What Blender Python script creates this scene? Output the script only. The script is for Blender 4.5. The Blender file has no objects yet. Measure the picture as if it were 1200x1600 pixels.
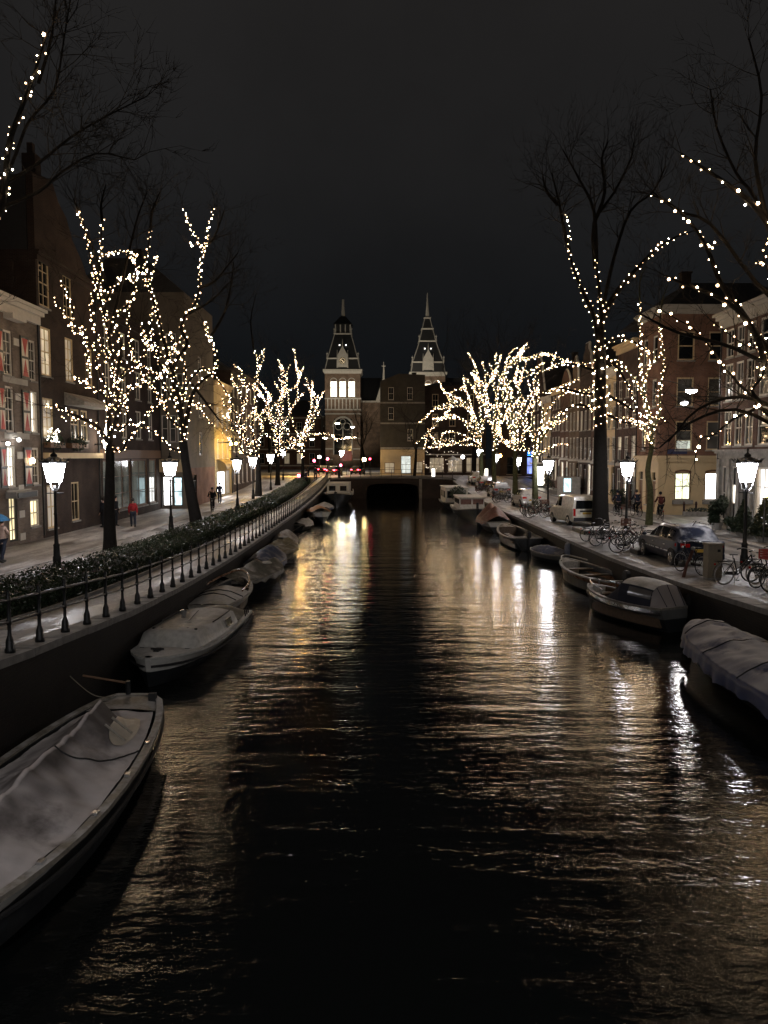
import bpy, math, random
from mathutils import Vector, Matrix, noise as mnoise
R = math.radians; PI = math.pi
rnd = random.Random(11)
S = bpy.context.scene; COL = S.collection

# ------------------------------------------------------------------ camera
EYE = 4.2; PITCH = math.atan(88 / 1200); YAW = math.atan(10 / 1200)
cd = bpy.data.cameras.new('camera'); cam = bpy.data.objects.new('camera', cd); COL.objects.link(cam)
cam.location = (0, 0, EYE); cam.rotation_euler = (R(90) - PITCH, 0, -YAW)
cd.sensor_fit = 'VERTICAL'; cd.sensor_height = 36; cd.lens = 27; cd.clip_end = 3000; cd.clip_start = .1
S.camera = cam
# ------------------------------------------------------------------ world: overcast night sky lit by the town
w = bpy.data.worlds.new('World'); S.world = w; w.use_nodes = True
nt = w.node_tree; nt.nodes.clear()
def N(nt, t, **k):
    n = nt.nodes.new(t)
    for a, b in k.items():
        if a.startswith('i_'):
            key = a[2:]; key = int(key) if key.isdigit() else key.replace('_', ' ')
            n.inputs[key].default_value = b
        else: setattr(n, a, b)
    return n
def ramp(nt, fac, stops):
    r = nt.nodes.new('ShaderNodeValToRGB'); el = r.color_ramp.elements
    while len(el) < len(stops): el.new(.5)
    for e, (p, c) in zip(el, stops):
        e.position = p; e.color = (c, c, c, 1) if isinstance(c, (int, float)) else (*c, 1)
    nt.links.new(fac, r.inputs[0]); return r
tc = N(nt, 'ShaderNodeTexCoord'); sep = N(nt, 'ShaderNodeSeparateXYZ'); nt.links.new(tc.outputs['Generated'], sep.inputs[0])
rp = ramp(nt, sep.outputs['Z'], [(0, (.0055, .0066, .0078)), (.13, (.0075, .0085, .0098)), (.34, (.0148, .0144, .0146)), (.62, (.0188, .0174, .0168)), (1, (.020, .0184, .0176))])
cl = N(nt, 'ShaderNodeTexNoise', i_Scale=2.2, i_Detail=5.0, i_Roughness=.55); nt.links.new(tc.outputs['Generated'], cl.inputs['Vector'])
clr = ramp(nt, cl.outputs['Fac'], [(.3, .78), (.7, 1.16)])
mx = N(nt, 'ShaderNodeMix', data_type='RGBA', blend_type='MULTIPLY'); mx.inputs['Factor'].default_value = 1
nt.links.new(rp.outputs[0], mx.inputs['A']); nt.links.new(clr.outputs[0], mx.inputs['B'])
bg = N(nt, 'ShaderNodeBackground'); nt.links.new(mx.outputs['Result'], bg.inputs[0]); bg.inputs[1].default_value = .44
wo = N(nt, 'ShaderNodeOutputWorld'); nt.links.new(bg.outputs[0], wo.inputs[0])
# ------------------------------------------------------------------ exposure, sampling
S.view_settings.view_transform = 'Standard'; S.view_settings.look = 'None'
S.view_settings.exposure = 1.0; S.view_settings.gamma = 1; S.view_settings.use_curve_mapping = False
S.render.engine = 'CYCLES'
cy = S.cycles
cy.use_denoising = True
try: cy.denoiser = 'OPENIMAGEDENOISE'
except Exception: pass
cy.max_bounces = 6; cy.diffuse_bounces = 2; cy.glossy_bounces = 3; cy.transmission_bounces = 4; cy.transparent_max_bounces = 8
cy.sample_clamp_indirect = 4; cy.caustics_reflective = False; cy.caustics_refractive = False
cy.pixel_filter_type = 'BLACKMAN_HARRIS'; cy.filter_width = 1.5
cy.use_light_tree = True

# ------------------------------------------------------------------ helpers: picture ray to a point of the place
FV = Vector((math.sin(YAW) * math.cos(PITCH), math.cos(YAW) * math.cos(PITCH), -math.sin(PITCH)))
RV = Vector((math.cos(YAW), -math.sin(YAW), 0)); UV = RV.cross(FV)
def P(px, py, y):
    d = FV + RV * ((px - 600) / 1200) + UV * ((800 - py) / 1200)
    return d * (y / d.y) + Vector((0, 0, EYE))
GP = [(-12, 2.2), (-2, 2.3), (3, 2.1), (6, 1.7), (9, 1.3), (12.65, .9), (15, .72), (18.3, .46), (21.7, .3), (25, .18), (28.5, .1), (32, .04), (40, 0), (58, 0), (70, .15), (82, .42), (90, .74), (97, 1.1), (104, 1.25), (115, 1.15), (135, .95), (170, .8), (600, .8)]
def zg(y):
    for (a, za), (b, zb) in zip(GP, GP[1:]):
        if y <= b:
            t = max(0, (y - a) / (b - a)); return za + (zb - za) * t
    return GP[-1][1]
WATER = -1.19; XL = -6.0; XR = 9.55; FL = -17.3; FR = 20.0
# ------------------------------------------------------------------ helpers: things and meshes
def tag(o, label, cat, group=None):
    o['label'] = label; o['category'] = cat
    if group: o['group'] = group
    return o
def thing(name, label, cat, loc=(0, 0, 0), rz=0, group=None):
    o = bpy.data.objects.new(name, None); COL.objects.link(o); o.empty_display_size = .1
    o.location = loc; o.rotation_euler = (0, 0, rz); return tag(o, label, cat, group)
def copy_tree(o, parent=None, loc=None, rz=None, label=None, group=None):
    c = o.copy(); COL.objects.link(c)
    if parent: c.parent = parent
    for ch in list(o.children): copy_tree(ch, c)
    if loc is not None: c.location = loc
    if rz is not None: c.rotation_euler = (0, 0, rz)
    if label: c['label'] = label
    if group: c['group'] = group
    return c
class MB:
    def __init__(s): s.v = []; s.f = []
    def add(s, vs, fs):
        k = len(s.v); s.v.extend(tuple(v) for v in vs); s.f.extend(tuple(i + k for i in f) for f in fs); return s
    def box(s, a, b, T=None):
        x0, y0, z0 = a; x1, y1, z1 = b
        vs = [(x0, y0, z0), (x1, y0, z0), (x1, y1, z0), (x0, y1, z0), (x0, y0, z1), (x1, y0, z1), (x1, y1, z1), (x0, y1, z1)]
        if T: vs = [T(*v) for v in vs]
        return s.add(vs, [(3, 2, 1, 0), (4, 5, 6, 7), (0, 1, 5, 4), (1, 2, 6, 5), (2, 3, 7, 6), (3, 0, 4, 7)])
    def quad(s, *p): return s.add(p, [tuple(range(len(p)))])
    def tube(s, pts, r, n=6, cap=True):
        pts = [Vector(p) for p in pts]; m = len(pts)
        if not isinstance(r, (list, tuple)): r = [r] * m
        vs = []; up = None
        for i, p in enumerate(pts):
            d = (pts[min(i + 1, m - 1)] - pts[max(i - 1, 0)])
            d = d.normalized() if d.length > 1e-9 else Vector((0, 0, 1))
            if up is None:
                up = Vector((0, 0, 1)) if abs(d.z) < .9 else Vector((1, 0, 0))
            a = d.cross(up)
            a = a.normalized() if a.length > 1e-6 else Vector((1, 0, 0)); b = a.cross(d).normalized(); up = b
            for k in range(n):
                t = 2 * PI * k / n; vs.append(p + a * (r[i] * math.cos(t)) + b * (r[i] * math.sin(t)))
        fs = [(i * n + k, i * n + (k + 1) % n, (i + 1) * n + (k + 1) % n, (i + 1) * n + k) for i in range(m - 1) for k in range(n)]
        if cap: fs += [tuple(range(n)), tuple(range((m - 1) * n, m * n))[::-1]]
        return s.add(vs, fs)
    def lathe(s, prof, c=(0, 0, 0), n=10, sq=False):
        vs = []
        for r, z in prof:
            for k in range(n):
                t = 2 * PI * (k + .5) / n; vs.append((c[0] + r * math.cos(t), c[1] + r * math.sin(t), c[2] + z))
        m = len(prof)
        fs = [(i * n + k, i * n + (k + 1) % n, (i + 1) * n + (k + 1) % n, (i + 1) * n + k) for i in range(m - 1) for k in range(n)]
        fs += [tuple(range(n))[::-1], tuple(range((m - 1) * n, m * n))]
        return s.add(vs, fs)
    def loft(s, rings, closed=True, cap=False):
        n = len(rings[0]); vs = [p for r in rings for p in r]; q = n if closed else n - 1
        fs = [(i * n + k, i * n + (k + 1) % n, (i + 1) * n + (k + 1) % n, (i + 1) * n + k) for i in range(len(rings) - 1) for k in range(q)]
        if cap: fs += [tuple(range(n))[::-1], tuple(range((len(rings) - 1) * n, len(rings) * n))]
        return s.add(vs, fs)
    def grid(s, f, nu, nv):
        vs = [f(i / nu, j / nv) for j in range(nv + 1) for i in range(nu + 1)]
        return s.add(vs, [(j * (nu + 1) + i, j * (nu + 1) + i + 1, (j + 1) * (nu + 1) + i + 1, (j + 1) * (nu + 1) + i) for j in range(nv) for i in range(nu)])
    def ico(s, c, r, n=1):
        vs, fs = ICO; c = Vector(c); rr = Vector(r) if hasattr(r, '__len__') else Vector((r, r, r))
        return s.add([c + Vector((v[0] * rr.x, v[1] * rr.y, v[2] * rr.z)) for v in vs], fs)
    def ball(s, c, r, n=12, m=8, sc=(1, 1, 1)):
        rings = [[(c[0] + sc[0] * r * math.sin(PI * j / m) * math.cos(2 * PI * k / n), c[1] + sc[1] * r * math.sin(PI * j / m) * math.sin(2 * PI * k / n), c[2] - sc[2] * r * math.cos(PI * j / m)) for k in range(n)] for j in range(1, m)]
        return s.loft(rings, True, True)
    def mesh(s, name, mat, smooth=False):
        me = bpy.data.meshes.new(name); me.from_pydata(s.v, [], s.f)
        if smooth: me.polygons.foreach_set('use_smooth', [True] * len(me.polygons))
        for m in (mat if isinstance(mat, (list, tuple)) else [mat]): me.materials.append(m)
        me.update(); return me
    def build(s, name, mat, parent=None, smooth=False, loc=None, kind=None, bevel=0):
        o = bpy.data.objects.new(name, s.mesh(name, mat, smooth)); COL.objects.link(o)
        if parent: o.parent = parent
        if loc: o.location = loc
        if kind: o['kind'] = kind
        if bevel:
            b = o.modifiers.new('bevel', 'BEVEL'); b.width = bevel; b.segments = 2; b.limit_method = 'ANGLE'
        return o
_t = (1 + 5 ** .5) / 2; _q = (1 + _t * _t) ** .5
ICO = ([(a / _q, b / _q, c / _q) for a, b, c in [(-1, _t, 0), (1, _t, 0), (-1, -_t, 0), (1, -_t, 0), (0, -1, _t), (0, 1, _t), (0, -1, -_t), (0, 1, -_t), (_t, 0, -1), (_t, 0, 1), (-_t, 0, -1), (-_t, 0, 1)]],
       [(0, 11, 5), (0, 5, 1), (0, 1, 7), (0, 7, 10), (0, 10, 11), (1, 5, 9), (5, 11, 4), (11, 10, 2), (10, 7, 6), (7, 1, 8), (3, 9, 4), (3, 4, 2), (3, 2, 6), (3, 6, 8), (3, 8, 9), (4, 9, 5), (2, 4, 11), (6, 2, 10), (8, 6, 7), (9, 8, 1)])
def inst(name, mesh, parent=None, loc=(0, 0, 0), rot=None):
    o = bpy.data.objects.new(name, mesh); COL.objects.link(o); o.location = loc
    if rot: o.rotation_euler = rot
    if parent: o.parent = parent
    return o
# ------------------------------------------------------------------ materials
def base(name):
    m = bpy.data.materials.new(name); m.use_nodes = True; t = m.node_tree
    return m, t, t.nodes['Principled BSDF']
def plain(name, col, rough=.7, metal=0, var=.25, scale=5., bump=.15, coat=0):
    m, t, b = base(name)
    tc = N(t, 'ShaderNodeTexCoord'); n = N(t, 'ShaderNodeTexNoise', i_Scale=scale, i_Detail=6., i_Roughness=.65); t.links.new(tc.outputs['Object'], n.inputs['Vector'])
    c = ramp(t, n.outputs['Fac'], [(.3, tuple(x * (1 - var) for x in col)), (.72, tuple(min(1, x * (1 + var)) for x in col))])
    t.links.new(c.outputs[0], b.inputs['Base Color'])
    b.inputs['Metallic'].default_value = metal
    if rough >= .8: b.inputs['Specular IOR Level'].default_value = .12
    rr = ramp(t, n.outputs['Fac'], [(.3, max(.02, rough - .08)), (.7, min(1, rough + .08))]); t.links.new(rr.outputs[0], b.inputs['Roughness'])
    if coat: b.inputs['Coat Weight'].default_value = coat; b.inputs['Coat Roughness'].default_value = .06
    if bump:
        n2 = N(t, 'ShaderNodeTexNoise', i_Scale=scale * 6, i_Detail=3.); t.links.new(tc.outputs['Object'], n2.inputs['Vector'])
        bp = N(t, 'ShaderNodeBump', i_Strength=bump, i_Distance=.02); t.links.new(n2.outputs['Fac'], bp.inputs['Height']); t.links.new(bp.outputs[0], b.inputs['Normal'])
    return m
def glow(name, col, s, var=0, scale=3.):
    m, t, b = base(name)
    b.inputs['Base Color'].default_value = (.6, .6, .6, 1); b.inputs['Emission Color'].default_value = (*col, 1); b.inputs['Emission Strength'].default_value = s
    if var:
        tc = N(t, 'ShaderNodeTexCoord'); mp = N(t, 'ShaderNodeMapping'); mp.inputs['Scale'].default_value = (scale * 2, scale * 2, scale * .5)
        n = N(t, 'ShaderNodeTexNoise', i_Scale=1., i_Detail=3.); t.links.new(tc.outputs['Object'], mp.inputs[0]); t.links.new(mp.outputs[0], n.inputs['Vector'])
        c = ramp(t, n.outputs['Fac'], [(.35, tuple(x * (1 - var) for x in col)), (.65, col)]); t.links.new(c.outputs[0], b.inputs['Emission Color'])
    return m
def snowy(name, col, snow=(.62, .60, .60), lo=.42, hi=.6, up=.55, scale=1.3, rough=.7, bump=.3, wear=None, metal=0, coat=0):
    """a surface with thin snow lying where it faces up, broken by noise"""
    m, t, b = base(name)
    tc = N(t, 'ShaderNodeTexCoord'); n = N(t, 'ShaderNodeTexNoise', i_Scale=scale, i_Detail=7., i_Roughness=.6); t.links.new(tc.outputs['Object'], n.inputs['Vector'])
    g = N(t, 'ShaderNodeNewGeometry'); sp = N(t, 'ShaderNodeSeparateXYZ'); t.links.new(g.outputs['Normal'], sp.inputs[0])
    u = ramp(t, sp.outputs['Z'], [(max(0, up - .15), 0), (min(1, up + .15), 1)])
    k = ramp(t, n.outputs['Fac'], [(lo, 0), (hi, 1)])
    mu = N(t, 'ShaderNodeMath', operation='MULTIPLY'); t.links.new(u.outputs[0], mu.inputs[0]); t.links.new(k.outputs[0], mu.inputs[1])
    n3 = N(t, 'ShaderNodeTexNoise', i_Scale=scale * 5, i_Detail=5.); t.links.new(tc.outputs['Object'], n3.inputs['Vector'])
    bc = ramp(t, n3.outputs['Fac'], [(.3, tuple(x * .7 for x in col)), (.7, tuple(x * 1.25 for x in col))])
    sc = ramp(t, n3.outputs['Fac'], [(.25, tuple(x * .82 for x in snow)), (.7, snow)])
    mx = N(t, 'ShaderNodeMix', data_type='RGBA'); t.links.new(mu.outputs[0], mx.inputs['Factor']); t.links.new(bc.outputs[0], mx.inputs['A']); t.links.new(sc.outputs[0], mx.inputs['B'])
    t.links.new(mx.outputs['Result'], b.inputs['Base Color'])
    rm = N(t, 'ShaderNodeMapRange', i_To_Min=rough, i_To_Max=.9); t.links.new(mu.outputs[0], rm.inputs['Value']); t.links.new(rm.outputs[0], b.inputs['Roughness'])
    if metal:
        r2 = N(t, 'ShaderNodeMapRange', i_To_Min=metal, i_To_Max=0.); t.links.new(mu.outputs[0], r2.inputs['Value']); t.links.new(r2.outputs[0], b.inputs['Metallic'])
    b.inputs['Coat Weight'].default_value = coat
    n2 = N(t, 'ShaderNodeTexNoise', i_Scale=40., i_Detail=3.); t.links.new(tc.outputs['Object'], n2.inputs['Vector'])
    ad = N(t, 'ShaderNodeMath', operation='MULTIPLY_ADD', i_1=.4); t.links.new(n2.outputs['Fac'], ad.inputs[0]); t.links.new(mu.outputs[0], ad.inputs[2])
    bp = N(t, 'ShaderNodeBump', i_Strength=bump, i_Distance=.015); t.links.new(ad.outputs[0], bp.inputs['Height']); t.links.new(bp.outputs[0], b.inputs['Normal'])
    return m
def brick(name, c1, c2, mortar=(.2, .18, .16), bw=.22, bh=.065, rough=.85):
    m, t, b = base(name)
    tc = N(t, 'ShaderNodeTexCoord'); sp = N(t, 'ShaderNodeSeparateXYZ'); t.links.new(tc.outputs['Object'], sp.inputs[0])
    ad = N(t, 'ShaderNodeMath', operation='ADD'); t.links.new(sp.outputs['X'], ad.inputs[0]); t.links.new(sp.outputs['Y'], ad.inputs[1])
    cb = N(t, 'ShaderNodeCombineXYZ'); t.links.new(ad.outputs[0], cb.inputs['X']); t.links.new(sp.outputs['Z'], cb.inputs['Y'])
    br = N(t, 'ShaderNodeTexBrick', i_Scale=1.); br.inputs['Brick Width'].default_value = bw; br.inputs['Row Height'].default_value = bh; br.inputs['Mortar Size'].default_value = .008
    br.inputs['Color1'].default_value = (*c1, 1); br.inputs['Color2'].default_value = (*c2, 1); br.inputs['Mortar'].default_value = (*mortar, 1)
    t.links.new(cb.outputs[0], br.inputs['Vector'])
    n = N(t, 'ShaderNodeTexNoise', i_Scale=.9, i_Detail=6.); t.links.new(tc.outputs['Object'], n.inputs['Vector'])
    rr = ramp(t, n.outputs['Fac'], [(.3, .6), (.7, 1.15)])
    mx = N(t, 'ShaderNodeMix', data_type='RGBA', blend_type='MULTIPLY'); mx.inputs['Factor'].default_value = 1; t.links.new(br.outputs['Color'], mx.inputs['A']); t.links.new(rr.outputs[0], mx.inputs['B'])
    t.links.new(mx.outputs['Result'], b.inputs['Base Color']); b.inputs['Roughness'].default_value = rough; b.inputs['Specular IOR Level'].default_value = .2
    bp = N(t, 'ShaderNodeBump', i_Strength=.5, i_Distance=.01, invert=True); t.links.new(br.outputs['Fac'], bp.inputs['Height']); t.links.new(bp.outputs[0], b.inputs['Normal'])
    return m
def paving(name, c1, c2, snow, lo, hi, bw=.2, bh=.1, tracks=None):
    """clinker paving with a thin trodden cover of snow"""
    m, t, b = base(name)
    tc = N(t, 'ShaderNodeTexCoord'); g = N(t, 'ShaderNodeNewGeometry')
    br = N(t, 'ShaderNodeTexBrick', i_Scale=1.); br.inputs['Brick Width'].default_value = bw; br.inputs['Row Height'].default_value = bh; br.inputs['Mortar Size'].default_value = .008
    br.inputs['Color1'].default_value = (*c1, 1); br.inputs['Color2'].default_value = (*c2, 1); br.inputs['Mortar'].default_value = (.03, .03, .03, 1)
    t.links.new(g.outputs['Position'], br.inputs['Vector'])
    mp = N(t, 'ShaderNodeMapping'); mp.inputs['Scale'].default_value = (1.1, .22, 1); t.links.new(g.outputs['Position'], mp.inputs[0])
    n = N(t, 'ShaderNodeTexNoise', i_Scale=1., i_Detail=8., i_Roughness=.68); t.links.new(mp.outputs[0], n.inputs['Vector'])
    n4 = N(t, 'ShaderNodeTexNoise', i_Scale=9., i_Detail=6., i_Roughness=.7); t.links.new(g.outputs['Position'], n4.inputs['Vector'])
    av = N(t, 'ShaderNodeMath', operation='MULTIPLY_ADD', i_1=.35); t.links.new(n4.outputs['Fac'], av.inputs[0])
    sb = N(t, 'ShaderNodeMath', operation='MULTIPLY', i_1=.65); t.links.new(n.outputs['Fac'], sb.inputs[0]); t.links.new(sb.outputs[0], av.inputs[2])
    k = ramp(t, av.outputs[0], [(lo, .06), (hi, 1)])
    mx = N(t, 'ShaderNodeMix', data_type='RGBA'); t.links.new(k.outputs[0], mx.inputs['Factor']); t.links.new(br.outputs['Color'], mx.inputs['A']); mx.inputs['B'].default_value = (*snow, 1)
    t.links.new(mx.outputs['Result'], b.inputs['Base Color'])
    rm = N(t, 'ShaderNodeMapRange', i_To_Min=.35, i_To_Max=.85); t.links.new(k.outputs[0], rm.inputs['Value']); t.links.new(rm.outputs[0], b.inputs['Roughness'])
    bp = N(t, 'ShaderNodeBump', i_Strength=.35, i_Distance=.02); t.links.new(av.outputs[0], bp.inputs['Height']); t.links.new(bp.outputs[0], b.inputs['Normal'])
    return m
def glassy(name, col=(.01, .012, .014), rough=.06, var=.6):
    m, t, b = base(name)
    tc = N(t, 'ShaderNodeTexCoord'); n = N(t, 'ShaderNodeTexNoise', i_Scale=.6, i_Detail=2.); t.links.new(tc.outputs['Object'], n.inputs['Vector'])
    c = ramp(t, n.outputs['Fac'], [(.35, tuple(x * (1 - var) for x in col)), (.65, tuple(x * (1 + var) for x in col))]); t.links.new(c.outputs[0], b.inputs['Base Color'])
    b.inputs['Roughness'].default_value = rough; b.inputs['IOR'].default_value = 1.5
    bp = N(t, 'ShaderNodeBump', i_Strength=.06, i_Distance=.05); t.links.new(n.outputs['Fac'], bp.inputs['Height']); t.links.new(bp.outputs[0], b.inputs['Normal'])
    return m
K = dict(
    iron=plain('black_iron', (.011, .012, .013), .45, .3, .3, 8, .2), stone=plain('grey_stone', (.30, .29, .27), .85, 0, .3, 3, .3),
    white=plain('white_paint', (.56, .53, .47), .5, 0, .12, 4, .08), cream=plain('cream_paint', (.58, .45, .27), .75, 0, .12, 1.2, .1), render=plain('pale_render', (.42, .40, .36), .9, 0, .22, .7, .2),
    dark=plain('dark_green_paint', (.012, .02, .018), .35, 0, .3, 5, .1), red=plain('red_paint', (.42, .035, .025), .5, 0, .15, 5, .05), black=plain('black_rubber', (.012, .012, .013), .7, 0, .2, 9, .1),
    tile=plain('dark_roof_tile', (.028, .027, .027), .7, 0, .35, 5, .4), bark=plain('dark_bark', (.011, .0095, .008), .95, 0, .4, 7, .8), twig=plain('twig_bark', (.03, .026, .022), .95, 0, .3, 9, 0), moss=plain('mossy_bark', (.06, .062, .03), .95, 0, .4, 7, .8),
    pane=glassy('dark_window_glass'), pane2=glassy('curtained_window_glass', (.09, .09, .085), .12, .4), chrome=plain('bare_metal', (.55, .55, .56), .28, .9, .15, 6, .05), steel=plain('polished_steel', (.62, .6, .57), .24, .95, .2, 4, .05),
    bulb=glow('warm_bulb', (1., .66, .36), 28.), bulb_dim=glow('dim_bulb', (1., .62, .32), 6.), bulb_hot=glow('bright_bulb', (1., .78, .52), 80.), lamp=glow('lantern_glass', (.97, .95, 1.), 34), 
    lit=glow('lit_window_yellow', (1., .82, .42), 1.1, .65, 2.4), litw=glow('lit_window_white', (1., .92, .78), 1.5, .45, 2.6), lits=glow('softly_lit_window', (1., .78, .46), .15, .85, 2.2),
    wood=plain('brown_wood', (.14, .075, .04), .6, 0, .3, 5, .2), wire=plain('black_cable', (.01, .01, .01), .6, 0, .1, 9, 0),
    b_red=brick('red_brown_brick', (.125, .056, .036), (.085, .04, .028), (.13, .115, .1)), b_dark=brick('dark_brown_brick', (.052, .03, .022), (.034, .021, .017), (.075, .065, .055)), b_grey=brick('grey_brown_brick', (.24, .19, .15), (.17, .13, .105)), b_orange=brick('orange_brick', (.26, .12, .07), (.2, .09, .055)),
)
# ================================================================== THE SETTING
K['pave_l'] = paving('snowy_walkway_paving', (.06, .05, .045), (.085, .07, .06), (.50, .48, .47), .46, .55)
K['pave_s'] = paving('snowy_street_paving', (.10, .075, .06), (.075, .06, .05), (.46, .43, .41), .43, .56, .2, .1)
K['pave_r'] = paving('wet_quay_paving', (.05, .045, .04), (.075, .065, .06), (.54, .53, .53), .475, .57, .3, .3)
K['coping'] = snowy('snow_dusted_coping', (.17, .165, .16), (.52, .51, .5), .38, .62, .5, 1.2, .8)
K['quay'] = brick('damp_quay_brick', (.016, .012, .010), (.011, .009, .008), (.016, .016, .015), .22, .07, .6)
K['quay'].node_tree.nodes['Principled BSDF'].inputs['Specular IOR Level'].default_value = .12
K['leaf'] = snowy('hedge_leaf', (.022, .038, .016), (.5, .5, .5), .60, .68, .75, 5., .28, .05)
K['soil'] = plain('dark_soil', (.03, .025, .02), .95, 0, .4, 3, .5)
K['iron_s'] = snowy('iron_with_snow', (.011, .012, .013), (.55, .54, .54), .5, .62, .8, 4., .42, .1)
def water_mat():
    m, t, b = base('dark_canal_water')
    b.inputs['Base Color'].default_value = (.004, .005, .005, 1); b.inputs['IOR'].default_value = 1.33; b.inputs['Roughness'].default_value = .035
    g = N(t, 'ShaderNodeNewGeometry')
    def wave(sx, sy, rot, sc, det, dist):
        mp = N(t, 'ShaderNodeMapping'); mp.inputs['Scale'].default_value = (sx, sy, 1); mp.inputs['Rotation'].default_value = (0, 0, R(rot)); t.links.new(g.outputs['Position'], mp.inputs[0])
        n = N(t, 'ShaderNodeTexNoise', i_Scale=sc, i_Detail=det, i_Roughness=.5, i_Distortion=dist); t.links.new(mp.outputs[0], n.inputs['Vector']); return n.outputs['Fac']
    a = wave(.24, 1.15, 4, 1.0, 1., 0.); c = wave(.5, 1.5, -6, 3.2, 1., 0.); d = wave(.7, 1.35, 9, 11., 3., 0.)
    p = wave(.22, .07, 0, 1., 1., 0.)
    def mad(x, k, y=None):
        q = N(t, 'ShaderNodeMath', operation='MULTIPLY_ADD'); t.links.new(x, q.inputs[0])
        if isinstance(k, float): q.inputs[1].default_value = k
        else: t.links.new(k, q.inputs[1])
        if y is None: q.inputs[2].default_value = 0
        else: t.links.new(y, q.inputs[2])
        return q.outputs[0]
    h = mad(a, .64, mad(c, .25, mad(d, .13)))
    am = N(t, 'ShaderNodeMapRange', i_From_Min=.35, i_From_Max=.65, i_To_Min=.62, i_To_Max=1.2); t.links.new(p, am.inputs['Value'])
    sx = N(t, 'ShaderNodeSeparateXYZ'); t.links.new(g.outputs['Position'], sx.inputs[0])
    fy = N(t, 'ShaderNodeMapRange', i_From_Min=30., i_From_Max=75., i_To_Min=1., i_To_Max=.42); t.links.new(sx.outputs['Y'], fy.inputs['Value'])   # sheltered, calmer water toward the far bridge
    fx = N(t, 'ShaderNodeMapRange', i_From_Min=4., i_From_Max=7.5, i_To_Min=1., i_To_Max=.6); t.links.new(sx.outputs['X'], fx.inputs['Value'])   # and under the moored boats
    bp = N(t, 'ShaderNodeBump', i_Distance=.062); t.links.new(mad(am.outputs[0], mad(fx.outputs[0], fy.outputs[0])), bp.inputs['Strength']); t.links.new(h, bp.inputs['Height']); t.links.new(bp.outputs[0], b.inputs['Normal'])
    return m
def structure(name, mb, mat, smooth=False):
    o = mb.build(name, mat, None, smooth); o['kind'] = 'structure'; return o
structure('water', MB().quad((XL - .3, -30, WATER), (XR + .3, -30, WATER), (XR + .3, 112, WATER), (XL - .3, 112, WATER)), water_mat())
YS = [-30, -20, -12, -6, -2, 0, 1.5, 3, 4.5, 6, 7.5, 9, 10.5, 12.65] + [13.5 + 1.5 * i for i in range(65)]
def strip(x0, x1, dz=0., ys=YS, dz1=None):
    m = MB(); dz1 = dz if dz1 is None else dz1
    vs = [p for y in ys for p in ((x0, y, zg(y) + dz), (x1, y, zg(y) + dz1))]
    return m.add(vs, [(2 * i, 2 * i + 1, 2 * i + 3, 2 * i + 2) for i in range(len(ys) - 1)])
structure('ground_west', strip(-320, FL + .05, -.12), K['soil']); structure('ground_east', strip(FR - .05, 320, -.12), K['soil'])
structure('walkway', strip(-7.9, -6.5, -.004), K['pave_l']); structure('hedge_bed', strip(-10.22, -7.98, .03), K['soil'])
structure('pavement_west', strip(-12.75, -10.3), K['pave_l']); structure('street_west', strip(FL, -12.9, -.08), K['pave_s'])
structure('quay_pavement', strip(10.05, 14.0, -.004), K['pave_r']); structure('street_east', strip(14.12, 17.5, -.08), K['pave_s']); structure('pavement_east', strip(17.62, FR, .0), K['pave_r'])
structure('side_street', MB().quad((FR, 45.2, .0), (60, 45.2, 0), (60, 54.4, 0), (FR, 54.4, 0)), K['pave_s'])
structure('far_square', strip(-320, 320, -.01, [104, 115, 125, 135, 150, 170, 260, 900]), K['pave_s'])
def kerb(name, x0, x1, dz):
    m = MB()
    for a, b in zip(YS, YS[1:]):
        vs = [(x0, a, zg(a) - .2), (x1, a, zg(a) - .2), (x1, b, zg(b) - .2), (x0, b, zg(b) - .2), (x0, a, zg(a) + dz), (x1, a, zg(a) + dz), (x1, b, zg(b) + dz), (x0, b, zg(b) + dz)]
        m.add(vs, [(4, 5, 6, 7), (0, 1, 5, 4), (1, 2, 6, 5), (2, 3, 7, 6), (3, 0, 4, 7)])
    structure(name, m, K['coping'])
kerb('kerb_street_west', -12.9, -12.75, .015); kerb('kerb_street_east', 14.0, 14.12, .012); kerb('kerb_pavement_east', 17.5, 17.62, .015); kerb('kerb_hedge', -7.98, -7.9, .10); kerb('kerb_hedge_street_side', -10.3, -10.22, .07)
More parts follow.
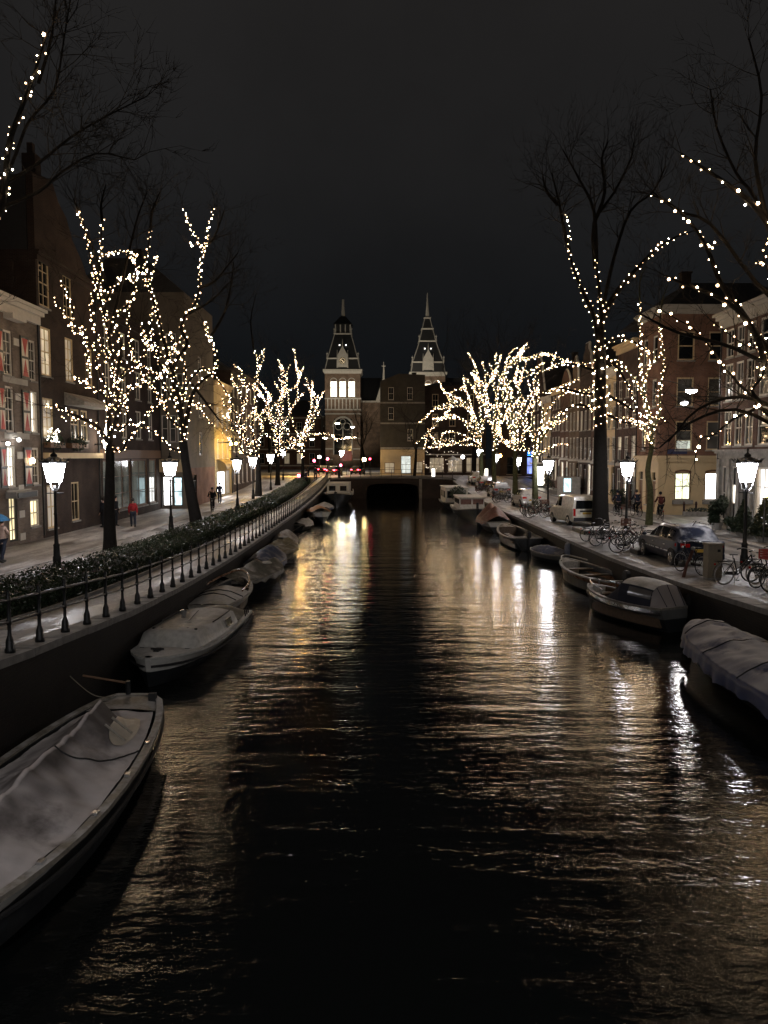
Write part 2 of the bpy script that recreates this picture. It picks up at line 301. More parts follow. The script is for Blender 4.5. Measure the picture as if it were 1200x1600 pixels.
# ---- quay walls with separate coping stones
def quay(side, label):
    X = XL if side < 0 else XR; o = side
    t = thing('quay_wall', label, 'quay wall', (X, 0, 0))
    m = MB()
    for a, b in zip(YS, YS[1:]):
        if a >= 104: break
        b = min(b, 104)
        m.add([(o * 1.0, a, -3), (0, a, -3), (0, b, -3), (o * 1.0, b, -3), (o * 1., a, zg(a) - .15), (0, a, zg(a) - .15), (0, b, zg(b) - .15), (o * 1., b, zg(b) - .15)],
              [(4, 5, 6, 7), (0, 1, 5, 4), (1, 2, 6, 5), (2, 3, 7, 6), (3, 0, 4, 7)])
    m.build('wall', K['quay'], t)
    y = 1.0; rr = random.Random(5 + side)
    while y < 96.5:
        L = 1.05 + rr.random() * .35; a = y + .008; b = min(y + L - .008, 97); h = rr.uniform(-.006, .006)
        c = MB(); wd = .5 if side < 0 else .52; pr = -side * .035
        za, zb = zg(a) + h, zg(b) + h
        c.add([(pr, a, za - .14), (o * wd, a, za - .14), (o * wd, b, zb - .14), (pr, b, zb - .14), (pr, a, za), (o * wd, a, za), (o * wd, b, zb), (pr, b, zb)], [(3, 2, 1, 0), (4, 5, 6, 7), (0, 1, 5, 4), (1, 2, 6, 5), (2, 3, 7, 6), (3, 0, 4, 7)] if side > 0 else [(0, 1, 2, 3), (7, 6, 5, 4), (4, 5, 1, 0), (5, 6, 2, 1), (6, 7, 3, 2), (7, 4, 0, 3)])
        c.build('coping_stone', K['coping'], t)
        y += L
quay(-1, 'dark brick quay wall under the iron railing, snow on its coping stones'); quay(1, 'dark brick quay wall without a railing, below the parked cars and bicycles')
m = MB(); m.box((XL - 1, 112, -3), (XR + 1, 113, 1.0)); structure('canal_end_wall', m, K['quay'])
# ---- iron railing
t = thing('canal_railing', 'black cast iron railing with ball topped posts along the canal edge', 'railing', (-6.17, 0, 0))
POST = MB().lathe([(.085, 0), (.085, .07), (.07, .09), (.062, .22), (.045, .27), (.032, .31), (.03, .47), (.044, .5), (.044, .56), (.032, .59), (.028, .82), (.043, .85), (.043, .95), (.028, .965), (.04, 1.0), (.03, 1.04), (.01, 1.07)], n=8).mesh('post', K['iron'], True)
ys = [11.6 + 1.137 * i for i in range(75)]
for y in ys: inst('post', POST, t, (0, y, zg(y)))
yy = [10.3] + ys
for z, r in ((.9, .027), (.53, .022)):
    MB().tube([(0, y, zg(y) + z) for y in yy], r, 6).build('rail', K['iron_s'], t, True)
# ---- hedge
t = thing('hedge', 'long clipped evergreen hedge with wet shining leaves between walkway and street', 'hedge')
m = MB(); hy = [8 + 1.5 * i for i in range(58)]
m.loft([[(-8.3, y, zg(y)), (-8.3, y, zg(y) + .42), (-8.5, y, zg(y) + .47), (-9.75, y, zg(y) + .47), (-9.95, y, zg(y) + .4), (-9.95, y, zg(y))] for y in hy], False, True)
m.build('stems', K['soil'], t)
m = MB(); hr = random.Random(3)
def hedge_leaf(y, s):
    q = hr.random(); wob = .07 * mnoise.noise((y * .9, q * 3, 1.7)); 
    if q < .45: x = -8.16 - .14 * hr.random() + wob * 1.5; z = .03 + .5 * hr.random()
    elif q < .85: x = -8.2 - 1.75 * hr.random(); z = .48 + .22 * hr.random() ** 2 + wob * 1.8
    else: x = -10.02 + .12 * hr.random(); z = .05 + .6 * hr.random()
    z += .05 * mnoise.noise((y * .35, x, 9))
    c = Vector((x, y, zg(y) + z)); a = Vector((hr.uniform(-1, 1), hr.uniform(-1, 1), hr.uniform(-.6, 1))).normalized(); b = a.cross(Vector((hr.uniform(-1, 1), hr.uniform(-1, 1), hr.uniform(-1, 1)))).normalized()
    l = s * hr.uniform(.7, 1.3); 
    m.add([c - a * l, c + b * l * .45, c + a * l, c - b * l * .45], [(0, 1, 2, 3)])
for i in range(30000): hedge_leaf(8 + 30 * hr.random() ** .9, .045)
for i in range(20000): hedge_leaf(38 + 56 * hr.random(), .065)
m.build('leaves', K['leaf'], t, kind='stuff')
# ---- far bridge
t = thing('canal_bridge', 'low brick arch bridge closing the far end of the canal', 'bridge', (0, 97, 0))
def bz(x): return 1.27 + .22 * (1 - ((x - 1.8) / 7.8) ** 2)
def arch(x):
    u = (x - 1.9) / 3.35
    return -.15 + .85 * math.sqrt(max(0, 1 - u ** 4)) if abs(u) < 1 else -3
m = MB(); xs = [-6 + 15.55 * i / 60 for i in range(61)]
for a, b in zip(xs, xs[1:]):
    m.add([(a, 0, arch(a)), (b, 0, arch(b)), (b, 7, arch(b)), (a, 7, arch(a)), (a, 0, bz(a) - .16), (b, 0, bz(b) - .16), (b, 7, bz(b) - .16), (a, 7, bz(a) - .16)], [(0, 1, 5, 4), (3, 2, 1, 0), (4, 5, 6, 7), (2, 3, 7, 6)])
m.build('arch_wall', brick('sooty_bridge_brick', (.028, .017, .013), (.02, .013, .011), (.03, .027, .024)), t)
m = MB(); m.loft([[(x, -.08, bz(x) - .15), (x, -.08, bz(x)), (x, 7.05, bz(x)), (x, 7.05, bz(x) - .15)] for x in xs], True, True); m.build('deck', plain('sooty_stone', (.09, .085, .08), .9, 0, .3, 3, .3), t)
m = MB(); m.box((5.25, -.06, -2.5), (5.6, .0, 1.25)); m.build('pilaster', plain('weathered_stone', (.14, .13, .115), .9, 0, .3, 3, .3), t)
t2 = thing('bridge_railing', 'thin dark iron railing on the far arch bridge', 'railing', (0, 97.15, 0))
pm = MB().tube([(0, 0, 0), (0, 0, 1.0)], .035, 6).mesh('post', K['iron'])
for i in range(13): x = -6 + 1.29 * i; inst('post', pm, t2, (x, 0, bz(x)))
for z in (.5, .98): MB().tube([(x, 0, bz(x) + z) for x in xs[::3]], .022, 5).build('rail', K['iron'], t2)
# ---- the bridge the picture is taken from (its front edge is below the frame)
t = thing('near_bridge', 'stone bridge deck that the view is taken from', 'bridge', (0, -.7, 0))
MB().box((XL - 1, -11, 1.9), (XR + 1, 0, 2.25)).build('deck', K['stone'], t)
MB().box((XL - .99, -10.5, -3), (XL + .4, -.4, 1.9)).build('abutment', K['quay'], t); MB().box((XR - .4, -10.5, -3), (XR + .99, -.4, 1.9)).build('abutment', K['quay'], t)
# ---- crown lanterns
def make_lamp(label, group):
    t = thing('street_lamp', label, 'street lamp', group=group)
    MB().lathe([(.15, 0), (.15, .35), (.125, .4), (.11, .75), (.125, .8), (.08, .86), (.066, 1.3), (.058, 1.9), (.075, 1.95), (.058, 2.0), (.045, 2.75), (.07, 2.8), (.05, 2.86), (.045, 3.0)], n=10).build('pole', K['iron'], t, True)
    MB().tube([(-.3, 0, 2.72), (.3, 0, 2.72)], .02, 6).build('ladder_bar', K['iron'], t)
    m = MB()
    for k in range(4):
        a = PI / 4 + k * PI / 2; m.tube([(.05 * math.cos(a), .05 * math.sin(a), 2.78), (.17 * math.cos(a), .17 * math.sin(a), 2.9), (.2 * math.cos(a), .2 * math.sin(a), 3.02), (.24 * math.cos(a), .24 * math.sin(a), 3.12)], .016, 5)
    m.build('bracket', K['chrome'], t)
    fr = MB(); rb, rt, zb, zt = .25, .40, 3.12, 3.82
    for k in range(6):
        a, b = k * PI / 3, (k + 1) * PI / 3
        A = [(r * math.cos(q), r * math.sin(q), z) for r, z in ((rb, zb), (rt, zt)) for q in (a, b)]
        fr.tube([A[0], A[2]], .013, 4); fr.tube([A[0], A[1]], .016, 4); fr.tube([A[2], A[3]], .018, 4)
        c = [tuple(x * .985 for x in p[:2]) + (p[2],) for p in A]
        MB().quad(c[0], c[1], c[3], c[2]).build('lantern_pane', K['lamp'], t)
    fr.build('lantern_frame', K['iron'], t)
    c = MB().lathe([(.46, 3.83), (.5, 3.86), (.5, 3.9), (.4, 3.94), (.22, 4.02), (.1, 4.06)], n=12).build('crown', K['iron_s'], t)
    s = MB()
    for k in range(12):
        a = k * PI / 6; d = Vector((math.cos(a), math.sin(a), 0)); n = Vector((-d.y, d.x, 0))
        s.add([d * .48 - n * .05 + Vector((0, 0, 3.88)), d * .48 + n * .05 + Vector((0, 0, 3.88)), d * .6 + Vector((0, 0, 4.03)), d * .45 + Vector((0, 0, 3.9))], [(0, 1, 2), (1, 3, 2), (3, 0, 2), (0, 3, 1)])
    s.build('crown_point', K['iron'], c, kind='stuff')
    MB().lathe([(.1, 4.05), (.13, 4.1), (.11, 4.16), (.04, 4.2), (.03, 4.28), (.05, 4.31), (.015, 4.4)], n=8).build('finial', K['iron'], t, True)
    return t
# two hung lamps over the near bridge, behind the camera, are added to light the boats
LL = [(-11.9, 28.4, 'black crown lantern beside the house with red and white shutters'), (-11.5, 42.7, 'lit crown lantern at the foot of the leaning tree, before the shop windows'),
      (-10.95, 60., 'crown lantern before the white lit kiosk front'), (-11.6, 71.6, 'crown lantern just behind the first of the far lit trees by the hedge'), (-11.6, 83.5, 'crown lantern between the far lit trees beside the hedge'), (-11.9, 97., 'farthest crown lantern on the hedge side, by the bridge'),
      (13.75, 28.5, 'large crown lantern beside the dark estate car, in front of the grey fronted house'), (13.35, 41., 'crown lantern between the thick dark trunk and the thin mossy trunk'), (12.75, 57.3, 'crown lantern behind the white van and the parked bicycles'),
      (12.9, 71, 'crown lantern behind the silver hatchback'), (12.9, 84, 'crown lantern beside the dark parked hatchback under the lit trees'), (12.9, 97, 'farthest crown lantern under the wide lit trees'),
      (-6.9, -3.2, 'crown lantern on the near bridge at the railing side'), (10.4, -3.2, 'crown lantern on the near bridge at the car side')]
L0 = make_lamp(LL[0][2], 'crown lanterns along the canal'); L0.location = (LL[0][0], LL[0][1], zg(LL[0][1])); L0.rotation_euler.z = .3
for i, (x, y, lb) in enumerate(LL[1:]): copy_tree(L0, None, (x, y, zg(y)), .3 + i * .35, lb)

def hang(label, pos, a, b, r=.26, s=16, col=(1, .96, .93), grp='lamps hung on cables over the street'):
    t = thing('hanging_lamp', label, 'street lamp', pos, 0, grp); p = Vector(pos)
    MB().lathe([(.06, .2), (r * .8, .1), (r, .02)], n=12).build('hood', K['chrome'], t, True); MB().lathe([(r * .98, .015), (r * .9, -.08), (r * .5, -.16), (.03, -.19)], n=12).build('glass', glow('hanging_lamp_glass%d' % int(abs(pos[0] * 100 + pos[1])), col, s), t, True)
    MB().tube([Vector(a) - p, (0, 0, .22), Vector(b) - p], .012, 4).build('cable', K['wire'], t)
hang('unseen lamp added over the near bridge on the railing side to light the boats', (-3.5, -5, 9.2), (-7.5, -5, 10), (2, -5, 9.8), .3, 340); hang('unseen lamp added over the near bridge on the car side to light the boats', (7.5, -5, 9.2), (11.5, -5, 10), (2, -5, 9.8), .3, 340)  # both added out of view to brighten the nearest moored boats
# ================================================================== HOUSES
def TL(n_dir):
    return lambda u, w, n: (n_dir * n, u, w)
def TF(u, w, n): return (u, -n, w)
K['curtain'] = glow('backlit_curtain', (1., .72, .42), .22, .6, 4.)
def wall_open(mb, T, u0, u1, w0, w1, wins, depth=.14):
    us = sorted({u0, u1, *[q for a in wins for q in (a[0], a[0] + a[2])]}); ws = sorted({w0, w1, *[q for a in wins for q in (a[1], a[1] + a[3])]})
    us = [u for u in us if u0 - 1e-6 <= u <= u1 + 1e-6]; ws = [v for v in ws if w0 - 1e-6 <= v <= w1 + 1e-6]
    for a, b in zip(us, us[1:]):
        for c, d in zip(ws, ws[1:]):
            mu, mw = (a + b) / 2, (c + d) / 2
            if any(q[0] < mu < q[0] + q[2] and q[1] < mw < q[1] + q[3] for q in wins): continue
            mb.quad(T(a, c, 0), T(b, c, 0), T(b, d, 0), T(a, d, 0))
    for q in wins:
        a, c, b, d = q[0], q[1], q[0] + q[2], q[1] + q[3]
        for (p, r) in (((a, c), (b, c)), ((b, c), (b, d)), ((b, d), (a, d)), ((a, d), (a, c))):
            mb.quad(T(p[0], p[1], 0), T(r[0], r[1], 0), T(r[0], r[1], -depth - .1), T(p[0], p[1], -depth - .1))
def window(root, T, q, pane, frame=None, nx=2, ny=2, fw=.09, depth=.1, sill=True, each=False, mid=True, name='window'):
    u0, w0, uw, wh = q[:4]; frame = frame or K['white']; m = MB()
    m.box((u0, w0, -depth), (u0 + fw, w0 + wh, -depth + .06), T); m.box((u0 + uw - fw, w0, -depth), (u0 + uw, w0 + wh, -depth + .06), T)
    m.box((u0 + fw, w0, -depth), (u0 + uw - fw, w0 + fw, -depth + .06), T); m.box((u0 + fw, w0 + wh - fw, -depth), (u0 + uw - fw, w0 + wh, -depth + .06), T)
    for i in range(1, nx):
        x = u0 + uw * i / nx; m.box((x - .018, w0 + fw, -depth), (x + .018, w0 + wh - fw, -depth + .035), T)
    for j in range(1, ny):
        z = w0 + wh * j / ny; k = .03 if (mid and j == ny // 2) else .018; m.box((u0 + fw, z - k, -depth), (u0 + uw - fw, z + k, -depth + .045), T)
    o = m.build(name, frame, root)
    pl = pane if isinstance(pane, list) else [pane]
    iu, iv = uw - 2 * fw, wh - 2 * fw
    NX, NY = (nx, ny) if each else (1, max(1, len(pl)))
    for j in range(NY):
        for i in range(NX):
            a = u0 + fw + iu * i / NX; b = u0 + fw + iu * (i + 1) / NX; c = w0 + fw + iv * j / NY; d = w0 + fw + iv * (j + 1) / NY
            pm = pl[min(len(pl) - 1, j * len(pl) // NY)]
            MB().quad(T(a, c, -depth - .01), T(b, c, -depth - .01), T(b, d, -depth - .01), T(a, d, -depth - .01)).build('pane', pm, o)
    if pl[0].name.startswith(('lit_window', 'white_room', 'dim_yellow')):   # half drawn curtains and a valance
        rr = random.Random(int(u0 * 977 + w0 * 131)); iw = iu
        for k in (0, 1):
            cw = iw * rr.uniform(.12, .34); a = u0 + fw if k == 0 else u0 + uw - fw - cw; nn = 8
            MB().loft([[T(a + cw * i / nn, z_, -depth - .006 + .004 * (i % 2)) for z_ in (w0 + fw, w0 + wh - fw)] for i in range(nn + 1)], False).build('curtain', K['curtain'], o)
    if sill: MB().box((u0 - .06, w0 - .09, -depth), (u0 + uw + .06, w0 - .003, .07), T).build('sill', K['stone'], o)
    return o
def door(root, T, q, mat, lit=None):
    u0, w0, uw, wh = q[:4]; m = MB(); n = -.1
    m.box((u0, w0, n - .05), (u0 + uw, w0 + wh * .78, n), T)
    for c, d in ((.08, .36), (.42, .72)): m.box((u0 + .14, w0 + wh * c, n), (u0 + uw - .14, w0 + wh * d, n + .02), T)
    o = m.build('door', mat, root)
    MB().box((u0 + .05, w0 + wh * .8, n - .03), (u0 + uw - .05, w0 + wh, n - .01), T).build('fanlight', lit or K['pane'], o)
    MB().box((u0, w0 + wh * .78, n - .05), (u0 + uw, w0 + wh * .8, n + .03), T).build('transom', K['white'], o)
    MB().box((u0 + uw - .14, w0 + wh * .38, n), (u0 + uw - .1, w0 + wh * .42, n + .06), T).build('handle', K['chrome'], o)
    return o
def cornice(root, T, u0, u1, w, mat, h=.5, out=.4, name='cornice'):
    m = MB()
    m.box((u0, w - h, .003), (u1, w - h * .45, out * .35), T); m.box((u0 - .03, w - h * .45, .003), (u1 + .03, w - h * .2, out * .7), T); m.box((u0 - .06, w - h * .2, .003), (u1 + .06, w, out), T)
    if name == 'cornice': MB().tube([T(u1 - .14, w - h, .1), T(u1 - .14, .1, .1)], .05, 6).build('drainpipe', K['iron'], root, True)
    return m.build(name, mat, root)
def body(root, T, u0, u1, H, D, mat, z0=-.5):
    m = MB()
    m.quad(T(u0, z0, 0), T(u0, z0, -D), T(u0, H, -D), T(u0, H, 0)); m.quad(T(u1, z0, 0), T(u1, z0, -D), T(u1, H, -D), T(u1, H, 0)); m.quad(T(u0, z0, -D), T(u1, z0, -D), T(u1, H, -D), T(u0, H, -D))
    m.build('side_wall', mat, root)
def roof(root, T, u0, u1, H, D, kind, h, mat=None):
    mat = mat or K['tile']; m = MB(); e = .02
    if kind == 'flat': m.quad(T(u0, H - .02, 0), T(u1, H - .02, 0), T(u1, H - .02, -D), T(u0, H - .02, -D))
    elif kind == 'ridge':   # ridge runs along the street
        m.loft([[T(u, H, 0), T(u, H + h, -D * .42), T(u, H + h, -D * .58), T(u, H, -D)] for u in (u0, u1)], True, True)
    elif kind == 'hip':
        c = min(D, u1 - u0) * .3
        m.loft([[T(u0, H, 0), T(u1, H, 0), T(u1, H, -D), T(u0, H, -D)], [T(u0 + c, H + h, -c), T(u1 - c, H + h, -c), T(u1 - c, H + h, -D + c), T(u0 + c, H + h, -D + c)]], True, True)
    else:                   # ridge runs away from the street behind a gable
        um = (u0 + u1) / 2
        m.loft([[T(u0, H, n), T(um, H + h, n), T(u1, H, n)] for n in (-.3, -D)], True, True)
    o = m.build('roof', mat, root)
    rr = random.Random(int(H * 100)); u = u0 + (u1 - u0) * rr.uniform(.15, .85)
    c = MB(); c.box((u - .35, H, -D * .5 - .3), (u + .35, H + h + 1.1, -D * .5 + .3), T); c.box((u - .42, H + h + 1.1, -D * .5 - .37), (u + .42, H + h + 1.22, -D * .5 + .37), T)
    c.build('chimney', K['b_dark'], o)
    return o
def gable(root, T, pts, mat, trim):
    m = MB(); n = len(pts)
    m.add([T(u, w, .0) for u, w in pts] + [T(u, w, -.35) for u, w in pts], [tuple(range(n)), tuple(range(n, 2 * n))[::-1]] + [(i, (i + 1) % n, n + (i + 1) % n, n + i) for i in range(n)])
    g = m.build('gable', mat, root)
    MB().tube([T(u, w + .04, -.15) for u, w in pts[1:-1]], .13, 4).build('coping', trim, g)
    return g
def grid_wins(cols, rows): return [(c0, r0, cw, rh) for (r0, rh) in rows for (c0, cw) in cols]

K['shut_w'] = plain('shutter_cream_paint', (.66, .6, .5), .5, 0, .1, 6, .05)
# ---- A: house with red and white shutters (left edge)
T = TL(1)
h = thing('shutter_house', 'grey brick house with red and white hourglass shutters and pale cornice', 'house', (FL, 30, 0))
wa = [(1.2, 7.95, .9, 2.05), (1.2, 5.35, .9, 2.1), (1.2, 2.75, .9, 1.9), (3.55, 7.95, .9, 2.05), (3.55, 5.35, .9, 2.1), (3.55, 2.75, .9, 1.9),
      (6.1, 7.95, .85, 2.1), (6.1, 5.3, .85, 2.15), (6.1, 2.7, .85, 1.95), (6.1, .12, .85, 2.2), (8.3, .65, 1.0, 1.35), (8.75, 7.95, .72, 2.0), (8.75, 5.35, .72, 2.05), (8.75, 2.75, .72, 1.85), (2.2, .5, 1.3, 1.6)]
m = MB(); wall_open(m, T, 0, 9.72, -.4, 11.2, wa); m.build('wall', K['b_grey'], h); body(h, T, 0, 9.72, 11.2, 9, K['b_dark'])
for i, q in enumerate(wa):
    if i == 9: 
        o = window(h, T, q, [K['lit']], K['dark'], 2, 4, .1, .1, False, True, name='glazed_door'); MB().box((q[0] + .1, q[1] + 1.0, -.05), (q[0] + .14, q[1] + 1.12, .0), T).build('handle', K['chrome'], o)
    elif i == 10: window(h, T, q, [K['lit']], K['white'], 2, 2, .08, .08, True, True)
    elif i == 8: window(h, T, q, [K['litw']], K['white'], 2, 4, .1, .1, True, True)
    elif i == 12: window(h, T, q, [K['litw']], K['white'], 2, 3, .07, .08, True, True)
    else: window(h, T, q, [K['pane'], K['pane2']] if i in (6,) else [K['pane']], K['white'], 2, 4, .1, .1, True, i in (6, 7))
cornice(h, T, -.05, 9.75, 11.55, K['white'], .75, .55)
MB().box((6.2, 10.55, .003), (7.6, 10.8, .45), T).build('lintel_hood', K['white'], h)
for u in (5.35, 7.72, 3.0, 4.6):
    for z0, z1 in ((7.95, 10.0), (5.3, 7.4), (2.7, 4.6)):
        zm = (z0 + z1) / 2; w_ = .62 if u < 7 else .82
        s = MB().box((u, z0, .03), (u + w_, z1, .075), T).build('shutter', K['dark'], h)
        for a, b, fl in ((z0 + .12, zm - .06, 1), (zm + .06, z1 - .12, 0)):
            c0, c1 = u + .09, u + w_ - .09; mid = (c0 + c1) / 2
            MB().box((c0, a, .076), (c1, b, .084), T).build('shutter_panel', K['shut_w'], s)
            tri = [(c0 + .03, a), (c1 - .03, a), (mid, b)] if fl else [(c0 + .03, b), (c1 - .03, b), (mid, a)]
            mm = MB(); mm.add([T(x, y, .085) for x, y in tri] + [T(x, y, .092) for x, y in tri], [(0, 1, 2), (3, 4, 5), (0, 1, 4, 3), (1, 2, 5, 4), (2, 0, 3, 5)]); mm.build('shutter_wedge', K['red'], s)
for u in (7.1,):
    for z in (9.45, 6.85, 4.05, 2.45, 1.2, .1, 5.0):
        MB().box((u, z, .004), (u + .55, z + .34, .035), T).build('stone_block', K['white'], h)
for z in (5.0, 7.62, 2.3): MB().box((5.9, z, .004), (8.4, z + .28, .05), T).build('lintel', K['render'], h)
MB().box((5.8, 2.2, .01), (8.1, 2.5, .5), T).build('door_canopy', K['stone'], h)
MB().box((5.95, 2.22, .503), (7.95, 2.47, .53), T).build('name_board', K['dark'], h)
wl = thing('wall_lamp', 'warm wall lamp glowing between shutters of the grey brick house', 'wall lamp', (FL + .18, 38.35, 3.95))
MB().lathe([(.05, -.14), (.1, -.1), (.11, .08), (.04, .14)], n=8).build('glass', glow('warm_lamp_glass', (1, .72, .4), 12), wl); MB().box((-.18, -.03, .1), (0.0, .03, .14)).build('bracket', K['iron'], wl)
for k, (yy_, z_) in enumerate(((35.6, 4.75), (36.7, 4.95))):
    wl = thing('spot_lamp', 'small white spot lamp on the house front, %s' % ('lower one near the left edge' if k == 0 else 'upper one above the lit doorway'), 'spot lamp', (FL + .3, yy_, z_))
    MB().ico((0, 0, 0), .1).build('glass', glow('white_spot%d' % k, (1, .97, .95), 14), wl); MB().box((-.3, -.02, .08), (0, .02, .12)).build('bracket', K['iron'], wl)
# ---- house behind with the dark high roof
h = thing('rear_house', 'tall dark house with a steep roof and chimney rising behind the shuttered house', 'house', (-20.6, 28, 0))
T = TL(1); body(h, T, 0, 16, 15.5, 9, K['b_dark']); m = MB(); wall_open(m, T, 0, 16, -.4, 15.5, [(4, 12.4, .9, 1.5), (9, 12.4, .9, 1.5)]); m.build('wall', K['b_dark'], h)
for q in ((4, 12.4, .9, 1.5), (9, 12.4, .9, 1.5)): window(h, T, q, [K['pane']])
m = MB(); m.loft([[T(0, 15.5, 0), T(0, 20, -3.5), T(0, 20, -5), T(0, 15.5, -9)], [T(14.2, 15.5, 0), T(13.2, 20, -3.5), T(13.2, 20, -5), T(14.2, 15.5, -9)], [T(17, 15.5, 0), T(16.6, 15.7, -3.5), T(16.6, 15.7, -5), T(17, 15.5, -9)]], True, True); r_ = m.build('roof', K['tile'], h)
m = MB(); m.box((12.6, 19.4, -3.2), (13.6, 21.2, -2.4), T); m.box((12.9, 21.2, -3.0), (13.25, 22.2, -2.6), T); m.build('chimney', K['b_dark'], r_)
# ---- B: tall dark house
T = TL(1); h = thing('tall_house', 'tall dark brick house with lit sash window, balcony awning and flower boxes', 'house', (FL, 39.8, 0))
wb = [(.3, 11.9, 1.25, 2.4), (.3, 8.35, 1.25, 2.5), (.3, 5.2, 1.25, 2.0), (3.4, 11.9, 1.1, 2.3), (3.4, 8.35, 1.1, 2.4), (3.9, 5.1, 1.2, 1.75), (5.4, 5.1, 1.0, 1.75), (.5, .35, 1.2, 2.3), (3.7, .5, 1.1, 2.2), (6.4, 8.4, 1., 2.2)]
m = MB(); wall_open(m, T, 0, 8.1, -.4, 14.6, wb); m.build('wall', K['b_dark'], h); body(h, T, 0, 8.1, 14.6, 10, K['b_dark'])
K['lit2'] = glow('dim_yellow_window', (1., .82, .5), .4, .75, 2.2)
for i, q in enumerate(wb):
    p = {1: [K['lit2']], 2: [K['lits']], 7: [K['lits']], 4: [K['lits']], 5: [K['pane2']], 6: [K['pane2']]}.get(i, [K['pane']])
    window(h, T, q, p, K['cream'], 2, 4 if i < 5 else 2, .09, .08, True, i in (0, 1))
MB().box((.05, 4.05, .004), (8.0, 4.35, .35), T).build('ground_floor_cornice', K['cream'], h)
m = MB(); m.loft([[T(3.1, 7.7, .003), T(3.1, 7.2, 1.1), T(3.1, 7.0, 1.1), T(3.1, 7.0, .003)], [T(7.6, 7.7, .003), T(7.6, 7.2, 1.1), T(7.6, 7.0, 1.1), T(7.6, 7.0, .003)]], True, True); m.build('awning', snowy('snowy_awning', (.3, .28, .25), up=.4), h)
cornice(h, T, 0, 8.1, 14.6, K['b_dark'], .5, .25)
gp_ = [(0, 14.6), (0, 18.3), (2.4, 18.7), (3.1, 17.9), (4.1, 17.4), (5.0, 16.3), (6.2, 15.6), (6.9, 14.9), (8.1, 14.6)]
gable(h, T, gp_, K['b_dark'], K['b_dark']); m = MB(); m.loft([[T(u, w_, n) for u, w_ in gp_] for n in (-.4, -10)], True, True); r_ = m.build('roof', K['tile'], h)
m = MB(); m.box((1.5, 18.4, -1.2), (2.2, 19.9, -.5), T); m.box((1.7, 19.9, -1.0), (2.0, 20.5, -.7), T); m.build('chimney', K['b_dark'], r_)
def leaves(mb, c, r, n, s, rr):
    for _ in range(n):
        d = Vector((rr.gauss(0, 1), rr.gauss(0, 1), rr.gauss(0, 1))).normalized() * (rr.random() ** .4)
        p = Vector(c) + Vector((d.x * r[0], d.y * r[1], d.z * r[2])); a = Vector((rr.uniform(-1, 1), rr.uniform(-1, 1), rr.uniform(-1, 1))).normalized(); b = a.orthogonal().normalized(); l = s * rr.uniform(.6, 1.3)
        mb.add([p - a * l, p + b * l * .4, p + a * l, p - b * l * .4], [(0, 1, 2, 3)])
K['leaf2'] = plain('dark_shrub_leaf', (.012, .024, .009), .65, 0, .5, 4, 0)
for k, (u, w_) in enumerate(((.2, 1.9), (3.0, 2.4))):
    f = thing('flower_box', 'window box of dark trailing plants %s' % ('beside the lit shuttered corner, above the tall lantern' if k == 0 else 'under the pale window pair of the tall dark house'), 'flower box', (FL + .05, 39.8 + u, 4.62))
    MB().box((0, 0, 0), (.35, w_, .28)).build('box', K['wood'], f)
    m = MB(); leaves(m, (.2, w_ / 2, .3), (.3, w_ / 2 + .1, .45), 420, .09, random.Random(k)); m.build('leaves', K['leaf2'], f, kind='stuff')
    if k == 0:
        m = MB(); rr_ = random.Random(4)
        for _ in range(40): m.ico((rr_.uniform(.1, .5), rr_.uniform(.1, 1.0), rr_.uniform(.3, 1.0)), .035)
        m.build('fairy_light', glow('white_fairy_light', (1, .9, .72), 5), f, kind='stuff')
wl = thing('wall_lantern', 'tall bright white wall lantern at the corner of the tall dark house', 'wall lamp', (FL + .75, 47.3, 4.55))
MB().lathe([(.05, 0), (.17, .12), (.22, .5), (.18, 1.0), (.07, 1.35), (.02, 1.6)], n=8).build('glass', glow('wall_lantern_glass', (1, .9, .75), 12), wl, True); MB().box((-.75, -.03, .3), (0, .03, .38)).build('bracket', K['iron'], wl)
# ---- C: shop house
h = thing('shop_house', 'dark brick house with a wide dim shop front at street level', 'house', (FL, 48, 0))
wc = grid_wins([(1.2, 1.1), (4.4, 1.1), (7.4, 1.3), (10.4, 1.1)], [(5.4, 2.0), (8.2, 2.0), (10.8, 1.7)]); sc = [(.6, .55, 1.8, 3.4), (2.75, .55, 3.3, 3.4), (6.3, .55, 3.6, 3.4), (10.4, .55, 1.9, 3.4)]
m = MB(); wall_open(m, T, 0, 13.4, -.4, 13.2, wc + sc); m.build('wall', K['b_dark'], h); body(h, T, 0, 13.4, 13.2, 10, K['b_dark'])
for i, q in enumerate(wc): window(h, T, q, [K['pane2'] if i % 3 == 0 else K['pane']], K['white'], 2, 2)
shopg = glow('dim_shop_interior', (.75, .8, .7), .05, .8, .8); shopg.node_tree.nodes['Principled BSDF'].inputs['Roughness'].default_value = .08; shopg.node_tree.nodes['Principled BSDF'].inputs['Base Color'].default_value = (.02, .02, .02, 1)
for q in sc: window(h, T, q, [shopg], K['wood'], 2 if q[2] > 2 else 1, 3, .12, .1, True, True, False, 'shop_window')
MB().box((.2, 4.0, .004), (13.2, 4.6, .12), T).build('shop_fascia', K['wood'], h)
cornice(h, T, 0, 13.4, 13.5, K['b_dark'], .5, .35); roof(h, T, 0, 13.4, 13.2, 10, 'ridge', 3.0)
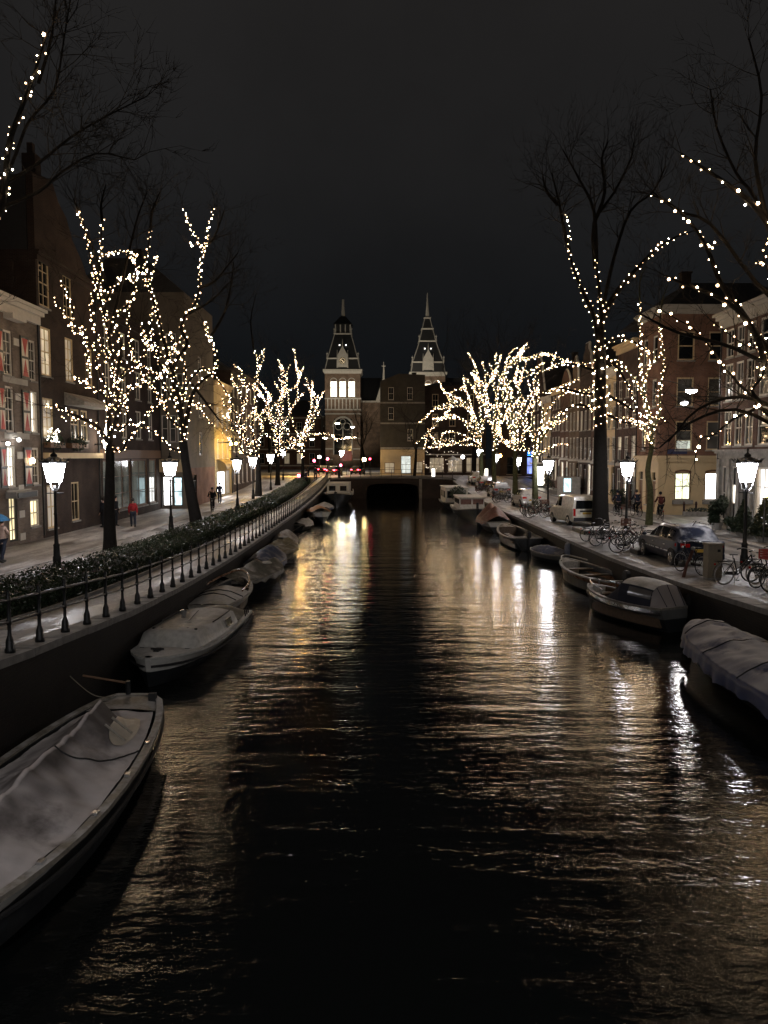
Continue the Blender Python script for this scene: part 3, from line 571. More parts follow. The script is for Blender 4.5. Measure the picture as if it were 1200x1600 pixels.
# ---- E: pale plain house that stands forward; its gable side faces the camera
K['render_e'] = plain('greyed_render', (.17, .145, .115), .9, 0, .25, .6, .25); XE = -15.2; h = thing('plain_house', 'tall pale rendered house with few windows standing forward of its row', 'house', (XE, 61.5, 0))
we = [(4.4, 4.2, 1., 2.), (4.4, 7.4, 1., 2.), (4.4, 10.6, 1., 2.), (2, .3, 1.2, 2.3)]
m = MB(); wall_open(m, T, 0, 10.4, 3.2, 17, we); m.build('wall', K['render_e'], h); m = MB(); wall_open(m, T, 0, 10.4, -.4, 3.2, [we[3]]); m.build('ground_floor_wall', K['b_orange'], h)
body(h, T, 10.39, 10.4, 17, 9, K['render'])
for q in we[:3]: window(h, T, q, [K['pane2']], K['render'], 1, 1, .1, .05, False)
door(h, T, we[3], K['dark'])
TS = lambda u, w_, n: (u, -n, w_)
ws_ = [(-1.95, .2, .75, 2.35), (-1.1, .2, .7, 2.3)] + [(-1.95 + .62 * i, 5.3, .5, 2.1) for i in range(3)] + [(-1.95 + .62 * i, 8.6, .5, 2.1) for i in range(3)] + [(-1.5, 11.8, .8, 2.)]
m = MB(); wall_open(m, TS, -9, 0, -.4, 17, ws_); m.build('side_wall', K['render_e'], h)
for i, q in enumerate(ws_):
    if i == 0: window(h, TS, q, [glow('bright_shop_door', (1, .98, .95), 3.2, .4, 2.)], K['iron'], 2, 2, .06, .06, False, True, True, 'shop_door')
    elif i == 1: window(h, TS, q, [glow('shop_screen_light', (.6, .85, .9), 1.2, .7, 3.)], K['iron'], 1, 2, .06, .06, False, True, True, 'shop_window')
    else: window(h, TS, q, [K['pane2']], K['white'], 1, 2, .06, .08)
MB().box((-2.05, 2.9, .01), (-.1, 3.9, .6), TS).build('shop_awning', K['cream'], h)
m = MB(); m.loft([[T(0, 17, 0), T(0, 19.6, -3), T(0, 19.6, -6), T(0, 17, -9)], [T(10.4, 17, 0), T(10.4, 19.6, -3), T(10.4, 19.6, -6), T(10.4, 17, -9)]], True, True); r_ = m.build('roof', K['tile'], h)
MB().box((2.2, 17.6, -4.6), (3.2, 20.9, -3.9), T).build('chimney', K['b_dark'], r_)
# ---- F: house in yellow light with striped awnings
h = thing('awning_house', 'house front in yellow light with striped half round awnings and a white lit shop', 'house', (XE, 71.95, 0))
wf = [(1.2, 3.9, 1.0, 1.9), (3.4, 3.9, 1.0, 1.9), (5.8, 3.9, 1., 1.9), (1.2, 6.9, 1., 1.9), (3.4, 6.9, 1., 1.9), (5.8, 6.9, 1., 1.9), (1.1, .4, 3.6, 2.3), (5.2, .4, 1.9, 2.3)]
m = MB(); wall_open(m, T, 0, 8.2, -.4, 11, wf); m.build('wall', plain('yellow_render', (.45, .36, .2), .85, 0, .2, 2, .15), h); body(h, T, 0, 8.2, 11, 9, K['b_dark'])
for i, q in enumerate(wf):
    window(h, T, q, [glow('white_shop_front', (.98, .98, 1.), 4., .1)] if i == 6 else [K['lits']], K['white'], 3 if i == 6 else 2, 1 if i == 6 else 2, .08, .08, False)
strp = [plain('awning_dark_stripe', (.06, .03, .02), .8, 0, .1, 5, 0), plain('awning_pale_stripe', (.6, .5, .32), .8, 0, .1, 5, 0)]
for k, (u, z_, wd) in enumerate(((.9, 2.95, 2.6), (3.8, 2.95, 3.2), (.9, 5.95, 1.6), (3.2, 5.95, 1.5), (5.5, 5.95, 1.6))):
    n = 10; aw = None
    for i in range(n):
        a, b = u + wd * i / n, u + wd * (i + 1) / n; mm = MB()
        mm.loft([[T(x, z_ + .9 * math.cos(q), .9 * math.sin(q)) for q in [PI / 2 * j / 6 for j in range(7)]] for x in (a, b)], False)
        if aw is None: aw = mm.build('awning', strp[0], h)
        else: mm.build('awning_stripe', strp[i % 2], aw)
roof(h, T, 0, 8.2, 11, 9, 'ridge', 2.5); cornice(h, T, 0, 8.2, 11.2, K['cream'], .5, .4)
for k, (y_, z_) in enumerate(((73.4, 5.3), (76.2, 5.4), (79, 4.6))):
    f = thing('facade_lamp', 'yellow lamp lighting the striped awnings, %s' % ['nearest the pale house', 'over the middle awning', 'farthest from the pale house'][k], 'wall lamp', (XE + 1.25, y_, z_))
    MB().ico((0, 0, 0), .14).build('glass', glow('sodium_lamp%d' % k, (1, .6, .08), 170), f); MB().box((-1.25, -.025, .1), (0, .025, .15)).build('bracket', K['iron'], f)
# ---- G: darker row farther on
h = thing('corner_house', 'dark brick house beyond the striped awnings at the end of the row', 'house', (XE, 80.3, 0))
wg = grid_wins([(1.2, 1.0), (3.6, 1.0), (6, 1.), (9, 1.), (12, 1.), (15, 1.)], [(1.2, 2.1), (4.6, 2.0), (7.6, 2.), (10.4, 1.7)])
m = MB(); wall_open(m, T, 0, 17.5, -.4, 13, wg); m.build('wall', K['b_dark'], h); body(h, T, 0, 17.5, 13, 10, K['b_dark'])
for i, q in enumerate(wg): window(h, T, q, [K['lits']] if i in (1, 3, 4, 8) else [K['pane']], K['white'], 2, 2)
cornice(h, T, 0, 17.5, 13.3, K['b_dark'], .5, .4); roof(h, T, 0, 17.5, 13, 10, 'ridge', 2.8)

# ================================================================== right bank
T = TL(-1)
h = thing('grey_front_house', 'dark brick house with grey stone shop pilasters nearest on the car side', 'house', (FR, 33, 0))
wn = grid_wins([(.6, 1.2), (2.3, 1.2), (4.2, 1.2), (6.25, 1.25), (8.0, .95), (9.25, .9), (10.5, .95)], [(4.75, 2.0), (7.3, 2.1), (9.75, 1.6)])
gn = [(.5, .5, 2.2, 3.1), (3.1, .5, 2.2, 3.1), (5.7, .5, 1.9, 3.1), (8.15, .05, .85, 3.4), (9.5, .5, .75, 3.1), (10.75, .5, .75, 3.1)]
m = MB(); wall_open(m, T, 0, 12, 4.2, 11.8, wn); m.build('wall', K['b_red'], h); m = MB(); wall_open(m, T, 0, 12, -.4, 4.2, gn); m.build('ground_floor_wall', K['stone'], h); body(h, T, 0, 12, 11.8, 10, K['b_red'])
for i, q in enumerate(wn): window(h, T, q, [[K['pane'], K['pane2']], [K['pane2']], [K['pane']]][i % 3], K['white'], 1 if i % 7 < 4 else 2, 2, .1, .09, True, i % 7 in (3, 4, 5, 6))
for i, q in enumerate(gn):
    if i == 3: door(h, T, q, K['dark'])
    elif i in (1, 2): window(h, T, q, [glow('white_room_%d' % i, (1, .97, .92), .9, .3, 2.)], K['white'], 4, 3, .1, .1, True, True)
    elif i == 4: window(h, T, q, [K['pane'], K['litw'], K['pane']], K['white'], 1, 3, .08, .1, True)
    else: window(h, T, q, [K['pane'], K['pane2']], K['white'], 1, 2, .08, .1, True)
for u in (.05, 2.75, 5.35, 7.75, 9.1, 10.35, 11.6): MB().box((u, -.1, .004), (u + .36, 4.0, .14), T).build('pilaster', K['stone'], h)
cornice(h, T, 0, 12, 4.55, K['stone'], .5, .35, 'shop_cornice'); cornice(h, T, 0, 12, 12.3, K['render'], .8, .6); roof(h, T, 0, 12, 11.8, 10, 'ridge', 3.4)
# ---- yellow and brick corner house facing the camera across the side street
h = thing('cream_corner_house', 'brick corner house with cream ground floor and two bright windows facing the side street', 'house', (FR, 54.5, 0))
wy = [(1.1, 10.9, 1.2, 2.0), (1.1, 7.7, 1.2, 2.0), (1.1, 4.6, 1.2, 2.05), (3.3, 10.9, 1.15, 2.), (3.3, 7.7, 1.15, 2.), (3.3, 4.6, 1.15, 2.05), (6, 7.7, 1.2, 2.), (6, 4.6, 1.2, 2.)]
gy = [(1.15, 1.05, 1.15, 1.95), (3.3, 1.05, 1.15, 1.95), (6, 1.05, 1.15, 1.95)]
m = MB(); wall_open(m, TF, 0, 11, 4.15, 14.4, wy); m.build('wall', K['b_orange'], h); m = MB(); wall_open(m, TF, 0, 11, -.4, 4.15, gy); m.build('ground_floor_wall', K['cream'], h)
T2 = lambda u, w_, n: (-n, u, w_)
wz = [(.9, 4.6, .9, 2.0), (2.9, 4.6, .9, 2.), (.9, 7.7, .9, 2.), (2.9, 7.7, .9, 2.), (.9, 10.9, .9, 1.9), (2.9, 10.9, .9, 1.9)]; gz = [(.5, .1, .9, 2.9), (1.9, .6, .8, 2.3), (3.3, .1, .9, 2.9)]
m = MB(); wall_open(m, T2, 0, 4.8, 4.15, 14.4, wz); m.build('canal_wall', K['b_orange'], h); m = MB(); wall_open(m, T2, 0, 4.8, -.4, 4.15, gz); m.build('canal_ground_floor_wall', K['cream'], h)
for i, q in enumerate(wy): window(h, TF, q, [glow('lamp_lit_room', (.85, .95, .8), .35, .8, 3.), K['pane2'], K['pane']] if i == 2 else ([K['pane2']] if i in (1, 4, 5) else [K['pane']]), K['cream'], 1, 3 if i == 2 else 2, .1, .09, True, False)  # lowest pane of one window glows in place of a bright reflection
greenlit = glow('pale_green_room', (.92, .95, .62), 1.0, .35, 2.)
for i, q in enumerate(gy):
    o = window(h, TF, q, [greenlit] if i == 0 else [glow('blazing_white_room%d' % i, (1, .98, .95), 4.)], K['wood'], 2 if i == 0 else 1, 2 if i == 0 else 1, .08, .09, False, i == 0)
    MB().box((q[0] - .15, q[1] - .3, .004), (q[0] + q[2] + .15, q[1] - .003, .14), TF).build('sill', K['stone'], o)
    m = MB(); m.loft([[TF(q[0] + q[2] * t_, q[1] + q[3] + .1 * math.sin(PI * t_) + z_, n_) for z_, n_ in ((-.02, .004), (.12, .004), (.12, .05), (-.02, .05))] for t_ in [j / 8 for j in range(9)]], True, True); m.build('arch_lintel', K['wood'], o)
for i, q in enumerate(wz): window(h, T2, q, [K['pane2'] if i % 2 else K['pane']], K['white'], 1, 2)
door(h, T2, gz[0], K['wood']); window(h, T2, gz[1], [K['lits']], K['wood'], 1, 2); door(h, T2, gz[2], K['wood'])
for j in range(9):
    MB().box((.0 - .02, .1 + .42 * j, .003), (.55 if j % 2 else .45, .1 + .42 * j + .39, .05), TF).build('quoin', K['cream'], h)
    MB().box((.0, .1 + .42 * j, .003), (.45 if j % 2 else .55, .1 + .42 * j + .39, .05), T2).build('quoin', K['cream'], h)
for TT, U in ((TF, 11), (T2, 4.8)):
    MB().box((-.1, 3.78, .055), (U, 3.95, .16), TT).build('stone_band', K['cream'], h); MB().box((-.2, 4.0, .003), (U, 4.2, .26), TT).build('stone_band', K['cream'], h)
    cornice(h, TT, 0, U, 14.7, K['render'], .6, .45)
roof(h, TF, 0, 11, 14.4, 10, 'hip', 2.5)
sg = thing('street_name_sign', 'small blue enamel street name plate on the orange brick corner', 'sign', (FR, 54.5, 0))
MB().box((.55, 4.32, .02), (1.95, 4.66, .05), TF).build('plate', plain('blue_enamel', (.03, .035, .09), .5, 0, .05, 4, 0), sg)
# row along the canal
K['b_plum'] = brick('plum_brick', (.085, .042, .034), (.06, .03, .026), (.1, .09, .08)); K['b_ochre'] = brick('ochre_brick', (.15, .10, .06), (.12, .08, .05), (.12, .11, .09))
ROW = [(59.3, 64.5, 12.9, 'b_plum', 'dark plum brick house with a grey blue shop floor next to the corner house', 'flat', 'lits'), (64.5, 69, 11.3, 'cream', 'narrow cream painted house with a pale cornice behind the thick trunk', 'flat', 'x'), (69, 72, 12.6, 'b_red', 'narrow red brick house hidden by the thick dark trunk', 'gable', 'x'),
       (72, 76.4, 11.6, 'b_dark', 'dark house with a tall lit ground floor window left of the thick trunk', 'gable', 'tall'), (76.4, 80.5, 11.2, 'b_ochre', 'ochre house with a white door surround in the canal row', 'neck', 'x'), (80.5, 84.3, 10.6, 'b_red', 'red brick house with a white bell gable in the canal row', 'bell', 'lits'),
       (84.3, 88.5, 11.4, 'b_plum', 'plum brick house with a flat cornice just before the far cream one', 'flat', 'lits'), (88.5, 93, 10.8, 'cream', 'cream painted house near the far end of the canal row', 'flat', 'x'), (93, 99.5, 12, 'b_dark', 'last dark house of the canal row by the far bridge', 'gable', 'lits')]
T = TL(-1)
for k, (a, b, H, mt, lb, rf, lt) in enumerate(ROW):
    h = thing('canal_house', lb, 'house', (FR, a, 0), group='canal houses on the car side'); W_ = b - a; nc = 2 if W_ < 4 else 3; cw = W_ / nc
    cols = [(cw * i + cw * .22, cw * .56) for i in range(nc)]; dz = zg((a + b) / 2)
    wi = grid_wins(cols, [(3.6 + dz, 2.1), (6.4 + dz, 1.9)] + ([(8.8 + dz, 1.5)] if H > 11 else []))
    gi = [(cols[0][0] - .1, .25 + dz, cols[0][1] + .1, 2.9)] + [(c0, .9 + dz, c1, 2.2) for c0, c1 in cols[1:]]
    m = MB(); wall_open(m, T, 0, W_, -.4, H, wi + gi); m.build('wall', K[mt], h); body(h, T, 0, W_, H, 10, K['b_dark'])
    for i, q in enumerate(wi): window(h, T, q, [K['lits'] if (i * 7 + k * 3) % 11 == 0 else (K['pane2'] if (i + k) % 2 else K['pane'])] + ([K['lit2']] if (k == 0 and i == 2) else []), K['white'], 2, 2)
    if lt == 'tall': window(h, T, gi[0], [K['litw']], K['white'], 2, 4, .1, .1, True); door(h, T, gi[1], K['dark'])
    else: door(h, T, gi[0], K['dark'], K['lits'] if lt == 'lits' else None); window(h, T, gi[1], [K['litw' if lt == 'lits' else 'pane2']], K['white'], 2, 2)
    for q in gi[2:]: window(h, T, q, [K['pane']], K['white'], 2, 2)
    if rf == 'flat': cornice(h, T, 0, W_, H + .3, K['white'] if k % 2 else K['cream'], .7, .5); roof(h, T, 0, W_, H, 10, 'ridge', 2.2)
    else:
        um = W_ / 2; roof(h, T, 0, W_, H, 10, 'gable', W_ * .62)
        if rf == 'gable': pts = [(0, H - .01), (0, H), (um * .45, H + W_ * .4), (um * .45, H + W_ * .5), (um * .75, H + W_ * .62), (um * .75, H + W_ * .75), (um * 1.25, H + W_ * .75), (um * 1.25, H + W_ * .62), (um * 1.55, H + W_ * .5), (um * 1.55, H + W_ * .4), (W_, H), (W_, H - .01)]
        elif rf == 'neck': pts = [(0, H - .01), (0, H + .2), (um * .55, H + .5), (um * .6, H + 2.3), (um * .8, H + 2.4), (um, H + 3.0), (um * 1.2, H + 2.4), (um * 1.4, H + 2.3), (um * 1.45, H + .5), (W_, H + .2), (W_, H - .01)]
        else: pts = [(0, H - .01), (0, H)] + [(um * (1 - .5 * math.cos(PI * j / 10) - .5 * math.cos(PI * j / 10) ** 3), H + 2.7 * math.sin(PI * j / 10) ** .6) for j in range(1, 10)] + [(W_, H), (W_, H - .01)]
        gable(h, T, pts, K[mt], K['white'])
    MB().box((.08, 3.3 + dz, .004), (W_ - .08, 3.5 + dz, .09), T).build('stone_band', K['render'], h)

# ================================================================== beyond the far bridge
K['old_render'] = plain('aged_render', (.075, .07, .06), .9, 0, .25, .7, .2)
h = thing('pale_gable_house', 'tall pale rendered house wall with dark windows behind the far bridge', 'house', (.45, 125, 0))
wp = [(1.3, 13.2, .85, 2.0), (4.35, 13.2, .85, 2.0), (1.3, 10.0, .85, 2.), (4.4, 6.6, .9, 1.9)]; gp = [(3.3, 1.3, 1.7, 2.9), (.7, 1.4, 1.6, 1.7), (5.6, 1.4, 1.3, 1.9)]
m = MB(); wall_open(m, TF, 0, 7.2, 5.2, 16.2, wp); m.quad(TF(0, 16.2, 0), TF(7.2, 16.2, 0), TF(7.2, 17.2, 0), TF(3, 17.4, 0)); m.build('wall', K['old_render'], h); m = MB(); wall_open(m, TF, 0, 7.2, .5, 5.2, gp); m.build('ground_floor_wall', K['cream'], h); body(h, TF, 0, 7.2, 16.2, 9, K['b_dark'])
for q in wp: window(h, TF, q, [K['pane']], K['white'], 2, 2)
for i, q in enumerate(gp): window(h, TF, q, [glow('pale_shop_light', (.8, .9, .85), .5, .5)] if i == 0 else [K['lits']], K['wood'], 2, 2)
for z_ in (9.3, 12.6, 5.3): MB().box((0, z_, .004), (7.2, z_ + .25, .15), TF).build('stone_band', K['stone'], h)
roof(h, TF, 0, 7.2, 16.2, 9, 'hip', .6)
h = thing('cafe_house', 'dark brick house with small lit cafe windows right of the pale wall', 'house', (7.7, 126, 0))
wq = grid_wins([(1.2, 1.), (4, 1.), (7, 1.)], [(6, 2.), (9, 2.), (12.2, 2.)]); gq = [(.8, 1.5, 2.4, 2.4), (3.8, 1.5, 2.4, 2.4), (6.8, 1.5, 2.2, 2.4)]
m = MB(); wall_open(m, TF, 0, 10, .5, 15.6, wq + gq); m.build('wall', K['b_dark'], h); body(h, TF, 0, 10, 15.6, 9, K['b_dark'])
for q in wq: window(h, TF, q, [K['pane']], K['cream'], 2, 2)
for q in gq: window(h, TF, q, [K['lits']], K['wood'], 3, 2)
m = MB(); m.box((.2, 4.3, .004), (9.6, 4.45, 2.2), TF); m.build('cafe_canopy', K['white'], h); roof(h, TF, 0, 10, 15.6, 9, 'hip', .8)
h = thing('corner_shop', 'low dark corner shop with a blue neon sign past the far lit trees', 'shop', (18.5, 116, 0))
gs = [(1, 1.4, 2.2, 2.6), (4, 1.4, 2.4, 2.6), (7.2, 1.4, 2.4, 2.6)]; wsx = grid_wins([(1.4, 1.), (4.6, 1.), (7.8, 1.)], [(5.6, 2.), (8.6, 2.)])
m = MB(); wall_open(m, TF, 0, 12, .4, 11.5, gs + wsx); m.build('wall', K['b_dark'], h); body(h, TF, 0, 12, 11.5, 9, K['b_dark'])
for i, q in enumerate(gs): window(h, TF, q, [glow('blue_shop_window%d' % i, (.25, .35, 1.), .9, .8, 2.)] if i == 1 else [K['pane']], K['iron'], 2, 2)
for q in wsx: window(h, TF, q, [K['pane2']], K['white'], 2, 2)
m = MB(); m.box((4.1, 4.25, .05), (6.5, 4.3, .15), TF)
for j in range(6): m.ico(TF(4.3 + .42 * j, 4.62 + .08 * (j % 2), .14), (.19, .1, .24))
m.build('neon_sign', glow('blue_neon', (.02, .22, 1.), 5.), h); roof(h, TF, 0, 12, 11.5, 9, 'hip', 2)
h = thing('far_terrace', 'long dark brick building left of the museum tower', 'building', (-40, 190, 0))
wt = grid_wins([(1.5 + 3.1 * i, 1.3) for i in range(8)], [(2.2, 2.6), (6.4, 2.4), (10.4, 2.)])
m = MB(); wall_open(m, TF, 0, 26, .5, 14, wt); m.build('wall', K['b_red'], h); body(h, TF, 0, 26, 14, 9, K['b_dark'])
for i, q in enumerate(wt): window(h, TF, q, [K['lits']] if i in (5, 6) else [K['pane']], K['white'], 2, 2)
for z_ in (1.6, 5.6, 9.4, 13.3): MB().box((0, z_, .004), (26, z_ + .3, .15), TF).build('stone_band', K['render'], h)
roof(h, TF, 0, 26, 14, 9, 'hip', 4)
# ---- museum with two slate towers, floodlit
K['slate'] = plain('museum_slate', (.016, .017, .019), .6, 0, .3, 3, .2); K['trim'] = plain('pale_stone_trim', (.44, .42, .38), .8, 0, .15, 2, .1); K['b_mus'] = brick('museum_brick', (.20, .125, .08), (.16, .1, .065))
mu = thing('museum', 'floodlit brick museum with two slate roofed towers and pale stone edges', 'museum', (0, 220, 0))
def museum_tower(cx, yo, clock):
    t = bpy.data.objects.new('tower', None); COL.objects.link(t); t.parent = mu; t.location = (cx, yo, 0); hw = 5.
    F = lambda u, w_, n: (u, -hw - n, w_); Rr = lambda u, w_, n: (hw + n, u, w_); Lf = lambda u, w_, n: (-hw - n, u, w_)
    ar = [(-3.4, 20.9, 1.7, 4.3), (-.85, 20.9, 1.7, 4.3), (1.7, 20.9, 1.7, 4.3)]; big = (-2.5, 4.5, 5., 10.2)
    m = MB(); wall_open(m, F, -hw, hw, .5, 28, ar + [big], .4)
    for q in (Rr, Lf): m.quad(q(-hw, .5, 0), q(hw, .5, 0), q(hw, 28, 0), q(-hw, 28, 0))
    m.quad((-hw, hw, .5), (hw, hw, .5), (hw, hw, 28), (-hw, hw, 28)); m.build('shaft', K['b_mus'], t)
    tr = MB()
    for q in ar:
        w0 = q[0]; tr.box((w0 - .18, 20.6, .02), (w0 - .02, 25.2, .18), F); tr.box((w0 + 1.72, 20.6, .02), (w0 + 1.88, 25.2, .18), F)
        tr.loft([[F(w0 + .85 + r_ * math.cos(a), 25.2 + r_ * math.sin(a), n_) for r_, n_ in ((.86, .02), (1.05, .02), (1.05, .18), (.86, .18))] for a in [PI * j / 8 for j in range(9)]], True, True)
        tr.box((w0, 23.3, -.25), (w0 + 1.7, 23.5, -.1), F); tr.box((w0 + .78, 20.9, -.25), (w0 + .92, 25.2, -.1), F)
    for z_ in (20.2, 17.1, 15.9): tr.box((-hw - .1, z_, .01), (hw + .1, z_ + .35, .22), F); tr.box((-hw - .1, z_, .01), (hw + .1, z_ + .35, .22), Rr)
    for i in range(9): tr.box((-4.4 + i * 1.05, 17.45, .02), (-4.1 + i * 1.05, 20.2, .14), F)
    tr.loft([[F(r_ * math.cos(a), 12.4 + r_ * math.sin(a), n_) for r_, n_ in ((2.5, .02), (3.0, .02), (3.0, .25), (2.5, .25))] for a in [PI * j / 14 for j in range(15)]], True, True)
    for x_ in (-2.75, -.1, 2.5): tr.box((x_, 4.5, -.2), (x_ + .25, 12.4, .2), F)
    for cx_, cz, rr_ in ((-1.2, 12.5, 1.05), (1.2, 12.5, 1.05), (0, 13.9, .8)):
        tr.loft([[F(cx_ + r_ * math.cos(a), cz + r_ * math.sin(a), n_) for r_, n_ in ((rr_ - .16, -.2), (rr_, -.2), (rr_, .1), (rr_ - .16, .1))] for a in [2 * PI * j / 16 for j in range(17)]], True)
    for z_ in (3, 6, 9): 
        tr.box((-hw, z_, .01), (-2.9, z_ + .3, .1), F); tr.box((2.9, z_, .01), (hw, z_ + .3, .1), F)
    tr.build('stone_trim', K['trim'], t)
    for q in ar: MB().box((q[0], q[1], -.45), (q[0] + q[2], q[1] + q[3], -.35), F).build('arched_window', glow('tower_window_light', (1., .86, .6), 2.2, .2), t)
    MB().box((big[0], big[1], -.45), (big[0] + big[2], big[1] + big[3], -.35), F).build('tracery_window', K['pane'], t)
    def ring(r_, z_, q=1.): return [(-r_, -r_, z_), (r_, -r_, z_), (r_, r_, z_), (-r_, r_, z_)]
    MB().loft([ring(hw + .1, 27.4), ring(hw + .55, 28.0), ring(hw + .55, 28.6), ring(hw, 28.7)], True, True).build('cornice', K['trim'], t)
    if clock: st = [(4.95, 28.7), (4.3, 31.7), (2.35, 38.9)]
    else: st = [(4.95, 28.7), (4.5, 31.5), (2.4, 37.9), (1.55, 41.6), (.75, 44.9)]
    r_ = MB().loft([ring(*s_) for s_ in st], True, True).build('roof', K['slate'], t)
    e = MB()
    for (ra, za), (rb, zb) in zip(st, st[1:]):
        for sx in (-1, 1):
            for sy in (-1, 1): e.tube([(sx * ra, sy * ra, za), (sx * rb, sy * rb, zb)], .12, 4)
        e.loft([ring(rb + .12, zb - .18), ring(rb + .3, zb), ring(rb + .3, zb + .22), ring(rb, zb + .25)], True, True)
    for (ra, za) in st[1:3]:
        for sx in (-1, 1): e.tube([(sx * (ra + .1), -ra - .1, za), (sx * (ra + .1), -ra - .1, za + 1.9)], [.22, .04], 5); e.ico((sx * (ra + .1), -ra - .1, za + 1.4), .3)
    e.build('ridge_trim', K['trim'], t)
    d = MB(); yf = -4.75; d.box((-1.35, yf - .5, 29.2), (1.35, yf + 2, 32.4)); d.add([(-1.5, yf - .55, 32.4), (1.5, yf - .55, 32.4), (0, yf - .55, 35.2), (-1.5, yf + 1.8, 32.4), (1.5, yf + 1.8, 32.4), (0, yf + 2.4, 35.2)], [(0, 1, 2), (0, 2, 5, 3), (1, 4, 5, 2)])
    d.tube([(0, yf - .5, 35), (0, yf - .5, 37)], [.15, .03], 4)
    for sx in (-1.5, 1.5): d.tube([(sx, yf - .5, 29), (sx, yf - .5, 34)], [.22, .05], 5)
    d.build('dormer', K['trim'], t)
    if clock:
        c = MB().tube([(0, yf - .58, 31), (0, yf - .51, 31)], .95, 16).build('clock_face', plain('clock_dark_face', (.05, .04, .03), .5, 0, .1, 3, 0), t)
        m = MB()
        for i in range(12): a = i * PI / 6; m.box((.72 * math.cos(a) - .07, yf - .64, 31 + .72 * math.sin(a) - .07), (.72 * math.cos(a) + .07, yf - .59, 31 + .72 * math.sin(a) + .07))
        m.tube([(0, yf - .63, 31), (.25, yf - .63, 30.5)], .06, 4); m.tube([(0, yf - .63, 31), (-.5, yf - .63, 31.3)], .05, 4); m.build('clock_hand', glow('clock_gold', (1, .75, .4), .7), t)
        b = MB().box((-2.1, -2.1, 39.1), (2.1, 2.1, 41.6)); b.build('belvedere', K['slate'], t)
        m = MB()
        for sx in (-2.1, -.7, .7, 2.1): m.box((sx - .16, -2.3, 39.1), (sx + .16, -2.12, 41.6))
        m.tube([(0, 0, 44), (0, 0, 49)], [.6, .35], 6); m.build('belvedere_post', K['trim'], t)
        MB().loft([ring(2.7, 41.7), ring(2.2, 42.3), ring(.7, 44.2)], True, True).build('belvedere_roof', K['slate'], t)
    else: MB().tube([(0, 0, 44.9), (0, 0, 48.5), (0, 0, 52.4)], [.75, .35, .12], 6).build('spire', K['trim'], t); 
    o = MB()
    for j in range(2): o.ico((-.9 + 1.8 * j, -3.5, 35.6), .2)
    o.build('roof_light', glow('small_roof_light%d' % clock, (1, .95, .85), 2.5), t)
    return t
museum_tower(-9.9, 5, 1); museum_tower(14.8, 12, 0)
m = MB(); m.loft([[(-5, 8, 20), (-5, 14, 27.6), (-5, 20, 20)], [(30, 8, 20), (30, 14, 27.6), (30, 20, 20)]], True, True); m.build('nave_roof', K['slate'], mu)
m = MB(); m.box((-4.9, 7.5, .5), (30, 8, 20)); m.build('nave_wall', K['b_mus'], mu)
m = MB(); m.box((-4.9, 7.2, 19.8), (30, 7.5, 20.3)); m.add([(-.6, 6.6, 20), (4.2, 6.6, 20), (1.8, 6.6, 27.6), (-.6, 7.6, 20), (4.2, 7.6, 20), (1.8, 7.6, 27.6)], [(0, 1, 2), (3, 4, 5), (0, 2, 5, 3), (1, 2, 5, 4)]); m.tube([(1.8, 7, 27), (1.8, 7, 31.5)], [.4, .08], 5); m.box((1.2, 6.9, 30.2), (2.4, 7.1, 30.45)); m.build('nave_gable', K['trim'], mu)
m = MB(); m.box((-30, 2, .5), (-15.2, 12, 15.5)); m.build('wing', K['b_mus'], mu)
for i in range(5): 
    m = MB(); m.box((-28 + 2.7 * i, 1.8, 4), (-26.6 + 2.7 * i, 1.99, 9)); m.build('wing_window', K['pane2'], mu)
m = MB()
for z_ in (3, 9.6, 12.5, 15.2): m.box((-30, 1.75, z_), (-15.3, 1.97, z_ + .3))
m.build('wing_trim', K['trim'], mu)
def flood(loc, to, p, size=60, col=(1, .87, .68)):
    l = bpy.data.lights.new('museum_floodlight', 'SPOT'); l.energy = p; l.spot_size = R(size); l.spot_blend = .6; l.color = col; l.shadow_soft_size = .3
    o = bpy.data.objects.new('museum_floodlight', l); COL.objects.link(o); o.location = loc; o.rotation_euler = (Vector(to) - Vector(loc)).to_track_quat('-Z', 'Y').to_euler(); return o
flood((-14.5, 198, 15), (-10, 220, 33), 6500, 75); flood((-6, 196, 1.5), (-9.9, 220, 14), 5000, 60); flood((9, 204, 22), (14.8, 230, 37), 6500, 70); flood((2, 206, 12), (2, 226, 24), 1500, 60)
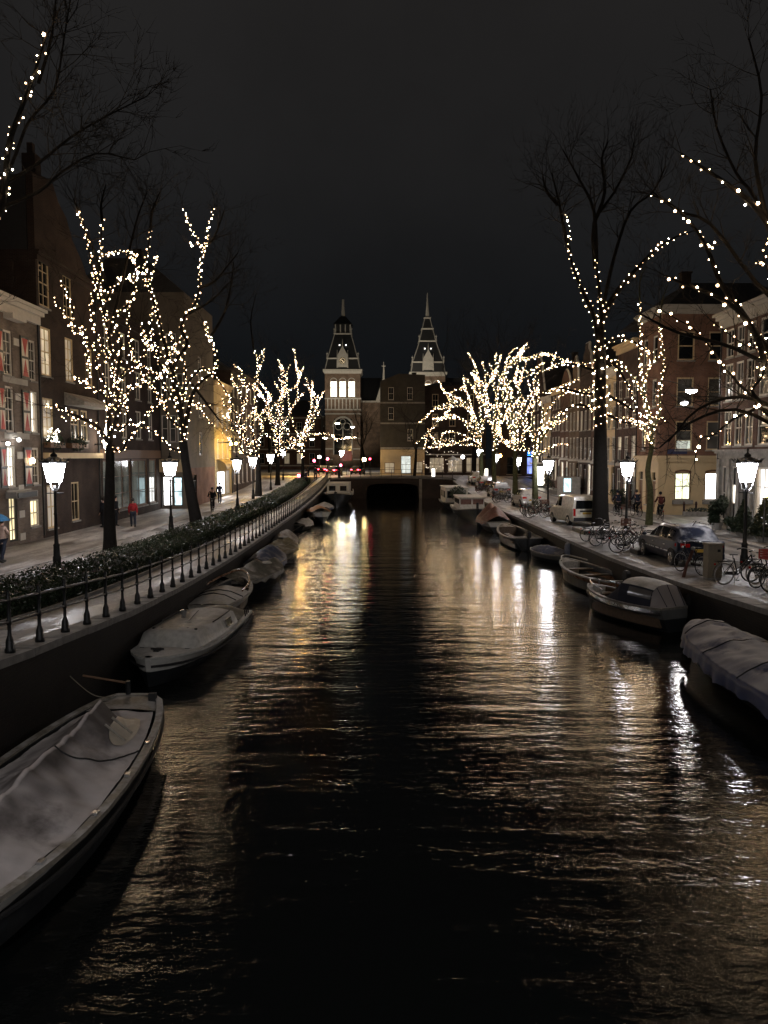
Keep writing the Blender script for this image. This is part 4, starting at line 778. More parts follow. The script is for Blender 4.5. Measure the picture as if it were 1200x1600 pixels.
# ================================================================== TREES AND LIGHT STRINGS
def smooth(pts, k=3):
    """Catmull-Rom through the points"""
    p = [pts[0] * 2 - pts[1]] + pts + [pts[-1] * 2 - pts[-2]]; out = []
    for i in range(1, len(p) - 2):
        for j in range(k):
            t = j / k; a, b, c, d = p[i - 1:i + 3]
            out.append(.5 * ((2 * b) + (c - a) * t + (2 * a - 5 * b + 4 * c - d) * t * t + (3 * b - a - 3 * c + d) * t ** 3))
    return out + [pts[-1]]
def grow(mb, p, d, L, r, lv, rr, up=.12, twist=.5, n=4, out=None):
    """a bare branch with forks and fine twigs"""
    m = max(3, int(L / .45)); pts = [p]; q = p.copy(); dd = d.normalized()
    for i in range(m):
        dd = (dd + Vector((rr.gauss(0, .16), rr.gauss(0, .16), rr.gauss(0, .12) + up * .5))).normalized(); q = q + dd * (L / m); pts.append(q)
    mb.tube(pts, [r * (1 - .75 * i / m) for i in range(m + 1)], n, False)
    if out is not None: out.append(pts)
    if lv <= 0: return
    k = rr.randint(3, 5) if lv > 1 else rr.randint(3, 6)
    for j in range(k):
        i = rr.randint(max(1, m // 3), m); b = (pts[i] - pts[i - 1]).normalized(); s = b.orthogonal().normalized(); s.rotate(Matrix.Rotation(rr.uniform(0, 2 * PI), 3, b))
        grow(mb, pts[i], b * .8 + s * rr.uniform(.5, 1.0) * twist * 1.6, L * rr.uniform(.45, .7), max(.006, r * .5 * (1 - .5 * i / m)), lv - 1, rr, up, twist, 3, out)
def wrap(pts, rad, sp, rr, pitch=.5):
    """points of a light string wound round a limb"""
    out = []; acc = 0; ang = rr.uniform(0, 6)
    for a, b, ra in zip(pts, pts[1:], rad):
        d = b - a; L = d.length
        if L < 1e-5: continue
        dn = d / L; s = dn.orthogonal().normalized(); t = dn.cross(s)
        while acc < L:
            ang += 2 * PI * sp / pitch * rr.uniform(.7, 1.3); q = ra + .03 + .03 * rr.random()
            out.append(a + dn * acc + (s * math.cos(ang) + t * math.sin(ang)) * q); acc += sp * rr.uniform(.55, 1.45)
        acc -= L
    return out
BN = [0]
def lit_tree(label, strlabel, y, base_px, base_py, tr, limbs, dark, seed, br=.05, sp=.16, rnd_lit=8, sub_len=2.2, thick=.3, bark='bark', dspread=1.6, twl=1.5, group='trees wound with lights', tw_lit=None):
    """limbs: traced courses (px, py) at the tree's own distance, each given depth of its own; dark: unlit limbs that carry on above"""
    rr = random.Random(seed); b0 = P(base_px, base_py, y); z0 = zg(y); base = Vector((b0.x, y, z0))
    t = thing('tree', label, 'tree', base, group=group)
    ts = thing('light_string', strlabel, 'light string', base, group='strings of warm lights in the trees')
    T3 = [P(a, b, y) - base for a, b in tr]; T3[0] = Vector((T3[0].x, 0, -.05)); T3 = smooth(T3)
    n = len(T3); MB().tube(T3, [thick * (1.08 - .38 * min(1, 1.6 * i / n) + (.12 if i == 0 else 0)) for i in range(n)], 10).build('trunk', K[bark], t, True)
    m = MB(); tw = MB(); bulbs = []; ends = []; lit3 = []
    for li, course in enumerate(limbs):
        y1 = rr.uniform(-dspread, dspread); k = len(course)
        pts = smooth([P(a, b, y + y1 * (i / max(1, k - 1)) ** .8) - base for i, (a, b) in enumerate(course)])
        r0 = thick * .42 if li < 3 else thick * .22
        rad = [max(.018, r0 * (1 - .85 * i / len(pts))) for i in range(len(pts))]
        m.tube(pts, rad, 6, False); bulbs += wrap(pts, rad, sp, rr, .45); lit3.append(pts); ends.append((pts[-1], pts[-1] - pts[-2], rad[-1]))
    for _ in range(rnd_lit):   # lesser lit branches between the main ones
        pts = rr.choice(lit3); i = rr.randint(len(pts) // 4, len(pts) - 1); d = (pts[i] - pts[i - 1]).normalized() + Vector((rr.gauss(0, .6), rr.gauss(0, .8), rr.gauss(.15, .35)))
        o = []; grow(m, pts[i], d, sub_len * rr.uniform(.6, 1.2), .03, 0, rr, .1, .5, 4, o)
        for c in o: bulbs += wrap(c, [.03] * len(c), sp, rr, .45); ends.append((c[-1], c[-1] - c[-2], .02))
    for course in dark:
        y1 = rr.uniform(-dspread, dspread); k = len(course); pts = smooth([P(a, b, y + y1 * i / max(1, k - 1)) - base for i, (a, b) in enumerate(course)])
        rad = [max(.014, thick * (.15 if seed == 1 else .26) * (1 - .75 * i / len(pts))) for i in range(len(pts))]; m.tube(pts, rad, 6, False)
        for i in range(len(pts) // 3, len(pts)):
            for _ in range(2):
                s = Vector((rr.gauss(0, 1), rr.gauss(0, 1), rr.gauss(.3, .6))); grow(tw, pts[i], (pts[i] - pts[i - 1]).normalized() * .6 + s * .7, twl * rr.uniform(.7, 1.5), max(.012, rad[i] * .4), 2, rr, .12)
    for p, d, r in ends:
        for _ in range(2): grow(tw, p, d.normalized() + Vector((rr.gauss(0, .3), rr.gauss(0, .4), rr.gauss(.1, .25))), twl * rr.uniform(.6, 1.2), max(.01, r * .6), 2, rr, .1)
    m.build('limb', K[bark], t, True); tw.build('twig', K['twig'], t, kind='stuff')
    bm = MB(); wm = MB()
    if tw_lit:   # the string also winds round the trunk between two heights
        a_, b_ = [P(base_px, q, y) - base for q in tw_lit]; tp = [a_.lerp(b_, i / 12) for i in range(13)]; bulbs += wrap(tp, [thick * .80] * 13, .075, rr, .5)
    for q in bulbs: bm.ico(q, br * .54 * rr.choice((.5, .6, .7, .8, .9, 1, 1.2, 1.7)))
    for a, b in zip(bulbs, bulbs[1:]):
        if (b - a).length < sp * 4: 
            s = (b - a).orthogonal().normalized() * .006; wm.add([a - s, a + s, b + s, b - s], [(0, 1, 2, 3)])
    bo = bm.build('bulb', [K['bulb'], K['bulb_dim'], K['bulb_hot']], ts, kind='stuff'); cls = [rr.choice((0, 0, 0, 0, 0, 1, 1, 1, 1, 2)) for _ in bulbs]; bo.data.polygons.foreach_set('material_index', [c for c in cls for _ in range(20)]); wm.build('cable', K['wire'], ts, kind='stuff'); BN[0] += len(bulbs)
    return t
def o3(ox, oy, s, *c): return [(ox + a / s, oy + b / s) for a, b in c]
# left bank, nearest first
lit_tree('bare tree at the left edge whose lit limb rises above the shuttered house', 'string of warm bulbs up the single limb at the upper left edge', 16.5, -262, 960, [(-262, 980), (-258, 800), (-250, 640), (-245, 500)],
    [[(-245, 500), (-180, 440), (-90, 400), (-20, 350), (0, 325), (8, 295), (13, 230), (30, 178), (46, 138), (60, 95), (72, 55)], [(-245, 500), (-260, 350), (-240, 200), (-190, 60)], [(-250, 560), (-330, 420), (-400, 300), (-450, 150)], [(-245, 480), (-200, 330), (-120, 210), (-90, 80)], [(-250, 600), (-170, 560), (-100, 545), (-40, 500)], [(-250, 560), (-300, 470), (-330, 330), (-340, 200)], [(-245, 450), (-215, 250), (-170, 120)]],
    [[(0, 300), (25, 240), (45, 190), (85, 140), (100, 60), (110, 0)], [(10, 285), (60, 255), (110, 215), (160, 185), (230, 150)], [(-10, 330), (60, 300), (95, 270), (150, 240), (210, 250)], [(60, 130), (80, 60), (90, -30)]], 1, .036, .13, 0, 1.6, .26, twl=.9, dspread=1.4)
lit_tree('tall lit tree with an upright dark trunk in the hedge before the tall dark house', 'dense string of warm bulbs in the tall tree before the tall dark house', 34, 172, 862, [(172, 862), (171, 800), (172, 730), (172, 695)],
    [[(172, 712), (170, 640), (178, 590), (172, 540), (165, 490), (160, 440), (157, 400), (160, 342)], [(172, 690), (185, 640), (182, 590), (190, 540), (178, 500), (205, 470), (212, 440), (212, 395)], [(168, 690), (150, 665), (115, 648), (90, 636), (68, 634)],
     [(165, 500), (150, 440), (141, 400), (134, 365), (123, 332)], [(168, 565), (143, 537), (130, 523), (108, 512), (115, 488), (107, 467), (95, 438)], [(170, 640), (160, 615), (134, 604), (139, 590), (139, 568)], [(178, 600), (198, 575), (205, 545), (200, 500), (203, 478)], [(165, 470), (185, 437), (207, 437)], [(172, 700), (190, 704), (200, 686), (221, 661), (236, 640), (259, 624)],
     [(175, 640), (200, 610), (222, 600), (250, 590)], [(172, 560), (150, 520), (142, 480), (147, 450)], [(178, 600), (215, 570), (230, 545), (250, 540)], [(172, 680), (200, 660), (195, 630), (205, 600)], [(172, 620), (155, 580), (150, 555)]],
    [[(160, 345), (158, 320), (165, 290)], [(172, 520), (200, 400), (215, 340), (230, 300)], [(165, 440), (130, 350), (115, 310)]], 2, .046, .125, 9, 1.8, .27)
lit_tree('leaning lit tree with a thick dark trunk beside the second lantern', 'string of warm bulbs in the leaning tree between the shop front and the pale house', 46.7, 305, 822, [(308, 824), (300, 780), (291, 730), (286, 690)],
    [[(287, 700), (284, 650), (275, 600), (262, 555), (253, 520), (245, 490), (236, 455), (226, 420), (230, 397), (235, 360)], [(286, 690), (298, 625), (313, 597), (337, 577), (338, 550), (325, 523)], [(283, 650), (270, 590), (277, 560), (293, 537), (283, 515), (290, 493), (303, 478), (312, 450), (312, 415), (318, 387), (297, 382)],
     [(275, 600), (250, 570), (240, 540), (235, 500), (245, 470)], [(235, 455), (222, 430), (210, 405), (207, 393)], [(284, 670), (262, 650), (255, 620), (230, 600), (215, 590)], [(287, 705), (267, 700), (247, 679), (225, 668), (207, 661)], [(280, 620), (300, 590), (320, 575), (345, 600), (362, 632), (352, 655)], [(278, 610), (300, 630), (335, 633)], [(262, 560), (230, 540), (222, 520)], [(284, 650), (255, 600), (240, 580), (215, 570)], [(318, 388), (322, 384)], [(284, 640), (290, 590), (285, 560), (262, 540)]],
    [[(318, 387), (335, 370), (350, 330)], [(312, 450), (335, 440), (352, 420), (372, 395)], [(330, 525), (350, 490), (360, 450), (365, 410)], [(235, 360), (238, 330), (250, 300)], [(295, 490), (330, 470), (360, 440)], [(300, 600), (330, 640), (345, 660)]], 3, .052, .155, 10, 2.4, .36)
lit_tree('lit tree by the hedge in front of the striped awnings', 'dense warm light string in the tree before the striped awnings', 75, 404, 790, [(404, 792), (404, 750), (403, 715)],
    [o3(150, 550, 4, (1015, 660), (910, 620), (910, 520), (905, 420), (920, 330), (900, 240), (930, 170), (900, 110), (850, 75)), o3(150, 550, 4, (1010, 660), (990, 560), (975, 450), (1000, 300), (1000, 200), (1015, 80), (985, -20)), o3(150, 550, 4, (1000, 640), (950, 600), (910, 450), (870, 380), (800, 330), (790, 290)), o3(150, 550, 4, (980, 620), (905, 480), (830, 420), (760, 380), (720, 430)), o3(150, 550, 4, (900, 240), (860, 200), (845, 140)), o3(150, 550, 4, (1010, 600), (1040, 480), (1030, 400), (1090, 300), (1100, 250)), o3(150, 550, 4, (940, 560), (880, 500), (840, 480), (800, 490)), o3(150, 550, 4, (930, 330), (950, 260), (940, 200))],
    [[(396, 545), (392, 500), (400, 460)]], 4, .054, .18, 16, 2.6, .34)
lit_tree('lit tree nearer the far bridge, second of the far pair by the hedge', 'warm light string in the spreading tree before the museum tower', 90, 434, 778, [(434, 780), (434, 745), (434, 712)],
    [o3(150, 550, 4, (1137, 660), (1130, 600), (1130, 480), (1090, 380), (1060, 310), (1020, 240)), o3(150, 550, 4, (1137, 640), (1140, 500), (1130, 380), (1160, 280), (1170, 180), (1140, 50)), o3(400, 430, 3.43, (120, 960), (200, 900), (150, 800), (110, 700), (160, 620), (150, 520), (120, 450)), o3(400, 430, 3.43, (130, 900), (150, 650), (210, 600), (235, 530)), o3(400, 430, 3.43, (130, 930), (230, 900), (280, 760), (300, 680), (300, 560)), o3(400, 430, 3.43, (200, 900), (280, 800), (330, 690), (365, 620)), o3(400, 430, 3.43, (130, 900), (230, 870), (300, 855), (390, 850), (435, 890)), o3(400, 430, 3.43, (120, 880), (80, 800), (60, 700), (20, 620)), o3(400, 430, 3.43, (130, 860), (180, 740), (220, 660), (225, 600)), o3(400, 430, 3.43, (130, 900), (50, 850), (20, 790))],
    [], 5, .058, .185, 18, 2.8, .33)
lit_tree('last lit tree by the hedge next to the far bridge', 'sparse warm light string in the last tree by the far bridge', 103, 473, 768, [(473, 770), (473, 735), (473, 715)],
    [[(473, 715), (476, 680), (484, 650), (487, 620), (489, 595)], [(473, 712), (465, 680), (455, 650), (450, 620), (446, 590)], [(473, 700), (490, 660), (500, 640)], [(473, 710), (460, 700), (450, 690)]], [], 6, .06, .26, 8, 2.4, .28)
# right bank
lit_tree('bare tree just outside the frame whose lit limbs reach in over the grey fronted house', 'strings of widely spaced warm bulbs on the limbs hanging in from the right edge', 24, 1255, 890, [(1258, 900), (1256, 780), (1255, 680), (1250, 600)],
    [[(1250, 610), (1210, 560), (1180, 520), (1160, 490), (1140, 462), (1125, 440), (1110, 400), (1095, 370), (1080, 350), (1050, 320), (1015, 303)], [(1250, 640), (1200, 580), (1185, 530), (1150, 482), (1100, 455), (1060, 440), (1040, 431)], [(1252, 560), (1230, 440), (1200, 350), (1165, 310), (1130, 283), (1092, 258), (1065, 240)], [(1252, 690), (1187, 636), (1181, 624), (1154, 600), (1145, 588), (1129, 573), (1117, 551), (1099, 530), (1082, 512), (1060, 500), (1030, 482)], [(1252, 700), (1195, 640), (1167, 646), (1151, 652), (1136, 662), (1115, 680), (1098, 683), (1090, 700), (1085, 722)], [(1240, 640), (1215, 560), (1195, 545), (1165, 540), (1110, 500)], [(1095, 372), (1104, 384), (1118, 383)], [(1250, 600), (1215, 470), (1195, 410), (1180, 416)], [(1255, 600), (1290, 450), (1310, 300), (1340, 150)], [(1255, 640), (1330, 540), (1400, 430), (1450, 300)], [(1255, 560), (1260, 400), (1245, 250), (1240, 120)], [(1255, 660), (1320, 620), (1400, 600)], [(1190, 630), (1175, 610), (1190, 590), (1200, 560)]],
    [[(1250, 560), (1215, 400), (1180, 310), (1150, 270), (1120, 200), (1110, 140)], [(1200, 350), (1180, 250), (1190, 150), (1170, 60)], [(1245, 500), (1180, 440), (1110, 350), (1060, 330), (1020, 300)], [(1240, 680), (1150, 640), (1080, 660), (1030, 700)], [(1240, 650), (1160, 620), (1090, 640), (1045, 690)], [(1250, 600), (1150, 545), (1060, 520), (1000, 490)]], 7, .056, .25, 4, 1.8, .3, twl=1.1, dspread=2.2)
lit_tree('large tree with a thick dark trunk beside the white van', 'string wound up the thick trunk and two limbs of the largest tree', 44.6, 938, 826, [(938, 828), (938, 760), (938, 680), (938, 600), (937, 545)],
    [[(937, 545), (930, 500), (915, 465), (900, 430), (888, 392)], [(938, 540), (940, 500), (936, 450), (930, 402)], [(940, 500), (955, 470), (975, 442), (1000, 415), (1022, 392), (1050, 373), (1080, 362)], [(930, 580), (905, 571), (880, 568), (862, 578)], [(926, 616), (900, 612), (875, 607), (852, 616)], [(926, 640), (905, 632), (885, 640), (870, 655)], [(950, 560), (968, 580), (985, 610), (995, 640)], [(950, 618), (975, 632), (1000, 648), (1015, 660)], [(945, 535), (975, 528), (1000, 540), (1020, 552)], [(950, 648), (975, 660), (1003, 662)]],
    [[(890, 395), (880, 350), (872, 310), (862, 270)], [(932, 410), (928, 330), (905, 280), (880, 235)], [(930, 420), (928, 350), (960, 300), (985, 250), (990, 225)], [(942, 480), (960, 400), (985, 330), (1020, 300), (1040, 260)], [(928, 350), (945, 300), (940, 250), (950, 222)], [(872, 320), (855, 300), (848, 275)]], 8, .054, .2, 3, 2., .46, twl=1.8, dspread=1.6, tw_lit=(668, 540))
lit_tree('slim tree with a mossy crooked trunk near the dark estate car', 'string on the slim mossy tree in front of the cream corner house', 47, 1016, 815, [(1014, 816), (1016, 770), (1012, 735), (1018, 700), (1017, 680)],
    [[(1016, 692), (1019, 672), (1018, 655), (1010, 630), (1004, 600), (1000, 560), (1001, 520), (999, 470)], [(1018, 672), (1030, 650), (1031, 620), (1034, 590), (1038, 566), (1033, 530), (1030, 505)], [(1017, 660), (1005, 620), (990, 592), (972, 570), (960, 560)], [(1018, 668), (1000, 660), (985, 655)], [(1016, 690), (1013, 680), (1020, 668), (1014, 656)], [(1004, 600), (1015, 570), (1008, 540)]],
    [[(1000, 475), (1000, 440), (1010, 410)], [(1030, 510), (1035, 470), (1045, 440)]], 9, .054, .17, 3, 1.6, .2, bark='moss')
C = lambda *c: o3(600, 530, 4, *c)
lit_tree('lit tree with a mossy trunk beside the silver hatchback', 'warm light string in the tree beside the silver hatchback', 58.5, 836, 798, [(836, 800), (836, 760), (835, 715)],
    [C((945, 740), (940, 640), (930, 540), (930, 450), (940, 380)), C((945, 700), (950, 620), (1000, 480), (965, 380), (965, 250)), C((945, 680), (1030, 560), (1080, 490), (1105, 445)), C((945, 660), (970, 560), (1030, 430), (1100, 360), (1150, 330), (1240, 345)), C((940, 720), (860, 640), (880, 560), (850, 480), (870, 400)), C((950, 720), (1010, 690), (1080, 660), (1150, 655)), C((940, 640), (900, 560), (890, 470), (920, 400)), C((940, 730), (880, 690), (800, 690)), C((1000, 340), (1060, 315), (1130, 310))], [], 10, .05, .165, 12, 2.2, .26, bark='moss')
lit_tree('lit tree with long limbs reaching over the row houses', 'warm light string with long arms over the row houses', 67, 805, 790, [(805, 792), (805, 750), (805, 705)],
    [C((820, 690), (830, 580), (800, 480), (760, 420), (740, 330), (780, 270), (830, 240)), C((825, 650), (830, 560), (880, 480), (870, 380), (830, 300), (820, 250)), C((820, 600), (790, 400), (760, 250), (790, 140), (880, 120), (960, 100), (1050, 95)), C((825, 560), (840, 400), (850, 260), (950, 210), (1030, 190), (1090, 150), (1200, 155)), C((820, 640), (760, 640), (730, 600), (720, 560)), C((850, 210), (930, 195), (1000, 145)), C((820, 660), (780, 560), (770, 480)), C((810, 560), (730, 470), (680, 420))], [], 11, .054, .17, 14, 2.4, .27, bark='moss', dspread=2.2)
lit_tree('tallest of the clustered lit trees before the far bridge', 'warm light string rising to the highest tip of the clustered trees', 79, 772, 782, [(772, 784), (772, 745), (772, 705)],
    [C((690, 700), (700, 600), (690, 500), (700, 400), (720, 300), (740, 220), (780, 150), (830, 110), (910, 40)), C((690, 640), (720, 480), (700, 350), (680, 240), (720, 150), (730, 90)), C((700, 400), (740, 220), (850, 130), (940, 120), (1000, 90), (1050, 95)), C((690, 600), (640, 400), (640, 300), (630, 220)), C((700, 560), (760, 480), (790, 380), (800, 300)), C((690, 660), (740, 640), (790, 680)), C((690, 580), (650, 480), (610, 380), (590, 250)), C((740, 240), (780, 100), (830, 50))], [], 12, .056, .175, 16, 2.6, .28, bark='moss', dspread=2.2)
lit_tree('widest lit tree, its drooping limbs hanging over the far end of the canal', 'warm light string on the drooping limbs over the far end of the canal', 88, 752, 778, [(752, 780), (752, 745), (752, 705)],
    [C((600, 690), (600, 640), (590, 560), (570, 500), (540, 450), (480, 390), (430, 390), (400, 360), (450, 315), (510, 320)), C((600, 640), (560, 480), (520, 420), (470, 370), (390, 410), (320, 430), (270, 480), (215, 525)), C((600, 660), (590, 620), (530, 560), (480, 490), (430, 490), (360, 500), (300, 560), (240, 620), (190, 655)), C((600, 680), (560, 660), (480, 660), (400, 630), (330, 640), (280, 590), (250, 690)), C((600, 620), (620, 560), (600, 480), (600, 400), (570, 330), (570, 280), (560, 190)), C((600, 640), (500, 600), (430, 580), (370, 590), (345, 690)), C((610, 560), (640, 460), (620, 380), (630, 300), (590, 280)), C((600, 600), (520, 520), (440, 480), (400, 470)), C((590, 560), (540, 400), (520, 330)), C((600, 660), (540, 620), (420, 660), (350, 650)), C((560, 480), (500, 420), (430, 420), (340, 440))], [], 13, .058, .175, 14, 2.4, .3, bark='moss', dspread=2.)
# ---- unlit bare trees
def bare_tree(label, x, y, h, seed, r=.25, spread=1., lv=3, mat='bark', group='unlit bare trees'):
    rr = random.Random(seed); t = thing('tree', label, 'tree', (x, y, zg(y)), group=group); tr = [Vector((0, 0, -.05)), Vector((rr.uniform(-.2, .2), 0, h * .18)), Vector((rr.uniform(-.3, .3), rr.uniform(-.2, .2), h * .36))]
    tr = smooth(tr); MB().tube(tr, [r * (1.3 - .5 * i / len(tr)) for i in range(len(tr))], 8).build('trunk', K[mat], t, True)
    m = MB()
    for k in range(5):
        a = k * 2 * PI / 5 + rr.uniform(-.3, .3); e = rr.uniform(.35, .8) * spread
        grow(m, tr[-1] - Vector((0, 0, rr.uniform(0, h * .06))), Vector((math.cos(a) * e, math.sin(a) * e, 1)), h * rr.uniform(.42, .56), r * .5, lv, rr, .1, .6)
    m.build('crown', K['twig'], t, kind='stuff')
bare_tree('small dark bare tree standing in front of the museum', -2.6, 140, 13.5, 22, .22, .8)
bare_tree('dark bare tree in front of the pale wall behind the far bridge', 5.6, 117, 12, 23, .2, .6)
bare_tree('tall dark tree behind the clustered lit trees', 13.5, 108, 22, 24, .3)
bare_tree('tall dark tree right of the far cafe, behind the tallest lit tree', 20, 121, 23, 25, .3)
bare_tree('dark tree left of the museum tower', -21, 150, 20, 26, .3)
# small distant lights hung on the trees by the cafe
ts = thing('light_string', 'faint string of tiny lights in front of the cafe behind the far bridge', 'light string', (9, 118, 1.2), group='strings of warm lights in the trees')
m = MB(); rr = random.Random(77)
for _ in range(60): m.ico((rr.uniform(-2, 3.5), rr.uniform(-1, 1), rr.uniform(.8, 6.5)), .05)
m.build('bulb', glow('faint_bulb', (1, .8, .6), 1.6), ts, kind='stuff'); MB().tube([(-2, 0, 6.6), (3.5, 0, 6.6)], .01, 4).build('cable', K['wire'], ts)
# ================================================================== BOATS
class Hull:
    se = 1.
    def __init__(s, L, B, H, tr=.7, p=2.2, q=.75, sheer=.18, draft=.3, tm=.42): s.L, s.B, s.H, s.tr, s.p, s.q, s.sh, s.d, s.tm = L, B, H, tr, p, q, sheer, draft, tm
    def hb(s, t):
        if t < s.tm: k = t / s.tm; return s.B / 2 * (s.tr + (1 - s.tr) * math.sin(k * PI / 2) ** s.se)
        return s.B / 2 * max(.02, 1 - ((t - s.tm) / (1 - s.tm)) ** s.p) ** s.q
    def gz(s, t): return s.H + s.sh * max(0, (t - .35) / .65) ** 2 + s.sh * .3 * max(0, (.35 - t) / .35) ** 2
    def x(s, t): return (t - .5) * s.L
    def pt(s, t, k, inset=0., dz=0.):
        return (s.x(t), k * max(0.0, s.hb(t) - inset), s.gz(t) + dz)
TS_ = [0, .04, .1, .17, .25, .33, .42, .5, .58, .66, .73, .8, .86, .91, .95, .98, 1.0]
def boat(name, label, cat, loc, rz, h, hullm, gunm, inm=None, low=.62, group='boats moored along the canal', open_=True, band=None, rub=None):
    t = thing(name, label, cat, (loc[0], loc[1], WATER), rz, group)
    m = MB(); na = 6
    def sec(tt):
        b, g = h.hb(tt), h.gz(tt); pts = []
        rake = .0 if tt < .9 else (tt - .9) * 10 * .25
        for a in range(na, -1, -1):
            q = a / na; pts.append((h.x(tt) - rake * (1 - q) * .5, -b * (q ** .55 if q else 0) * (.9 + .1 * q), -h.d + (g + h.d) * q))
        return pts + [(x, -y, z) for x, y, z in pts[-2::-1]]
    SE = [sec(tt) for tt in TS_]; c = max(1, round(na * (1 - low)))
    m.loft([s[:c + 1] for s in SE], False); m.loft([s[-c - 1:] for s in SE], False); s0 = SE[0]; m.add(s0[:c + 1] + s0[-c - 1:], [tuple(range(2 * c + 2))]); s1 = SE[-1]; m.add(s1[:c + 1] + s1[-c - 1:], [tuple(range(2 * c + 2))])
    hu = m.build('hull', hullm, t, True)
    m = MB(); m.loft([s[c:len(s) - c] for s in SE], False); m.add(s0[c:len(s0) - c], [tuple(range(len(s0) - 2 * c))]); m.add(s1[c:len(s1) - c], [tuple(range(len(s1) - 2 * c))]); m.build('hull_bottom', K['hull_d'], hu, True)  # lower hull coloured dark for the shade near the water
    w = min(.1, h.B * .06)
    g = MB(); 
    for k in (-1, 1):
        g.loft([[h.pt(tt, k, -.025, -.05), h.pt(tt, k, -.025, .015), h.pt(tt, k, w, .015), h.pt(tt, k, w, -.05)] for tt in TS_], True)
    g.box((h.x(0) - .02, -h.hb(0), h.gz(0) - .06), (h.x(0) + w, h.hb(0), h.gz(0) + .013)); g.build('gunwale', gunm, t)
    if rub:
        r = MB()
        for k in (-1, 1): r.tube([h.pt(tt, k, -.02, -.2) for tt in TS_], .03, 5)
        r.build('rubbing_strake', rub, t)
    if band:
        r = MB()
        for k in (-1, 1): r.loft([[h.pt(tt, k, -.012, -.05), h.pt(tt, k, -.008, -.19)] for tt in TS_], False)
        r.build('steel_band', band, t, True)
    if open_:
        i = MB(); fl = .12
        i.loft([[h.pt(tt, -1, w, -.02), (h.x(tt), -max(0, h.hb(tt) - w - .08), fl), (h.x(tt), max(0, h.hb(tt) - w - .08), fl), h.pt(tt, 1, w, -.02)] for tt in TS_[1:-2]], False)
        s0 = [h.pt(.04, -1, w, -.02), (h.x(.04), -h.hb(.04) + w + .08, fl), (h.x(.04), h.hb(.04) - w - .08, fl), h.pt(.04, 1, w, -.02)]; i.add(s0, [(0, 1, 2, 3)])
        i.build('inner_hull', inm or hullm, t)
    return t
def deck(t, h, t0, t1, mat, name='foredeck', dz=-.005, inset=.06, crown=.05):
    m = MB(); n = 8; ts = [t0 + (t1 - t0) * i / n for i in range(n + 1)]
    m.loft([[(h.x(a), k * max(0.005, h.hb(a) - inset), h.gz(a) + dz + crown * (1 - k * k)) for k in (-1, -.5, 0, .5, 1)] for a in ts], False)
    s = [(h.x(t0), k * (h.hb(t0) - inset), h.gz(t0) + dz + crown * (1 - k * k)) for k in (-1, -.5, 0, .5, 1)]
    m.add(s + [(h.x(t0), (h.hb(t0) - inset) * .82, .3), (h.x(t0), -(h.hb(t0) - inset) * .82, .3)], [tuple(range(7))]); return m.build(name, mat, t, True)
def thwart(t, h, ts, mat, w=.26, dz=-.18):
    for a in ts: MB().box((h.x(a) - w / 2, -h.hb(a) + .07, h.gz(a) + dz), (h.x(a) + w / 2, h.hb(a) - .07, h.gz(a) + dz + .05)).build('thwart', mat, t, bevel=.01)
def tarp(t, h, mat, ridge, prof=1.0, t0=.02, t1=.985, over=.04, skirt=.0, seed=1, fold=.03, nu=26, nv=60, name='tarpaulin', zed=.03, scal=.04):
    rr = random.Random(seed); o = rr.uniform(0, 50)
    def f(u, v):
        a = t0 + (t1 - t0) * v; k = u * 2 - 1; e = skirt and abs(k) > .86
        kk = max(-1, min(1, k / .86)) if skirt else k
        y = kk * (h.hb(a) + over); R_ = ridge(a); z = h.gz(a) + zed + R_ * ((1 - abs(kk)) ** prof if prof >= 1 else (1 - abs(kk) ** (1 / prof)))
        nz = mnoise.noise((h.x(a) * 1.9 + o, y * 2.6, 1)) * fold + mnoise.noise((h.x(a) * 6 + o, y * 3, 4)) * fold * .5
        if e:
            q = (abs(k) - .86) / .14; z -= q * (skirt + scal * 1.6 * mnoise.noise((h.x(a) * 2.2, o, 7)) + scal * .3 * math.sin(h.x(a) * 7 + o) + .04 * mnoise.noise((h.x(a) * 5, o, 2))); y += (1 if k > 0 else -1) * q * (.03 + .09 * mnoise.noise((h.x(a) * 3.1, o, 5)))
        return (h.x(a), y, z + nz * (1 - .5 * abs(kk)))
    m = MB().grid(f, nu, nv); ob = m.build(name, mat, t, True)
    return f
def stern_motor(t, h, mat, y=0, cover=None):
    m = MB(); x = h.x(0) - .18; z = h.gz(0)
    m.loft([[(x + a * sx, y + b * sy, z + c) for a, b in ((-.16, -.1), (.16, -.12), (.16, .12), (-.16, .1))] for c, sx, sy in ((.02, .8, .8), (.1, 1, 1), (.32, 1, 1), (.42, .6, .6))], True, True); m.box((x - .05, y - .05, -.3), (x + .07, y + .05, z + .03))
    return m.build('outboard_motor', cover or mat, t, bevel=.02)
def fender(t, h, ts, k, mat):
    for a in ts:
        p = Vector(h.pt(a, k, -.1, -.25)); m = MB().lathe([(.02, -.25), (.08, -.2), (.09, 0), (.08, .2), (.02, .25)], p, 8); m.tube([p + Vector((0, 0, .2)), p + Vector((0, -k * .1, .3))], .008, 4); m.build('fender', mat, t, True)
def rope(t, pts, mat, r=.012, name='mooring_rope'): return MB().tube(smooth([Vector(p) for p in pts], 6), r, 4).build(name, mat, t, True)
K['canvas_g'] = snowy('grey_canvas_with_snow', (.07, .06, .06), (.66, .61, .61), .30, .46, .9, .9, .75, .25)
K['canvas_b'] = snowy('blue_canvas_with_snow', (.016, .028, .09), (.58, .55, .55), .30, .44, .86, 1.0, .6, .25)
K['canvas_blue'] = snowy('blue_tarpaulin', (.06, .075, .13), (.4, .4, .42), .5, .62, .8, 1.6, .55, .25)
K['canvas_k'] = snowy('khaki_cover', (.15, .13, .08), (.42, .4, .36), .5, .66, .8, 1.6, .7, .25)
